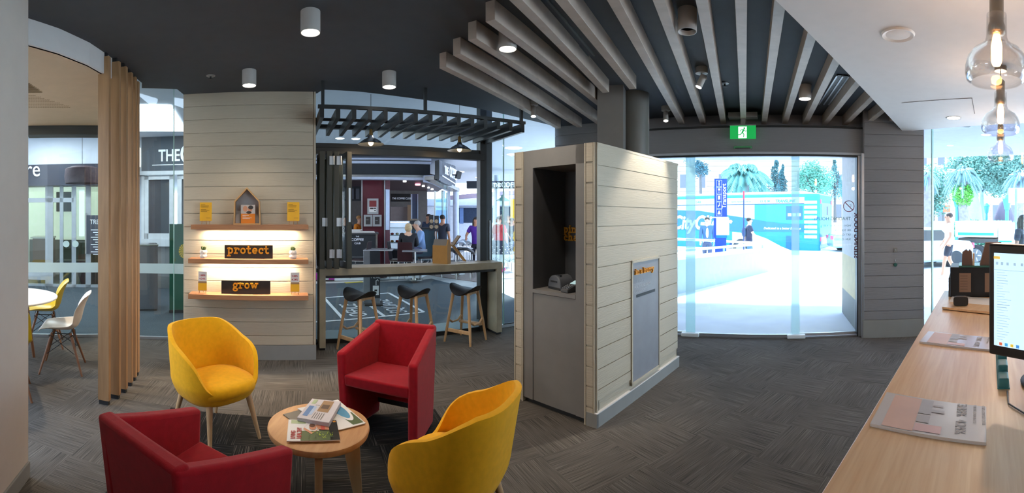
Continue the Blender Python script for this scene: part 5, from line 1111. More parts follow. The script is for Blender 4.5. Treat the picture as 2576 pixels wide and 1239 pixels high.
person('cafe worker with short fair hair in an orange shirt behind the dark counter', gd(903, 13.3) + Vector((0, 0, DKZ)), math.radians(100), 1.6, 1.0, '#c79a80', '#a67a4a', '#d07a1c', '#222226', sleeve='long')
person('cafe worker in dark clothes behind the dark counter, seen through the folded window', gd(869, 13.4) + Vector((0, 0, DKZ)), math.radians(170), 1.6, 1.0, '#a87a60', '#241c1a', '#26242a', '#222226')
person('barista in a dark top standing behind the coffee machine', gd(1078, 14.5) + Vector((0, 0, DKZ)), math.radians(200), 1.66, 1.0, '#c08a6c', '#241c1a', '#3d4a63', '#222226', hair='short')
person('person in blue jeans standing half behind the menu boards', gd(1113, 12.65) + Vector((0, 0, DKZ)), math.radians(20), 1.62, 1.0, '#c08a6c', '#241c1a', '#3a3d4a', '#2d4d8c', shoes='#d8d8d8')
# street side
PG = -.12
person('man in an open denim jacket over a white tee standing near the blue transport sign', gd(1779, 14.5) + Vector((0, 0, PG)), math.radians(205), 1.74, 1.0, '#d0a58c', '#2b2320', '#3f6490', '#46506c', sleeve='long', pose=walk(), extra='tee')
person('man in a dark polo shirt with a backpack walking to the right before the bus', gd(1884, 14.8) + Vector((0, 0, PG)), math.radians(110), 1.72, 1.05, '#d0a58c', '#1f1b1a', '#2d3048', '#4a6a9c', extra='backpack', pose=dict(walk(), wr=(.13, .2, .56), er=(.14, .06, .66)))
person('man in a white tee and dark shorts walking along the street outside the window', gd(2388, 11.3), math.radians(-35), 1.73, 1.05, '#c4937a', '#33282a', '#dfe4e6', '#22283a', '#c9c4be', shorts=True, pose=dict(walk(), wl=(-.13, .08, .49), el=(-.13, -.02, .64)))
person('woman with long dark hair at the right edge beyond the street window', gd(2574, 8.4), math.radians(190), 1.66, 1.0, '#c9a08a', '#1c1a22', '#3a4258', '#2a2e40', hair='long')
# ================================================================ shops across the arcade, left
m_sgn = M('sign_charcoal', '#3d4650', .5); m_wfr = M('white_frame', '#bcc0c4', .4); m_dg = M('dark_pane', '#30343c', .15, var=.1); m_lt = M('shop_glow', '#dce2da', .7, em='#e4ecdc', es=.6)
def wallf(p0, p1): return (p0[0], p0[1], 0), ang(p0, p1)
q0, q1 = G(344, 722)[:2], B(-1.5, 9.45)[:2]; q1 = (q1[0], q1[1])
lc, rr_ = wallf(q0, q1); fz = lambda px, y: (hit(px, q0, q1)[0], zat(y, hit(px, q0, q1)[1]))
t = thing('coffee_shopfront', 'charcoal coffee shop front with white framed windows across the arcade', 'shopfront', lc, rr_)
x0 = fz(356, 0)[0]; LX = (Vector(q1) - Vector(q0)).length
zs0, zs1 = fz(405, 430)[1], fz(405, 361)[1]; zw0 = fz(400, 601)[1]
MB().box(-.15, x0, .02, .3, 0, MZ).build('pier', M('silver_wall', '#a9b2be', .5), t); MB().box(x0, LX, .0, .25, zs0, MZ).build('fascia', m_sgn, t)
m = MB(); m.box(x0 - .03, LX, -.06, .05, zs0 - .09, zs0); m.box(x0, x0 + .07, -.02, .05, zw0 - .18, zs0 - .09); m.build('cornice', m_wfr, t, bevel=.004)
xa, xb, xc = fz(363, 0)[0], fz(437, 0)[0], fz(446, 0)[0]
for k, (u0, u1) in enumerate(((xa, xb), (xc, xc + (xb - xa)), (xc + (xb - xa) + .1, LX))):
    m = MB(); z0, z1 = zw0, zs0 - .10; b_ = .10
    m.box(u0, u1, -.01, .06, z0, z0 + .13); m.box(u0, u1, -.01, .06, z1 - .09, z1); m.box(u0, u0 + b_, -.01, .06, z0, z1); m.box(u1 - b_, u1, -.01, .06, z0, z1); w_ = m.build('window_frame', m_wfr, t, bevel=.003)
    MB().box(u0 + b_, u1 - b_, .02, .04, z0 + .13, z1 - .09).build('pane', m_dg, w_)
MB().box(x0, LX, -.05, .05, zw0 - .16, zw0).build('sill', m_wfr, t); MB().box(x0 + .02, LX, .03, .3, .25, zw0 - .16).build('stall_riser', M('grey_panel', '#6b6c6c', .6), t); MB().box(x0 + .02, LX, .0, .3, 0, .26).build('kick_plate', m_chrome, t)
xt = fz(399, 0)[0]; sg = M('sign_white', '#d6dce4', .5, em='#dfe8ff', es=.35)
text('THE', .37, sg, t, (xt, -.01, fz(410, 405)[1]), ext=.01, sx=.72, bold=.006); text('COFFEE', .62, sg, t, (fz(452, 0)[0], -.01, fz(452, 411)[1]), ext=.01, sx=.72, bold=.008)
MB().box(fz(383, 0)[0], LX, -.012, 0, zs0 + .13, zs0 + .145).build('sign_rule', sg, t)
MB().box(x0 - .1, x0 - .02, -.12, .0, fz(352, 420)[1], fz(352, 372)[1]).build('wall_lantern', M('lantern_glow', '#ffffff', .5, em='#fff0d8', es=1.6), t)
# grey bin cabinet and green banner
p = G(350, 781); t = thing('bin_cabinet', 'tall grey metal cabinet standing in the arcade behind the slats', 'cabinet', p, .9); zt = zat(614, 7.39)
MB().box(-.02, .32, 0, .42, .02, zt - .03).build('body', M('bin_grey', '#5d6068', .5), t, bevel=.004); MB().box(-.03, .33, -.01, .43, zt - .03, zt).build('lid', m_chrome, t, bevel=.01); MB().box(.0, .3, .02, .4, 0, .02).build('base', m_black, t)
p = G(448, 785); t = thing('pull_up_banner', 'bottle green pull-up banner with a yellow fan emblem, outside the glass', 'banner', p, -az(448)); zt = zat(563, 7.27)
MB().box(-.145, .30, 0, .03, .04, zt).build('banner_panel', M('bottle_green', '#17553f', .5), t); MB().box(-.15, .3, -.05, .08, 0, .045).build('base', m_black, t)
m = MB(); ze = zat(631, 7.27)
for k in range(12): a = PI * .5 + k * PI * 1.5 / 12; m.poly([(.10, -.004, ze), (.10 + .09 * cos(a), -.004, ze + .12 * sin(a)), (.10 + .09 * cos(a + .3), -.004, ze + .12 * sin(a + .3))])
m.build('fan_emblem', M('emblem_yellow', '#d8b21c', .5), t); MB().box(.09, .14, -.006, -.002, ze - .14, ze - .09).build('emblem_knot', M('emblem_red', '#b93a24', .5), t)
# left shop (treatment centre) with pale green interior
g0, g1 = G(20, 716)[:2], G(334, 722)[:2]; lc, rr_ = wallf(g0, g1); fz = lambda px, y: (hit(px, g0, g1)[0], zat(y, hit(px, g0, g1)[1])); LX = (Vector(g1) - Vector(g0)).length
t = thing('treatment_shop', 'glass-fronted shop with a pale green lit interior across the arcade', 'shopfront', lc, rr_)
zb = fz(160, 468)[1]; zf = fz(200, 415)[1]
MB().box(0, LX, -.25, .3, zb, zf).build('fascia', M('shop_navy', '#2b3040', .5), t); MB().box(0, LX, -.12, .3, zf, MZ).build('bulkhead', m_arc, t)
fr = M('shop_frame', '#a4aab0', .4, metal=.3); m = MB()
for px, w_ in ((66, .05), (124, .09), (155, .04), (186, .05), (222, .06), (300, .06)): x = fz(px, 0)[0]; m.box(x - w_, x + w_, -.03, .04, 0, zb)
z = fz(150, 503)[1]; m.box(0, fz(186, 0)[0], -.03, .04, z - .05, z + .05); m.box(0, LX, -.03, .04, 0, .06); z = fz(150, 705)[1]; m.box(0, fz(124, 0)[0], -.035, .035, .15, .32)
m.build('window_frame', fr, t); MB().box(0, LX, -.005, .005, .05, zb).build('pane', m_glass, t)
MB().box(0, LX, 2.4, 2.5, .95, zb).build('rear_wall', m_lt, t); MB().box(0, LX, 2.39, 2.5, 0, .95).build('rear_dado', M('dado_grey', '#5a5f55', .7), t); MB().box(-.1, 0, 0, 2.5, 0, zb).build('end_wall', m_lt, t); MB().box(LX - .6, LX, .3, 2.5, 0, zb).build('end_wall', m_dgrey, t); MB().box(0, LX, 0, 2.5, -.003, .006).build('shop_floor', M('shop_floor_mat', '#5b5a52', .6), t)  # rear wall is darker below dado height
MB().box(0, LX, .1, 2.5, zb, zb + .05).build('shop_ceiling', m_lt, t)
text('re', .5, sg, t, (fz(70, 0)[0], -.27, fz(80, 446)[1]), ext=.01, sx=.8); text('8221 0040', .26, M('sign_faint', '#5f6878', .5, em='#8f9cb8', es=.15), t, (fz(168, 0)[0], -.26, fz(190, 458)[1]), ext=.004)
MB().box(fz(250, 0)[0] - .0, fz(262, 0)[0], -.28, -.25, fz(250, 470)[1], fz(250, 430)[1]).build('light_box', sg, t) if False else None
xw, yw = fz(90, 0)[0], 1.2
t = thing('reception_desk', 'brown reception desk inside the pale green shop', 'desk', lc, rr_); MB().box(fz(60, 0)[0], fz(112, 0)[0], 1.0, 1.6, .006, 1.05).build('desk_body', M('desk_brown', '#6a4c34', .6), t); MB().box(fz(55, 0)[0], fz(114, 0)[0], .95, 1.65, 1.05, 1.09).build('desk_top', m_paper, t)
t = thing('wall_screen', 'dark wall screen inside the pale green shop', 'screen', lc, rr_); MB().box(fz(104, 0)[0], fz(150, 0)[0], 2.3, 2.38, 1.75, 2.35).build('screen_panel', m_dg, t)
t = thing('waiting_bench', 'low dark waiting bench inside the pale green shop', 'bench', lc, rr_); xq = fz(160, 0)[0]; MB().box(xq - .3, xq + .5, .9, 1.4, .38, .5).build('seat', m_black, t)
for a in (-.25, .42): MB().box(xq + a, xq + a + .05, 1.0, 1.3, .006, .38).build('leg', m_black, t)
t = thing('red_basket', 'dark basket with a red rim behind the left shop glass', 'basket', lc, rr_); xq = fz(222, 0)[0]; MB().hexa([(xq - .2, .4, .006), (xq + .2, .4, .006), (xq + .2, .8, .006), (xq - .2, .8, .006)], [(xq - .3, .3, .35), (xq + .3, .3, .35), (xq + .3, .9, .35), (xq - .3, .9, .35)]).build('basket_body', m_black, t); MB().box(xq - .25, xq + .25, .35, .85, .35, .46).build('cloth', M('cloth_dark_red', '#8a2a2c', .8), t)
t = thing('treatment_poster', 'dark poster listing treatments on the shop glass behind the slats', 'poster', lc, rr_); xa, xb = fz(218, 0)[0], fz(262, 0)[0]; za, zc_ = fz(240, 637)[1], fz(240, 541)[1]
MB().box(xa, xb, -.06, -.035, za, zc_).build('poster_panel', M('poster_slate', '#3a4350', .5), t); MB().box(xa - .03, xa, -.065, -.03, za, zc_ + .05).build('edge_strip', m_alu, t); text('TREATMENTS', .15, sg, t, (xa + .08, -.062, zc_ - .2), ext=.002, sx=.8)
for k in range(11): MB().box(xb - .30 + .05 * (k % 3), xb - .02, -.063, -.06, zc_ - .34 - k * .055, zc_ - .325 - k * .055).build('text_line', sg, t)
m = MB(); 
t = thing('glass_sticker', 'left round white sticker on the shop glass', 'sticker', lc, rr_, 'round stickers on the shop glass'); a = fz(167, 613); MB().cyl((a[0], -.04, a[1]), (a[0], -.035, a[1]), .075, n=24).build('disc', M('sticker_white', '#b9c6c0', .6), t)
t = thing('glass_sticker', 'right round white sticker on the shop glass', 'sticker', lc, rr_, 'round stickers on the shop glass'); a = fz(190, 613); MB().cyl((a[0], -.04, a[1]), (a[0], -.035, a[1]), .075, n=24).build('disc', MATS['sticker_white'], t)
# lamp reflection in the glass, built as a solid drum lamp in the arcade
p = gd(207, 8.6); zc = zat(441, 8.6); t = thing('reflected_drum_lamp', 'dark woven drum lamp standing in for a reflection in the glass behind the slats', 'pendant lamp', (p.x, p.y, zc)); MB().lathe([(.24, .17), (.34, .13), (.36, -.02), (.34, -.16), (.33, -.16), (.35, -.02), (.33, .12)], 28, cap=False).build('lamp_shade', M('woven_brown', '#3d2c33', .7, bump=.6, bs=30, var=.3, vs=20), t, smooth=60); MB().cyl((0, 0, .14), (0, 0, MZ - zc), .006, n=6).build('cord', m_black, t)
for s_ in (-.05, .05): MB().ell((s_, -.1, -.08), (.035, .035, .045), 12, 8).build('bulb', M('cool_bulb', '#ffffff', .5, em='#ffffff', es=6), t, smooth=180)
MB().cyl((0, 0, .13), (0, 0, .15), .24, n=28).build('top_disc', MATS['woven_brown'], t)
def arcade_light(px, y, lab, r=.10, es=None):
    p = G(px, y, MZ); t = thing('arcade_downlight', lab, 'ceiling light', (p.x, p.y, MZ), 0, 'round downlights in the arcade ceiling'); MB().lathe([(0, -.006), (r, -.006), (r * 1.15, 0), (0, 0)], 24, cap=False).build('lamp_face', M('arcade_lamp', '#ffffff', .5, em='#fff8ee', es=5), t)
arcade_light(178, 376, 'downlight of the arcade ceiling seen through the left glass', .08); arcade_light(1147, 432, 'arcade downlight right of the black loudspeaker', .3) ; arcade_light(1292, 372, 'arcade downlight above the far coffee sign', .2); arcade_light(855, 348, 'arcade downlight seen under the canopy, left one', .09); arcade_light(895, 349, 'arcade downlight seen under the canopy, right one', .09); arcade_light(1207, 446, 'small far arcade downlight near the window post', .18); arcade_light(1290, 388, 'arcade downlight just left of the kiosk top', .15)
# added fill lamps under the arcade ceiling, apart from its visible downlights
for (s_, t_, e_) in ((-4.5, 7.5, 60), (-1.5, 8.0, 40), (1.0, 9.5, 40), (-3, 12, 60)):
    p = B(s_, t_); l = bpy.data.lights.new('arcade_fill', 'AREA'); l.shape = 'DISK'; l.size = .35; l.energy = e_; l.color = (.86, .92, 1); lo = bpy.data.objects.new('arcade_fill', l); C.objects.link(lo); lo.location = (p.x, p.y, MZ - .02)
l = bpy.data.lights.new('shop_area', 'AREA'); l.size = .6; l.energy = 60; l.color = (.92, 1, .85); lo = bpy.data.objects.new('shop_area', l); C.objects.link(lo); pq = G(150, 690); lo.location = (pq.x * 1.09, pq.y * 1.09, zb - .05)
# ================================================================ café across the arcade
k0, k1 = gd(800, 13.2), gd(1098, 13.6)
def QF(px, d, y=None): v = gd(px, d); return (v.x, v.y, zat(y, d) if y is not None else 0)
def slabp(name, px0, px1, d0_, d1_, y0, y1, mat, parent=None, th=.3, yref=None):
    """upright block between two sight lines"""
    a, b = gd(px0, d0_), gd(px1, d1_); L_ = (b - a).length; dm = (d0_ + d1_) / 2
    o = MB().box(0, L_, 0, th, zat(y1, dm), zat(y0, dm)).build(name, mat, parent, (a.x, a.y, 0), ang(a, b)); return o
t = thing('coffee_kiosk', 'dark roofed coffee cafe with a burgundy pillar across the arcade', 'cafe', (0, 0, 0))
m_bk = M('cafe_black', '#23282e', .5); m_bur = M('burgundy_panel', '#5e1626', .4, var=.08); m_cw = M('cafe_white', '#c9d2e6', .5)
slabp('fascia', 780, 1082, 12.4, 12.6, 412, 440, m_bk, t, 1.5); slabp('white_band', 780, 1085, 12.4, 12.6, 398, 412, m_cw, t, 1.0); slabp('band_groove', 780, 1085, 12.38, 12.58, 403, 405, m_black, t, .05)
slabp('steel_edge', 780, 1088, 12.3, 12.5, 440, 445, m_chrome, t, .1); slabp('white_edge', 780, 1088, 12.35, 12.55, 445, 451, m_cw, t, .3)
slabp('slope_trim', 1080, 1130, 12.5, 13.9, 452, 462, m_cw, t, .2)
# angled steel/white trim running down to the glass corner
a, b = Vector(QF(1078, 12.3, 446)), Vector(QF(1134, 14.8, 476)); MB().beam(a, b, .3, .12).build('corner_trim', m_cw, t); a, b = Vector(QF(1080, 12.1, 447)), Vector(QF(1146, 13.9, 478)); MB().beam(a, b, .3, .1).build('corner_box', m_chrome, t)
# curved charcoal sign with the cafe name
m = MB(); n = 10; ca = []
for i in range(n + 1):
    f_ = i / n; px = 1104 + 42 * f_; d = 11.3 + 2.6 * f_ ** 1.2; ca.append(gd(px, d))
for i in range(n):
    a, b = ca[i], ca[i + 1]; za0, za1 = zat(402 + 15 * (i / n), a.length), zat(453 + 18 * (i / n) ** .8, a.length); m.hexa([(a.x, a.y, za0), (b.x, b.y, za0), (b.x - .1, b.y + .3, za0), (a.x - .1, a.y + .3, za0)], [(a.x, a.y, za1), (b.x, b.y, za1), (b.x - .1, b.y + .3, za1), (a.x - .1, a.y + .3, za1)])
sgn = m.build('curved_sign', M('sign_slate', '#3c424c', .5), t, smooth=30)
slabp('sign_return', 1094, 1104, 11.45, 11.3, 403, 450, m_black, t, .02)
MB().beam(gd(1110, 11.55) + Vector((.03, 0, zat(441, 11.5))), gd(1146, 13.9) + Vector((.03, 0, zat(464, 13.9))), .02, .03).build('sign_rule', sg, t)
a_, b_ = gd(1112, 11.75), gd(1146, 13.9); an_ = ang(a_, b_)
nv = Vector((sin(an_), -cos(an_), 0)) * .12
text('THE', .30, sg, sgn, a_ + nv * .6 + Vector((0, 0, zat(434, 11.6))), (PI / 2, 0, an_), ext=.008, sx=1.0, bold=.010); text('COFFEE', .42, sg, sgn, a_.lerp(b_, .28) + nv * .8 + Vector((0, 0, zat(442, 12.2))), (PI / 2, 0, an_), ext=.008, sx=.85, bold=.012)
# interior: ceiling, menu wall, pillar
MB().prism([tuple(gd(800, 12.8)[:2]), tuple(gd(1080, 12.8)[:2]), tuple(gd(1130, 14.6)[:2]), tuple(gd(1100, 19)[:2]), tuple(gd(820, 18)[:2])][::-1], zat(452, 12.7), zat(452, 12.7) + .2).build('cafe_ceiling', M('plum_ceiling', '#4c3238', .4), t)
slabp('pillar', 911, 967, 12.9, 12.9, 452, 700, m_bur, t, .9); slabp('pillar_edge', 909, 912, 12.85, 12.85, 452, 700, m_alu, t, .05); slabp('pillar_edge', 966, 969, 12.85, 12.85, 452, 700, m_alu, t, .05)
slabp('side_pillar', 969, 981, 12.95, 13.0, 452, 700, m_bur, t, .3); slabp('pillar_strip', 970, 980, 12.88, 12.93, 476, 578, M('strip_pale', '#b4c4e0', .3), t, .04)
slabp('back_wall', 790, 1075, 18, 18, 440, 640, M('cafe_wall', '#5c5552', .7, var=.1), t, .3); slabp('menu_board', 850, 908, 15.5, 15.5, 466, 505, M('menu_black', '#2b2d33', .5, var=.1), t, .1)
slabp('tiled_panel', 983, 1025, 16, 16, 520, 560, M('tile_taupe', '#8a7d7c', .5), t, .1); slabp('timber_panel', 1025, 1045, 15.8, 15.8, 515, 570, M('timber_tan', '#8d6f55', .6), t, .1)
slabp('blue_column', 1037, 1050, 14.5, 14.5, 488, 600, M('slate_blue', '#47506a', .5), t, .4); slabp('blue_column_edge', 1034, 1037, 14.45, 14.45, 488, 600, m_cw, t, .1); slabp('blue_column_edge', 1050, 1052, 14.45, 14.45, 488, 600, m_cw, t, .1)
for k in range(4): slabp('menu_text', 853 + k * 14, 862 + k * 14, 15.45, 15.45, 474, 500, M('menu_grey', '#555862', .5), t, .03)
for (px, y, r, c_) in ((1051, 464, .09, '#ff9ab0'), (1018, 452, .05, '#fff'), (1065, 468, .05, '#fff'), (1078, 472, .04, '#fff'), (1087, 476, .05, '#fff'), (1046, 483, .04, '#fff'), (1028, 485, .04, '#fff')):
    zc = zat(452, 12.7) - .02; d = min(18, max(13.0, (zc - EYE) * FX / (HY - y)));  p = gd(px, d); MB().cyl((p.x, p.y, zc - .02), (p.x, p.y, zc + .02), r, n=12).build('ceiling_lamp', M('pink_lamp' if c_ == '#ff9ab0' else 'white_lamp', '#ffffff', .5, em='#ff8fa8' if c_ == '#ff9ab0' else '#ffffff', es=8), t)
# television sign
t = thing('menu_television', 'black screen showing the cafe name hung behind the counter', 'screen', QF(984, 14.2)); a = 0
slabp('screen_panel', 983, 1032, 14.2, 14.2, 487, 507, M('tv_black', '#15171c', .3), None, .1); o = bpy.context.scene.collection.objects[-1]; o.parent = t; o.matrix_parent_inverse = Matrix.Translation(-t.location)
text('THE COFFEE CLUB', .09, sg, o, (.05, -.01, zat(501, 14.2)), ext=.004, sx=.82)
def poster(px0, px1, y0, y1, d, lab, cat, mat, parts):
    a = gd((px0 + px1) / 2, d); t = thing('wall_poster' if cat == 'poster' else 'notice_frame', lab, cat, (a.x, a.y, 0), -az((px0 + px1) / 2)); w2 = (px1 - px0) / 2 * d / FX; z0, z1 = zat(y1, d), zat(y0, d)
    MB().box(-w2, w2, -.03, 0, z0, z1).build('frame', m_alu, t); MB().box(-w2 + .06, w2 - .06, -.036, -.03, z0 + .06, z1 - .06).build('sheet', mat, t)
    for (u0, u1, v0, v1, mt) in parts: MB().box(-w2 + .06 + (2 * w2 - .12) * u0, -w2 + .06 + (2 * w2 - .12) * u1, -.04, -.036, z0 + .06 + (z1 - z0 - .12) * v0, z0 + .06 + (z1 - z0 - .12) * v1).build('printed_block', mt, t)
poster(924, 952, 499, 538, 12.8, 'silver framed white and red poster high on the burgundy pillar', 'poster', m_paper, ((0, 1, .45, 1, M('poster_red', '#7d2b2c', .5)), (.1, .6, .24, .38, m_ink), (.65, .95, .27, .38, m_ink), (.7, .9, .08, .18, m_ink)))
poster(915, 937, 540, 569, 12.8, 'left dark framed notice on the burgundy pillar', 'notice', m_ink, ((.1, .6, .6, .64, m_alu),)); poster(938, 960, 540, 569, 12.8, 'right dark framed notice on the burgundy pillar', 'notice', m_ink, ((.1, .6, .5, .54, m_alu),))
# stands, counters
def block(name, px0, px1, d, y0, y1, th, lab, cat, mats, group=None):
    a = gd((px0 + px1) / 2, d); t = thing(name, lab, cat, (a.x, a.y, zat(y1, d)), -az((px0 + px1) / 2), group); w2 = (px1 - px0) / 2 * d / FX; return t, w2, zat(y0, d) - zat(y1, d)
t, w2, h = block('serving_counter', 858, 948, 11.9, 585, 690, .8, 'dark serving counter with the cafe name, in front of the burgundy pillar', 'counter', 0); MB().box(-w2, w2, 0, .8, 0, h - .04).build('counter_body', m_bk, t); MB().box(-w2 - .02, w2 + .05, -.05, .85, h - .04, h).build('counter_top', m_dgrey, t); MB().box(w2 - .03, w2 + .02, -.02, .02, 0, h).build('steel_corner', m_chrome, t)
text('COFFEE', .10, sg, t, (-w2 + .45, -.01, h - .22), ext=.003, align='CENTER'); text('THE', .05, sg, t, (-w2 + .45, -.01, h - .12), ext=.003, align='CENTER'); text('CLUB', .07, sg, t, (-w2 + .45, -.01, h - .31), ext=.003, align='CENTER')
for k in range(3): MB().box(-w2 + .3 + .0 * k, w2 - .1, -.012, 0, h * .25 + k * .1 - .01, h * .25 + k * .1).build('shelf_line', m_alu, t)
for k, (px, lab) in enumerate(((893, 'stack of pale papers on the dark serving counter, left pile'), (925, 'low stack of menus on the dark serving counter, right pile'))):
    p = gd(px, 12.1); o = MB(); 
    for j in range(4 if k == 0 else 2): o.box(-.22 + .02 * (j % 2), .2 - .02 * (j % 3), -.1 - .01 * j, .12, j * .022, j * .022 + .018)
    tag(o.build('paper_stack', m_paper, loc=(p.x, p.y, zat(585, 11.9) + .001), rz=-az(px)), lab, 'paper stack', 'papers on the serving counter')
t, w2, h = block('display_case', 978, 1035, 13.6, 556, 668, .7, 'brightly lit glass food display case behind the seated woman', 'display case', 0)
MB().box(-w2, w2, 0, .7, 0, h * .35).build('case_base', m_bk, t); MB().box(-w2, w2, 0, .7, h * .35, h).build('case_glass', m_glass, t); MB().box(-w2, w2, .68, .7, h * .35, h).build('case_back', M('case_glow', '#cfe0ff', .5, em='#cfe2ff', es=.55), t)
for k in range(3): MB().box(-w2, w2, .1, .66, h * (.5 + k * .17), h * (.5 + k * .17) + .015).build('glass_shelf', m_frost, t); MB().box(-w2 + .05, w2 - .1, .12, .14, h - .04, h - .02).build('tube_light', m_led, t) if k == 0 else None
r_ = random.Random(5)
for k in range(8):
    m = MB(); m.ell((-w2 + .1 + (k % 4) * w2 * .45, .35, h * (.5 + .17 * (k // 4)) + .055), (.06, .06, .04), 10, 6); o = m.build('pastry', M('pastry_%d' % (k % 3), ('#b9853f', '#a03028', '#d9c9a8')[k % 3], .6), None, (t.location.x, t.location.y, t.location.z), t.rotation_euler[2], smooth=180); tag(o, 'small pastry on a shelf of the lit display case', 'pastry', 'pastries in the display case')
t, w2, h = block('coffee_machine', 1030, 1054, 12.8, 550, 572, .4, 'dark coffee machine between the seated man and the blue column', 'coffee machine', 0); MB().box(-w2, w2, 0, .4, -.02, h * .8).build('body', m_bk, t, bevel=.03); MB().box(-w2 * .8, w2 * .8, .05, .35, h * .8, h).build('cup_tray', m_chrome, t); MB().cyl((-w2 * .4, -.05, h * .3), (-w2 * .4, .02, h * .3), .03).build('group_head', m_chrome, t)
t, w2, h = block('service_counter', 1036, 1096, 12.9, 572, 655, .5, 'glass-fronted service counter right of the seated man', 'counter', 0); MB().box(-w2, w2, 0, .5, 0, h - .05).build('counter_body', M('counter_teal', '#3f5560', .2, var=.1), t); MB().box(-w2 - .03, w2 + .03, -.04, .55, h - .05, h).build('counter_top', m_bk, t)
# menu boards on a stand, glass screen
t, w2, h = block('menu_stand', 1079, 1104, 12.2, 540, 655, .05, 'black folding menu board with round food pictures on a steel stand', 'menu board', 0)
MB().box(-w2, -.01, -.02, .02, h * .66, h).build('board', M('board_black', '#26262b', .5), t); MB().box(.01, w2, -.02, .02, h * .64, h - .02).build('board', MATS['board_black'], t); MB().cyl((.05, .03, 0), (.05, .03, h * .66), .014).build('pole', m_chrome, t); MB().box(-.1, .2, -.1, .15, 0, .02).build('base', m_chrome, t)
for x in (-w2 * .5, w2 * .5):
    for z in (.74, .86): m = MB(); m.cyl((x, -.025, h * z), (x, -.021, h * z), .055, n=16); m.build('food_picture', M('food_tan', '#9a8568', .6, var=.4, vs=30), t)
t = thing('glass_screen', 'tall clear glass wind screen at the cafe corner with steel posts', 'glass screen', gd(1094, 13.0), ang(gd(1094, 13.0), gd(1124, 13.8))); L_ = (gd(1124, 13.8) - gd(1094, 13.0)).length; zt = zat(482, 13.4)
MB().box(0, L_, -.01, .01, DKZ, zt).build('pane', glass('teal_glass', (.75, .9, .92), .08), t)
for x in (0, L_ * .65, L_): MB().box(x - .015, x + .015, -.02, .02, 0, zt).build('post', m_chrome, t)
o = slabp('white_column', 1125, 1133, 13.9, 13.9, 475, 656, M('column_white', '#d6dff0', .5)); tag(o, 'slim white square post at the corner of the cafe glass', 'column')
def rcol(px, w_, d, y0, y1, lab, col='#b9c2d6'):
    p = gd(px, d); r = w_ / 2 * d / FX; o = MB().cyl((0, 0, 0), (0, 0, max(zat(y0, d), .5)), r, n=28).build('round_column', M('col_' + col[1:], col, .5), loc=(p.x, p.y, -.01), smooth=40); tag(o, lab, 'column')
rcol(1147, 15, 15.5, 470, 650, 'round grey-blue column right of the slim white post'); rcol(1250, 14, 17.0, 440, 640, 'round white column under the far coffee sign', '#dde6f4'); rcol(1066, 15, 19, 482, 600, 'grey round column seen through the cafe glass', '#6f7480'); rcol(1115, 10, 18, 478, 600, 'pale round column seen through the wind screen', '#a9c0cc')
# far coffee sign band
t, w2, h = block('far_sign', 1200, 1300, 16.5, 455, 473, .3, 'long black sign band with white COFFEE lettering, far down the arcade', 'sign', 0); MB().box(-w2 - .4, w2 + .3, 0, .3, 0, h).build('sign_band', m_bk, t); text('THE', .2, sg, t, (-w2 + .62, -.01, .05), ext=.01, sx=.8, bold=.008); text('COFFEE CLUB', .27, sg, t, (-w2 + .92, -.01, .045), ext=.01, sx=.85, bold=.008)
# loudspeaker
p = QF(1153, 12.8, 440); t = thing('loudspeaker', 'black loudspeaker bracketed beside the curved cafe sign', 'speaker', p, -az(1153) + .4); m = MB(); m.X = Matrix.Rotation(.25, 4, 'Y'); m.box(-.07, .07, -.07, .07, -.11, .11); m.build('cabinet', m_black, t, bevel=.01); MB().box(-.25, -.05, 0, .03, -.02, .02).build('bracket', m_black, t)
# bus station shelter behind, curved roofs
m_st = M('station_white', '#e8eef8', .6); m_dw = M('station_dark', '#2e3f58', .3, var=.2)
t = thing('bus_shelter', 'pale bus station shelter with dark windows beyond the arcade', 'shelter', (0, 0, 0))
slabp('facade', 1040, 1300, 27, 27, 516, 625, m_st, t, 1); slabp('dark_glazing', 1154, 1240, 26.8, 26.8, 522, 560, m_dw, t, .1); slabp('dark_glazing', 1258, 1285, 26.8, 26.8, 520, 560, m_dw, t, .1); slabp('blue_panel', 1156, 1166, 26.6, 26.6, 523, 562, M('station_blue', '#6f8fc4', .4), t, .1)
slabp('roof_edge', 1040, 1400, 25, 25, 500, 517, M('roof_steel', '#b4c0d8', .5), t, 3); MB().beam(QF(1133, 24, 497), QF(1400, 24, 476), .6, .22).build('curved_beam', M('beam_mauve', '#9d8c9c', .5), t)
MB().beam(QF(1100, 26, 506), QF(1400, 26, 486), .6, .3).build('curved_beam', M('beam_mauve', '#9d8c9c', .5), t)
o = slabp('yellow_machine', 1284, 1300, 18.5, 18.5, 500, 640, M('machine_yellow', '#e3b514', .5), None, .5); tag(o, 'tall yellow vending machine beside the kiosk edge, far away', 'machine')
p = gd(1265, 16.2); t = thing('patio_heater', 'green mushroom-shaped lamp post under the far coffee sign', 'lamp post', (p.x, p.y, 0)); zt = zat(505, 16.2); MB().cyl((0, 0, 0), (0, 0, zt), .035, n=10).build('pole', M('lamp_green', '#5d8f88', .5), t); MB().lathe([(.26, 0), (.2, .06), (.07, .13), (.06, .22), (0, .24)], 24, c=(0, 0, zt)).build('hood', M('lamp_green', '#5d8f88'), t, smooth=50); MB().box(-.12, .12, -.02, .02, zt - .35, zt - .33).build('arm', M('lamp_green', '#5d8f88'), t)
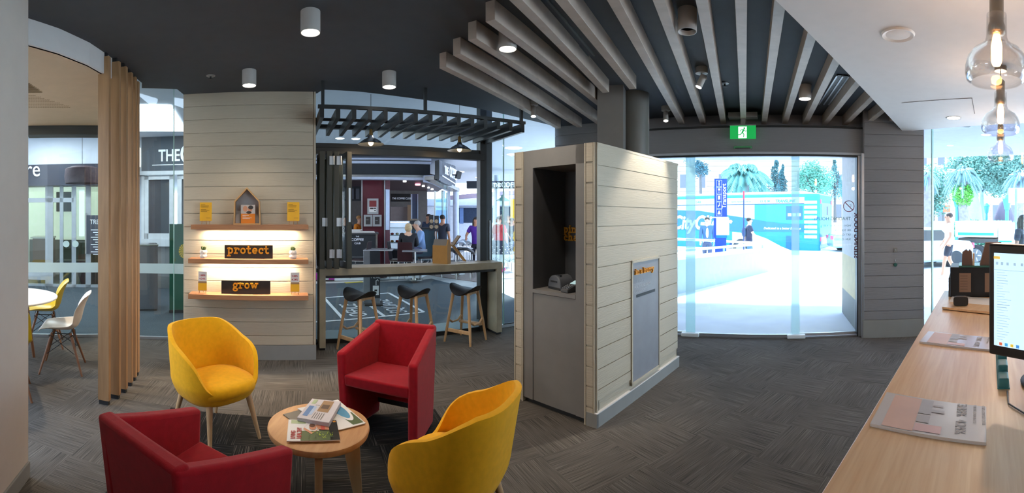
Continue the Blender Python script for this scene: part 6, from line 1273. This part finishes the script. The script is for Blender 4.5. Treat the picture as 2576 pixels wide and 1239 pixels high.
# planter with etched plants below the coral woman
t, w2, h = block('glass_planter', 1236, 1320, 11.6, 640, 660, .4, 'low frosted screen with etched plants beside the far paving', 'screen', 0); MB().box(-w2, w2, 0, .03, 0, h).build('screen_panel', m_frost, t)
for x in (-w2 * .75, w2 * .05, w2 * .6):
    m = MB()
    for k in range(5): m.beam((x, -.006, .02), (x + (k - 2) * .06, -.006, h * (.7 - abs(k - 2) * .12)), .004, .016)
    m.build('etched_plant', M('etch_grey', '#7c8a90', .6), t)
for x in (-w2, w2 - .02): MB().box(x, x + .02, 0, .03, -zat(660, 11.6), 0).build('post', m_chrome, t)
# café furniture
def cafe_chair(px, d, face, lab, z=DKZ, dark='#2a1719', arms=False, grp='brown cafe chairs'):
    p = gd(px, d); t = thing('cafe_chair', lab, 'chair', (p.x, p.y, z), face, grp)
    mm = M('chair_' + dark[1:], dark, .4)
    MB().box(-.2, .2, -.2, .2, .44, .465).build('seat', mm, t, bevel=.01); 
    if arms: MB().tube([(-.23, .15, .62), (-.25, -.1, .7), (-.12, -.23, .78), (.12, -.23, .78), (.25, -.1, .7), (.23, .15, .62)], [.03, .035, .045, .045, .035, .03], 8).build('back_hoop', mm, t, smooth=60)
    else: MB().hexa([(-.19, -.21, .46), (.19, -.21, .46), (.19, -.19, .46), (-.19, -.19, .46)], [(-.18, -.28, .92), (.18, -.28, .92), (.18, -.26, .92), (-.18, -.26, .92)]).build('backrest', mm, t, bevel=.008)
    for a in (-1, 1):
        for b in (-1, 1): MB().cyl((a * .19, b * .19, 0), (a * .17, b * .17, .62 if arms else .44), .012, n=8).build('leg', m_chrome, t)
    MB().box(-.19, .19, -.2, .2, .425, .44).build('seat_rail', m_chrome, t); return t
cafe_chair(1021, 10.85, PI + .15, 'brown cafe chair carrying the seated blonde woman', DKZ, '#3a1a1c').rotation_euler[2] = .15
cafe_chair(1072, 11.55, -2.0, 'cafe chair carrying the grey-haired man', DKZ).rotation_euler[2] = 2.0
cafe_chair(905, 11.0, 1.6, 'dark cafe chair left of the small square table'); cafe_chair(1003, 11.0, -1.5, 'dark slotted cafe chair right of the small square table')
cafe_chair(1130, 11.2, .1, 'armchair with a black curved back rail in front of the bench, left one', 0, '#1e2226', True, 'black arched cafe armchairs'); cafe_chair(1168, 11.3, -.1, 'armchair with a black curved back rail, behind the wooden holder', 0, '#1e2226', True, 'black arched cafe armchairs')
for px, d, lab in ((1150, 14.6, 'silver cafe chair beside the round grey-blue column'), (1166, 15.2, 'silver cafe chair behind the wooden holder handle'), (1288, 14.0, 'silver cafe chair behind the coral-topped woman'), (1296, 12.9, 'silver cafe chair at the kiosk edge')): cafe_chair(px, d, .4, lab, 0, '#8f98a4', True, 'silver cafe chairs')
def cafe_table(px, d, lab, w_=.35, z=DKZ, zt=.73, rnd=False):
    p = gd(px, d); t = thing('cafe_table', lab, 'table', (p.x, p.y, z), .2, 'cafe tables')
    (MB().cyl((0, 0, zt - .025), (0, 0, zt), w_, n=32) if rnd else MB().box(-w_, w_, -w_, w_, zt - .025, zt)).build('tabletop', m_alu, t); MB().cyl((0, 0, .02), (0, 0, zt - .025), .025).build('pedestal', m_chrome, t); MB().cyl((0, 0, 0), (0, 0, .02), .2, n=20).build('base', m_chrome, t)
cafe_table(954, 10.95, 'small square table in front of the serving counter', .36); cafe_table(1044, 10.6, 'cafe table between the seated woman and man', .3) ; cafe_table(1152, 12.0, 'round table behind the black arched armchair', .42, 0, .74, True)
# umbrella bag stand
p = G(935, 766); t = thing('umbrella_bag_stand', 'grey umbrella wrapping stand reading YOUR BROLLY HERE, outside the glass', 'stand', (p.x, p.y, 0), -az(935)); zt = .98; w2 = 21 * 7.89 / FX
MB().box(-w2, w2, 0, .25, .02, zt).build('body', M('stand_grey', '#8d9298', .4, metal=.4), t, bevel=.006); MB().box(-w2 + .03, w2 + .05, -.12, .3, 0, .025).build('base', m_black, t); MB().box(-w2 * .2, w2, -.006, 0, .12, zt).build('poster', M('stand_navy', '#2c3138', .5), t)
text('YOUR', .075, m_wtx, t, (-w2 * .12, -.008, .60), ext=.002, bold=.002); text('BROLLY', .052, M('brolly_yellow', '#d8d416', .5), t, (-w2 * .12, -.008, .55), ext=.002, bold=.002); text('HERE', .075, m_wtx, t, (-w2 * .12, -.008, .485), ext=.002); text('WRAP', .075, m_wtx, t, (-w2 * .12, -.008, .67), ext=.002, bold=.002)
m = MB(); m.tube([(.08, -.008, .36), (.08, -.008, .44), (.11, -.008, .46), (.12, -.008, .43)], .007, 6); m.slabxz([(.02, .18), (.13, .18), (.13, .35), (.02, .35)], -.009, -.006); m.build('umbrella_symbol', m_wtx, t); MB().box(.05, .1, -.011, -.009, .25, .28).build('umbrella_band', MATS['stand_navy'], t)
p = G(815, 706); t = thing('magenta_board', 'magenta panel on the floor at the left end under the bar bench', 'board', (p.x, p.y, 0), -az(815)); MB().box(-.25, .26, 0, .04, .03, .19).build('panel', M('magenta', '#a02a8c', .5), t); MB().box(-.25, .26, -.02, .08, 0, .03).build('foot', m_black, t)
# ================================================================ street: bus
BC = Vector((13.37, 15.57)); ub = Vector((-.556, .831)); BA = math.atan2(-ub.y, -ub.x)   # local x runs towards the rear, y away
t = thing('city_bus', 'blue and turquoise city bus standing across the street, seen through the doors', 'bus', (BC.x, BC.y, -.47), BA)
BLn = 12.4; b0_, b1_ = .36, 3.2
m_bb = M('bus_blue', '#2478cc', .35); m_bt = M('bus_turquoise', '#38bccb', .35); m_bc = M('bus_cyan', '#1f84bd', .35); m_bw = M('bus_white', '#e3f2f4', .4)
MB().box(-BLn, 0, 0, 2.5, b0_, b1_).build('body', m_bc, t, bevel=.12, seg=4)
e = -.012
MB().slabxz([(-BLn + .3, 2.72), (-.75, 2.72), (-.75, 3.02), (-BLn + .3, 3.02)], e, 0).build('roof_band', m_bw, t); MB().box(-BLn + .3, -.75, e * 1.5, 0, 2.68, 2.72).build('window_line', M('bus_line', '#16406c', .4), t)
MB().slabxz([(-BLn + .3, 1.75), (-3.35, 1.75), (-3.35, 2.68), (-BLn + .3, 2.68)], e, 0).build('side_panel', M('bus_panel', '#b9ecee', .4), t)
MB().slabxz([(-3.35, 1.9), (-.75, 1.7), (-.75, 2.68), (-3.35, 2.68)], e, 0).build('side_panel', M('bus_aqua', '#32b4c0', .35), t)
MB().slabxz([(-BLn + .3, 1.35), (-.75, 1.35), (-.75, 1.75), (-1.9, 1.72), (-3.35, 1.95), (-6.6, 2.4), (-BLn + .3, 2.55)], e * 1.6, 0).build('side_wave', M('bus_wave', '#2c6ec6', .35), t)
MB().slabxz([(-4.6, b0_ + .02), (-1.2, b0_ + .02), (-1.9, .62), (-2.7, 1.0), (-3.4, 1.22), (-4.6, 1.3)], e * 1.8, 0).build('white_swoosh', m_bw, t)
for k in range(8): MB().box(-.75, -.12, e * 1.5, 0, 1.05 + k * .235, 1.05 + k * .235 + .14).build('rear_stripe', M('bus_stripe', '#f2dcae', .4), t)
MB().slabxz([(-1.68, 1.92), (-.82, 1.92), (-.82, 2.6), (-1.68, 2.6)], e * 2, 0).build('city_badge', M('badge_blue', '#2b5fc4', .4), t)
m_pw = M('badge_pale', '#bfe6ee', .4); m = MB()
for k in range(3): m.box(-1.58 + .24 * k, -1.40 + .24 * k, e * 2.6, e * 2, 2.10, 2.24)
m.build('badge_emblem', m_pw, t); text('CITY', .14, m_pw, t, (-1.35, e * 2.2, 1.96), ext=.006, sx=.8)
MB().slabxz([(-1.68, .5), (-1.4, .5), (-1.4, 1.15), (-1.68, 1.15)], e * 1.5, 0).build('engine_panel', M('bus_deep', '#2360c0', .4), t)
text('CityGlider', 1.02, m_wtx, t, (-8.35, e * 2.2, 1.42), ext=.006, sx=.84, shear=.25, bold=.03); text('1048', .22, m_bc, t, (-6.9, e * 2, 2.78), ext=.004); text('www.translink.com.au', .125, m_bc, t, (-4.65, e * 2, 2.80), ext=.004); text('13 12 30', .15, M('bus_teal', '#1f8fa8', .4), t, (-3.05, e * 2, 2.79), ext=.004, bold=.004); text('TRANSLINK', .2, MATS['bus_teal'], t, (-2.25, e * 2, 2.77), ext=.004, bold=.006, shear=.2)
text('Dedicated to a better Brisbane', .165, m_wtx, t, (-2.85, e * 2.4, 1.46), ext=.006, sx=.93, shear=.25)
def wheel(x, y, r, par, nm_='wheel', wd=.28, hub=True):
    w_ = MB().cyl((x, y, r), (x, y + wd, r), r, n=36).build(nm_, M('tyre', '#33363c', .8), par, bevel=.02)
    if hub: m = MB(); m.cyl((x, y - .012, r), (x, y + .02, r), r * .55, n=24); m.build('hub', m_alu, w_)
    return w_
for x in (-4.1, -BLn + 2.4):
    m = MB(); n = 18; m.slabxz([(x + .72 * cos(PI * i / n), b0_ - .02 + .78 * sin(PI * i / n)) for i in range(n + 1)], -.02, .3); m.build('wheel_arch', M('arch_dark', '#27406c', .6), t); wheel(x, -.03, .48, t)
# rear face
MB().box(0, .012, .35, 2.15, 2.0, 2.75).build('rear_window', M('bus_rear', '#66b8cc', .2), t); MB().box(0, .014, 1.3, 1.6, 2.15, 2.6).build('rear_door_glass', m_dw, t); MB().box(0, .02, .3, 2.2, 1.55, 1.66).build('rear_rail', m_bt, t); MB().box(0, .016, .3, 1.9, .75, 1.1).build('number_panel', m_bw, t); MB().box(0, .05, .2, 2.3, .42, .55).build('bumper', m_bw, t)
for y in (.12, 2.2):
    for z in (.9, 2.7): MB().box(0, .03, y, y + .14, z, z + .2).build('tail_light', M('tail_red', '#e0506a', .3), t)
MB().box(-BLn + .5, -.8, .4, 2.1, b1_, b1_ + .12).build('roof_pod', m_bw, t, bevel=.04)
# transport pylon
p = gd(1813, 11.8); t = thing('transport_sign', 'blue transport sign pillar with white pictograms outside the doors', 'sign', (p.x, p.y, PG), -az(1813)); k = 11.8 / FX; zz = lambda y: zat(y, 11.8) - PG; w2 = 16 * k
m_tb = M('transport_blue', '#2a4fc4', .4)
MB().box(-w2, w2, 0, .14, zz(545), zz(449)).build('blue_panel', m_tb, t, bevel=.004); MB().box(-w2 - .06, w2 + .04, -.03, .16, zz(548), zz(545)).build('ledge', m_bw, t); MB().box(-w2 + .05, w2 + .06, -.01, .14, zz(591), zz(548)).build('white_board', m_paper, t); MB().box(-w2 + .03, w2, 0, .14, zz(598), zz(591)).build('board_foot', m_bc, t); MB().box(-w2 + .02, w2 - .02, .02, .12, 0, zz(598)).build('pillar', m_tb, t); MB().box(-w2 - .02, -w2 + .05, .0, .14, zz(598), zz(548)).build('side_edge', m_tb, t)
text('Transport', .165, m_wtx, t, (w2 - .03, -.006, zz(524)), (PI / 2, -PI / 2, 0), ext=.003, sx=1.0, bold=.003)
for i, ch in enumerate('ibtm+'):
    zc = zz(461 + i * 18.3); m = MB(); s_ = .075; x = -w2 + .13
    for bx_ in ((x - s_, x + s_, zc + .085, zc + .093), (x - s_, x + s_, zc - .093, zc - .085), (x - s_, x - s_ + .008, zc - .09, zc + .09), (x + s_ - .008, x + s_, zc - .09, zc + .09)): m.box(bx_[0], bx_[1], -.008, 0, bx_[2], bx_[3])
    if i == 0: m.box(x - .014, x + .014, -.008, 0, zc - .06, zc + .02); m.cyl((x, -.008, zc + .05), (x, 0, zc + .05), .018, n=10)
    elif i == 3: m.beam((x - .03, -.006, zc - .05), (x + .02, -.006, zc + .03), .004, .02, up=Vector((-.8, 0, .5))); m.box(x - .03, x + .03, -.008, 0, zc - .01, zc + .01); m.cyl((x + .01, -.008, zc + .055), (x + .01, 0, zc + .055), .016, n=10)
    elif i == 4: m.slabxz([(x - .045, zc - .05), (x + .045, zc - .05), (x + .03, zc + .01), (x, zc + .065), (x - .03, zc + .01)], -.008, 0)
    else: m.box(x - .032, x + .032, -.008, 0, zc + (.005 if i == 1 else -.03), zc + .06); m.box(x - .03, x - .012, -.008, 0, zc - .05, zc - .035 + .01 * i); m.box(x + .012, x + .03, -.008, 0, zc - .05, zc - .035 + .01 * i)
    m.build('pictogram', m_wtx, t)
p = gd(1871, 13.5); t = thing('stop_pole', 'thin dark pole with a red top band standing in front of the bus', 'pole', (p.x, p.y, PG), 0); zt = zat(480, 13.5) - PG; MB().cyl((0, 0, 0), (0, 0, zt), .022, n=10).build('pole', M('pole_navy', '#2b3a6c', .5), t); MB().cyl((0, 0, zt - .25), (0, 0, zt), .028, n=10).build('red_band', M('band_red', '#b83a50', .5), t)
# planter wall and hand rails
w0, w1 = G(1640, 752), G(1936, 681); w0 = w0 + (w0 - w1) * .1; L_ = (w1 - w0).length; t = thing('ramp_wall', 'low pale concrete ramp wall outside the street doors', 'wall', (w0.x, w0.y, 0), ang(w0, w1))
MB().hexa([(0, 0, -.12), (L_, 0, -.12), (L_, .2, -.12), (0, .2, -.12)], [(0, 0, .72), (L_, 0, .62), (L_, .2, .62), (0, .2, .72)]).build('wall_face', M('ramp_conc', '#a9bcc0', .8, var=.05), t); MB().hexa([(-.02, -.02, .72), (L_ + .02, -.02, .62), (L_ + .02, .24, .62), (-.02, .24, .72)], [(-.02, -.02, .78), (L_ + .02, -.02, .68), (L_ + .02, .24, .68), (-.02, .24, .78)]).build('coping', m_bw, t)
t = thing('hand_rail', 'pale double hand rail along the ramp in front of the bus', 'rail', (0, 0, 0)); ra = [QF(1640, 11.5, 598), QF(1780, 12.0, 604), QF(1925, 12.8, 612)]; rb = [QF(1640, 10.2, 636), QF(1780, 11.2, 624), QF(1925, 12.8, 612)]
MB().tube(ra, .035, 10).build('upper_rail', m_bw, t, smooth=60); MB().tube(rb, .035, 10).build('lower_rail', m_bw, t, smooth=60)
for px, d, y in ((1805, 12.1, 605), (1821, 11.6, 622), (1918, 12.75, 612)): p = gd(px, d); MB().cyl((p.x, p.y, -.1), (p.x, p.y, zat(y, d)), .028, n=10).build('post', M('post_cyan', '#a9d4e4', .4), t)
o = slabp('bus_shadow_strip', 1940, 2080, 17, 17.5, 655, 658, m_dw, None, .4); tag(o, 'dark strip painted as the shadow under the bus', 'kerb')  # dark slab painted in as the shadow at the foot of the bus
# no-smoking mark and lettering on the door glass
def dm(px, y, n_=.085): s_, d = hit(px, dp, P1); v = Vector((dp[0], dp[1])) + dd * s_ - dn * .02; return Vector((v.x, v.y, zat(y, d))), d
c, d = dm(2137, 518); t = thing('no_smoking_sticker', 'round red no-smoking sticker on the right door glass', 'sticker', c, WD); r = .072; n = 28
m = MB(); m.tube([(r * cos(2 * PI * i / n), 0, r * sin(2 * PI * i / n)) for i in range(n + 1)], .005, 6); m.beam((-r * .7, 0, r * .7), (r * .7, 0, -r * .7), .006, .010); m.build('ring', M('sticker_red', '#8a2f45', .5), t)
m = MB(); m.tube([(.01, .005, .02), (.03, .005, .03), (.03, .005, .0), (.01, .005, -.01)], .003, 5); m.build('smoke_curl', M('faint_grey', '#8f98a4', .5), t)
c, d = dm(2151, 650); t = thing('door_lettering', 'vertical dark lettering on the right door glass, back to front', 'lettering', c, WD); o = text('SLIDING DOOR', .075, M('door_letter', '#5c3a4e', .5), t, (0, 0, 0), (PI / 2, -PI / 2, 0), ext=.001, bold=.002, sx=1.15); o.scale = (1.15, -1, 1)
c, d = dm(2142, 562); t = thing('trading_hours', 'trading hours lettering on the door glass, seen from behind', 'lettering', c, WD)
for i, (s_, z_) in enumerate((('TRADING HOURS', .045), ('MON - THU  9.30 - 4.00', -.04), ('FRI  9.30 - 5.00', -.1), ('SAT  CLOSED', -.16), ('SUN  CLOSED', -.22))): o = text(s_, .062 if i == 0 else .036, M('hours_letter', '#6f8a86', .5), t, (0, 0, z_), ext=.0005); o.scale = (-1, 1, 1)
o = MB().box(dl - .03, dl + .25, .9, .94, 0, 3.0).build('side_wall_board', M('shop_pale', '#cfc8c4', .6), loc=(dp[0], dp[1], 0), rz=WD); bpy.data.objects.remove(o)
w_ = MB(); w_.box(dl - .02, dl + .04, .25, 1.5, 1.0, 3.0); w_.mi = 1; w_.box(dl - .02, dl + .04, .25, 1.5, .42, 1.0); w_.mi = 2; w_.box(dl - .02, dl + .04, .25, 1.5, 0, .42); o = struct(w_.build('wall_porch', [M('porch_white', '#d2cac6', .5), M('porch_yellow', '#dcc084', .5), m_skirt], loc=(dp[0], dp[1], 0), rz=WD))
# ================================================================ vegetation, buildings, vehicles outside
def foliage(m, c, r, n, size, rnd, droop=0):
    c = Vector(c)
    for _ in range(n):
        v = Vector((rnd.gauss(0, 1), rnd.gauss(0, 1), rnd.gauss(0, 1))).normalized() * (rnd.random() ** .35)
        p = c + Vector((v.x * r[0], v.y * r[1], v.z * r[2])); a = Vector((rnd.gauss(0, 1), rnd.gauss(0, 1), rnd.gauss(0, .6))).normalized() * size * rnd.uniform(.6, 1.3)
        b = a.cross(Vector((rnd.gauss(0, 1), rnd.gauss(0, 1), rnd.gauss(0, 1)))).normalized() * size * .45
        m.poly([p - a, p + b, p + a, p - b])
TREE_C = {}
def tree(px, d, y0, y1, wpx, lab, col='#4f8f80', blobs=9, trunk_h=None, shape='round', name='tree', seed=1, trunk_col='#5d5a5c', n=1500):
    p = gd(px, d); zt, zb_ = zat(y0, d), zat(y1, d); w2 = wpx * .62 * d / FX; t = thing(name, lab, 'tree', (p.x, p.y, -.47), 0, 'trees across the street'); rnd = random.Random(seed)
    zt += .47; zb_ += .47; m = MB(); h = zt - zb_
    for k in range(blobs):
        f_ = (k + .5) / blobs
        if shape == 'cone': rr = w2 * (1.05 - f_) ; c = (rnd.uniform(-.1, .1) * w2, rnd.uniform(-.1, .1) * w2, zb_ + h * f_); foliage(m, c, (max(rr, .15 * w2), max(rr, .15 * w2), h / blobs * .8), int(n * 2 / blobs), .03 * w2 + .06, rnd)
        else:
            a = rnd.uniform(0, 2 * PI); rr = w2 * .55 * math.sqrt(rnd.random()); c = (rr * cos(a), rr * sin(a), zb_ + h * (.25 + .5 * rnd.random())); foliage(m, c, (w2 * .5, w2 * .5, h * .3), int(n * 2.2 / blobs), .022 * w2 + .055, rnd)
    m.build('foliage', M('leaf_' + col[1:], col, .7, var=.35, vs=1.3), t)
    m = MB(); m.tube([(0, 0, 0), (.03 * w2, 0, zb_ * .6), (0, .02, zb_ + h * .5)], [.05 * w2 + .12, .04 * w2 + .1, .05], 8)
    for k in range(4): a = k * 1.6; m.tube([(0, 0, zb_ + h * .1), (cos(a) * w2 * .3, sin(a) * w2 * .3, zb_ + h * .4), (cos(a) * w2 * .5, sin(a) * w2 * .5, zb_ + h * .6)], [.1, .06, .02], 6)
    m.build('trunk', M('bark_' + trunk_col[1:], trunk_col, .8), t, smooth=60); return t
def palm(px, d, yc, rpx, lab, col='#6fb8b0', seed=2, nf=34, ybase=560, trunk=.28, droop=1.0):
    p = gd(px, d); R = rpx * d / FX; zc = zat(yc, d) + .47; t = thing('palm_tree', lab, 'palm tree', (p.x, p.y, -.47), 0); rnd = random.Random(seed); m = MB()
    for k in range(nf):
        a = 2.399 * k; el = math.radians(rnd.uniform(-25, 75)); L_ = R * rnd.uniform(.85, 1.1); pts = []
        for i in range(8):
            s_ = i / 7; pts.append(Vector((cos(a) * cos(el) * L_ * s_, sin(a) * cos(el) * L_ * s_, zc + sin(el) * L_ * s_ - droop * L_ * .75 * s_ * s_)))
        m.tube(pts, [.03] * 7 + [.01], 4)
        for i in range(1, 8):
            for j in (.0, .33, .66):
                q = pts[i - 1].lerp(pts[i], j); dr = (pts[i] - pts[i - 1]).normalized(); sd = dr.cross(Vector((0, 0, 1))).normalized(); ll = R * .28 * (1 - abs(i / 7 - .45))
                for s2 in (-1, 1): e_ = q + sd * s2 * ll * .6 + dr * ll * .4 - Vector((0, 0, ll * .75)); m.poly([q - dr * .02 * R, q + dr * .05 * R, e_])
    m.build('fronds', M('frond_' + col[1:], col, .6, var=.25, vs=2), t)
    MB().tube([(0, 0, 0), (.05, 0, zc * .5), (0, 0, zc)], [trunk * 1.2, trunk, trunk * 1.3], 12).build('trunk', M('palm_trunk', '#8a8590', .9, bump=.5, bs=12, var=.2), t, smooth=60); return t, zc
palm(1868, 40, 438, 82, 'large pale palm above the bus, straight behind the transport sign', '#6fa8a4', 2, 120, trunk=.5, droop=.95)
tree(1762, 34, 388, 445, 72, 'dark-leaved small tree left of the large palm', '#3f6a78', 6, seed=3, n=900)
tree(1951, 42, 392, 492, 40, 'left one of two dark cone-shaped conifers above the bus', '#3f6f78', 7, shape='cone', seed=4, name='conifer', n=1300); tree(1968, 38, 416, 500, 36, 'right one of two dark cone-shaped conifers above the bus', '#3f6f78', 7, shape='cone', seed=5, name='conifer', n=1100)
tree(2048, 36, 396, 505, 98, 'rounded bright green tree above the rear of the bus', '#5fa08e', 12, seed=6, n=3000); tree(2100, 40, 400, 500, 46, 'thin airy conifer right of the rounded tree', '#4f7f84', 7, shape='cone', seed=7, name='conifer', n=900); tree(2132, 44, 405, 505, 50, 'bushy tree at the right edge of the door opening', '#4f8f90', 8, seed=8, n=1200)
# right window greenery
tree(2345, 22, 385, 560, 90, 'leafy tree just right of the boarded pier, outside the window', '#6a968c', 10, seed=9, n=2200)
tree(2470, 30, 372, 500, 180, 'broad spreading tree with a bottle-shaped pale trunk behind the palm', '#6f9c92', 16, seed=10, n=5200, trunk_col='#8fa6b4')
tree(2560, 27, 380, 490, 150, 'broad tree with a thick dark trunk at the right edge', '#668f88', 13, seed=11, n=3800, trunk_col='#5c5a68')
for px, d, y0, y1, r, lab, c_ in ((2444, 28, 470, 560, .75, 'pale bottle-shaped tree trunk behind the hedge', '#9fb4c0'), (2526, 24, 505, 560, .68, 'dark barrel-shaped tree trunk behind the sign post', '#5c5468')):
    p = gd(px, d); zt = zat(y0, d) + .2; zb_ = zat(y1, d) + .2 ; o = MB().lathe([(r * .9, 0), (r, zt * .35), (r * .85, zt * .65), (r * .4, zt * .95), (r * .2, zt)], 20, cap=False).build('bottle_tree', M('bark_' + c_[1:], c_, .8), loc=(p.x, p.y, -.2), smooth=60); tag(o, lab, 'tree trunk')
t, zc = palm(2422, 20, 432, 52, 'palm tree with a clump of bright green ferns on its trunk, outside the window', '#7a9ca0', 12, 70, trunk=.24, droop=1.2)
m = MB(); foliage(m, (0, 0, zc - 1.05), (.5, .5, .62), 1800, .08, random.Random(4)); m.build('fern_clump', M('fern_green', '#6fce5c', .6, var=.3), t)
palm(2568, 19, 440, 50, 'pale palm crown at the top right behind the pendants', '#7a9caa', 13, 60, trunk=.24, droop=1.25); palm(2334, 17, 440, 36, 'drooping palm partly hidden behind the boarded pier', '#7a9ca4', 14, 56, trunk=.2, droop=1.4)
p = gd(2400, 24); q_ = gd(2600, 22); m = MB(); n = 60
rnd = random.Random(8)
for i in range(n): c = p.lerp(q_, i / n); foliage(m, (c.x, c.y, .55), (.35, .35, .95), 80, .10, rnd)
tag(m.build('hedge', M('hedge_green', '#57a08a', .7, var=.35, vs=2)), 'clipped hedge running behind the white utility truck', 'hedge', kind='stuff')
# buildings
m_fa = M('facade_cream', '#c2b29e', .8, var=.04); m_fl = M('facade_line', '#6f665e', .7); m_fw = M('facade_window', '#5c6070', .4)
def building(px0, px1, d, y0, y1, lab, cols, rows, name='stone_building'):
    a, b = gd(px0, d), gd(px1, d); L_ = (b - a).length; t = thing(name, lab, 'building', (a.x, a.y, -.5), ang(a, b)); z0, z1 = 0, zat(y0, d) + .5
    MB().box(0, L_, 0, 4, z0, z1).build('wall', m_fa, t); m = MB()
    for k in range(int(z1 / .7)): m.box(0, L_, -.02, 0, k * .7, k * .7 + .05)
    m.build('stone_course', m_fl, t); MB().box(-.2, L_ + .2, -.4, .2, z1 - .5, z1).build('cornice', m_fa, t)
    for i in range(cols):
        for j in range(rows):
            x = L_ * (i + .5) / cols; z = z1 * (j + .45) / rows; f_ = MB().box(x - .6, x + .6, -.08, .0, z, z + 2.2).build('window_surround', m_fa, t); MB().box(x - .42, x + .42, -.1, -.08, z + .1, z + 2.0).build('pane', m_fw, f_)
building(1600, 2180, 62, 290, 600, 'cream stone building behind the trees and the bus', 12, 4); building(2300, 2620, 52, 380, 600, 'pale building behind the trees outside the right window', 7, 3)
# stone wall beyond bus
o = slabp('boundary_wall', 2085, 2160, 33, 31, 560, 596, M('stone_cream', '#d8cfc0', .8, var=.15, vs=3), None, .5); tag(o, 'low cream stone boundary wall right of the bus', 'wall')
o = slabp('boundary_wall', 2338, 2400, 20, 20, 556, 610, M('stone_cream', '#d8cfc0'), None, .5); tag(o, 'low cream stone wall behind the man in the white tee', 'wall')
# utility truck
p0, p1_ = gd(2400, 15.5), gd(2580, 14.6); t = thing('utility_truck', 'white utility truck with teal stripes parked across the window view', 'truck', (p0.x, p0.y, -.12), ang(p0, p1_)); L_ = (p1_ - p0).length; zz = lambda y: zat(y, 15.0) + .12
x_of = lambda px: hit(px, p0[:2], p1_[:2])[0]
MB().box(x_of(2402), x_of(2508), 0, 1.8, zz(597), zz(556)).build('tray', m_wtx, t, bevel=.03); MB().box(x_of(2410), x_of(2500), -.01, 0, zz(592), zz(585)).build('teal_stripe', M('stripe_teal', '#2fc4b8', .4), t)
MB().slabxz([(x_of(2510), zz(612)), (x_of(2575), zz(612)), (x_of(2575), zz(590)), (x_of(2558), zz(576)), (x_of(2548), zz(562)), (x_of(2515), zz(560)), (x_of(2510), zz(575))], 0, 1.75).build('cab', m_wtx, t, bevel=.04); MB().box(x_of(2512), x_of(2545), -.01, 0, zz(608), zz(604)).build('teal_stripe', MATS['stripe_teal'], t)
MB().box(x_of(2408), x_of(2575), .1, 1.6, zz(612), zz(600)).build('chassis', m_dgrey, t)
for px in (2455, 2556):
    x = x_of(px); w_ = MB().cyl((x, .0, .37), (x, .24, .37), .37, n=32).build('wheel', M('tyre', '#33363c'), t, bevel=.02); MB().cyl((x, -.012, .37), (x, .02, .37), .235, n=24).build('hub', m_alu, w_)
    m = MB()
    for k in range(5): a = 2 * PI * k / 5; m.beam((x + .07 * cos(a), -.02, .37 + .07 * sin(a)), (x + .2 * cos(a + .0), -.02, .37 + .2 * sin(a)), .008, .035, up=Vector((-sin(a), 0, cos(a))))
    m.build('spoke', m_wtx, w_)
def car(px, d, rz_, lab, col='#aab4bc'):
    p = gd(px, d); t = thing('parked_car', lab, 'car', (p.x, p.y, -.12), rz_, 'silver cars beside the pier')
    MB().slabxz([(-2, .3), (2, .3), (2.05, .75), (1.9, .92), (1.2, .95), (.7, 1.38), (-.8, 1.4), (-1.5, .98), (-2.05, .88)], -.8, .8).build('body', M('car_' + col[1:], col, .3, metal=.5), t, bevel=.08, seg=3)
    MB().slabxz([(1.05, .97), (.65, 1.3), (-.75, 1.32), (-1.3, 1.0)], -.815, .815).build('window_band', m_dg, t)
    for s_ in (-1, 1): 
        for x in (-1.3, 1.25): MB().cyl((x, s_ * .82, .31), (x, s_ * .62, .31), .31, n=24).build('wheel', M('tyre', '#33363c'), t)
        MB().box(2.0, 2.06, s_ * .6 - .18, s_ * .6 + .18, .68, .85).build('tail_light', M('tail_red', '#e0506a'), t)
car(2290, 14.0, -.35, 'silver car whose tail shows just right of the boarded pier'); car(2190, 21, 2.6, 'silver-blue car nose at the right edge of the door opening', '#9fc0d0')
# street furniture right
def lamp(px, d, y0, lab):
    p = gd(px, d); zt = zat(y0, d) + .12; t = thing('street_lamp', lab, 'street lamp', (p.x, p.y, -.12), 0, 'teal street lamps'); mm = M('lamp_teal', '#3f96a8', .5); MB().cyl((0, 0, 0), (0, 0, zt - .6), .09, .07, 12).build('pole', mm, t); MB().lathe([(.1, zt - .6), (.17, zt - .2), (.2, zt - .18), (.06, zt - .02), (0, zt)], 12, cap=False).build('lantern', mm, t)
lamp(2407, 20, 488, 'teal street lamp left of the ferny palm trunk'); lamp(2533, 17, 488, 'teal street lamp just left of the white sign board'); lamp(2482, 25, 510, 'thin teal street lamp between the two big trunks')
p = gd(2556, 12.5); t = thing('street_sign', 'blank white sign board on a blue-grey pole outside the window', 'sign', (p.x, p.y, 0), -az(2556)); MB().cyl((0, 0, 0), (0, 0, zat(474, 12.5)), .035, n=12).build('pole', M('pole_blue', '#7fa8c8', .4), t); MB().box(-.22, .5, .04, .06, zat(510, 12.5), zat(472, 12.5)).build('board', m_bw, t)
for px, lab in ((2372, 'teal and orange street banner sign left of the big trunk'), (2470, 'orange and teal street banner sign between the trunks')):
    p = gd(px, 30); t = thing('banner_sign', lab, 'sign', (p.x, p.y, -.3), -az(px), 'orange and teal street signs'); z = zat(524, 30) + .3; MB().box(-.5, 0, 0, .05, z - .25, z + .22).build('teal_half', M('lamp_teal', '#3f96a8'), t); MB().box(0, .5, 0, .05, z - .25, z + .22).build('orange_half', M('sign_orange', '#ee6a48', .5), t); MB().cyl((0, .03, 0), (0, .03, z - .2), .04).build('pole', m_dgrey, t)
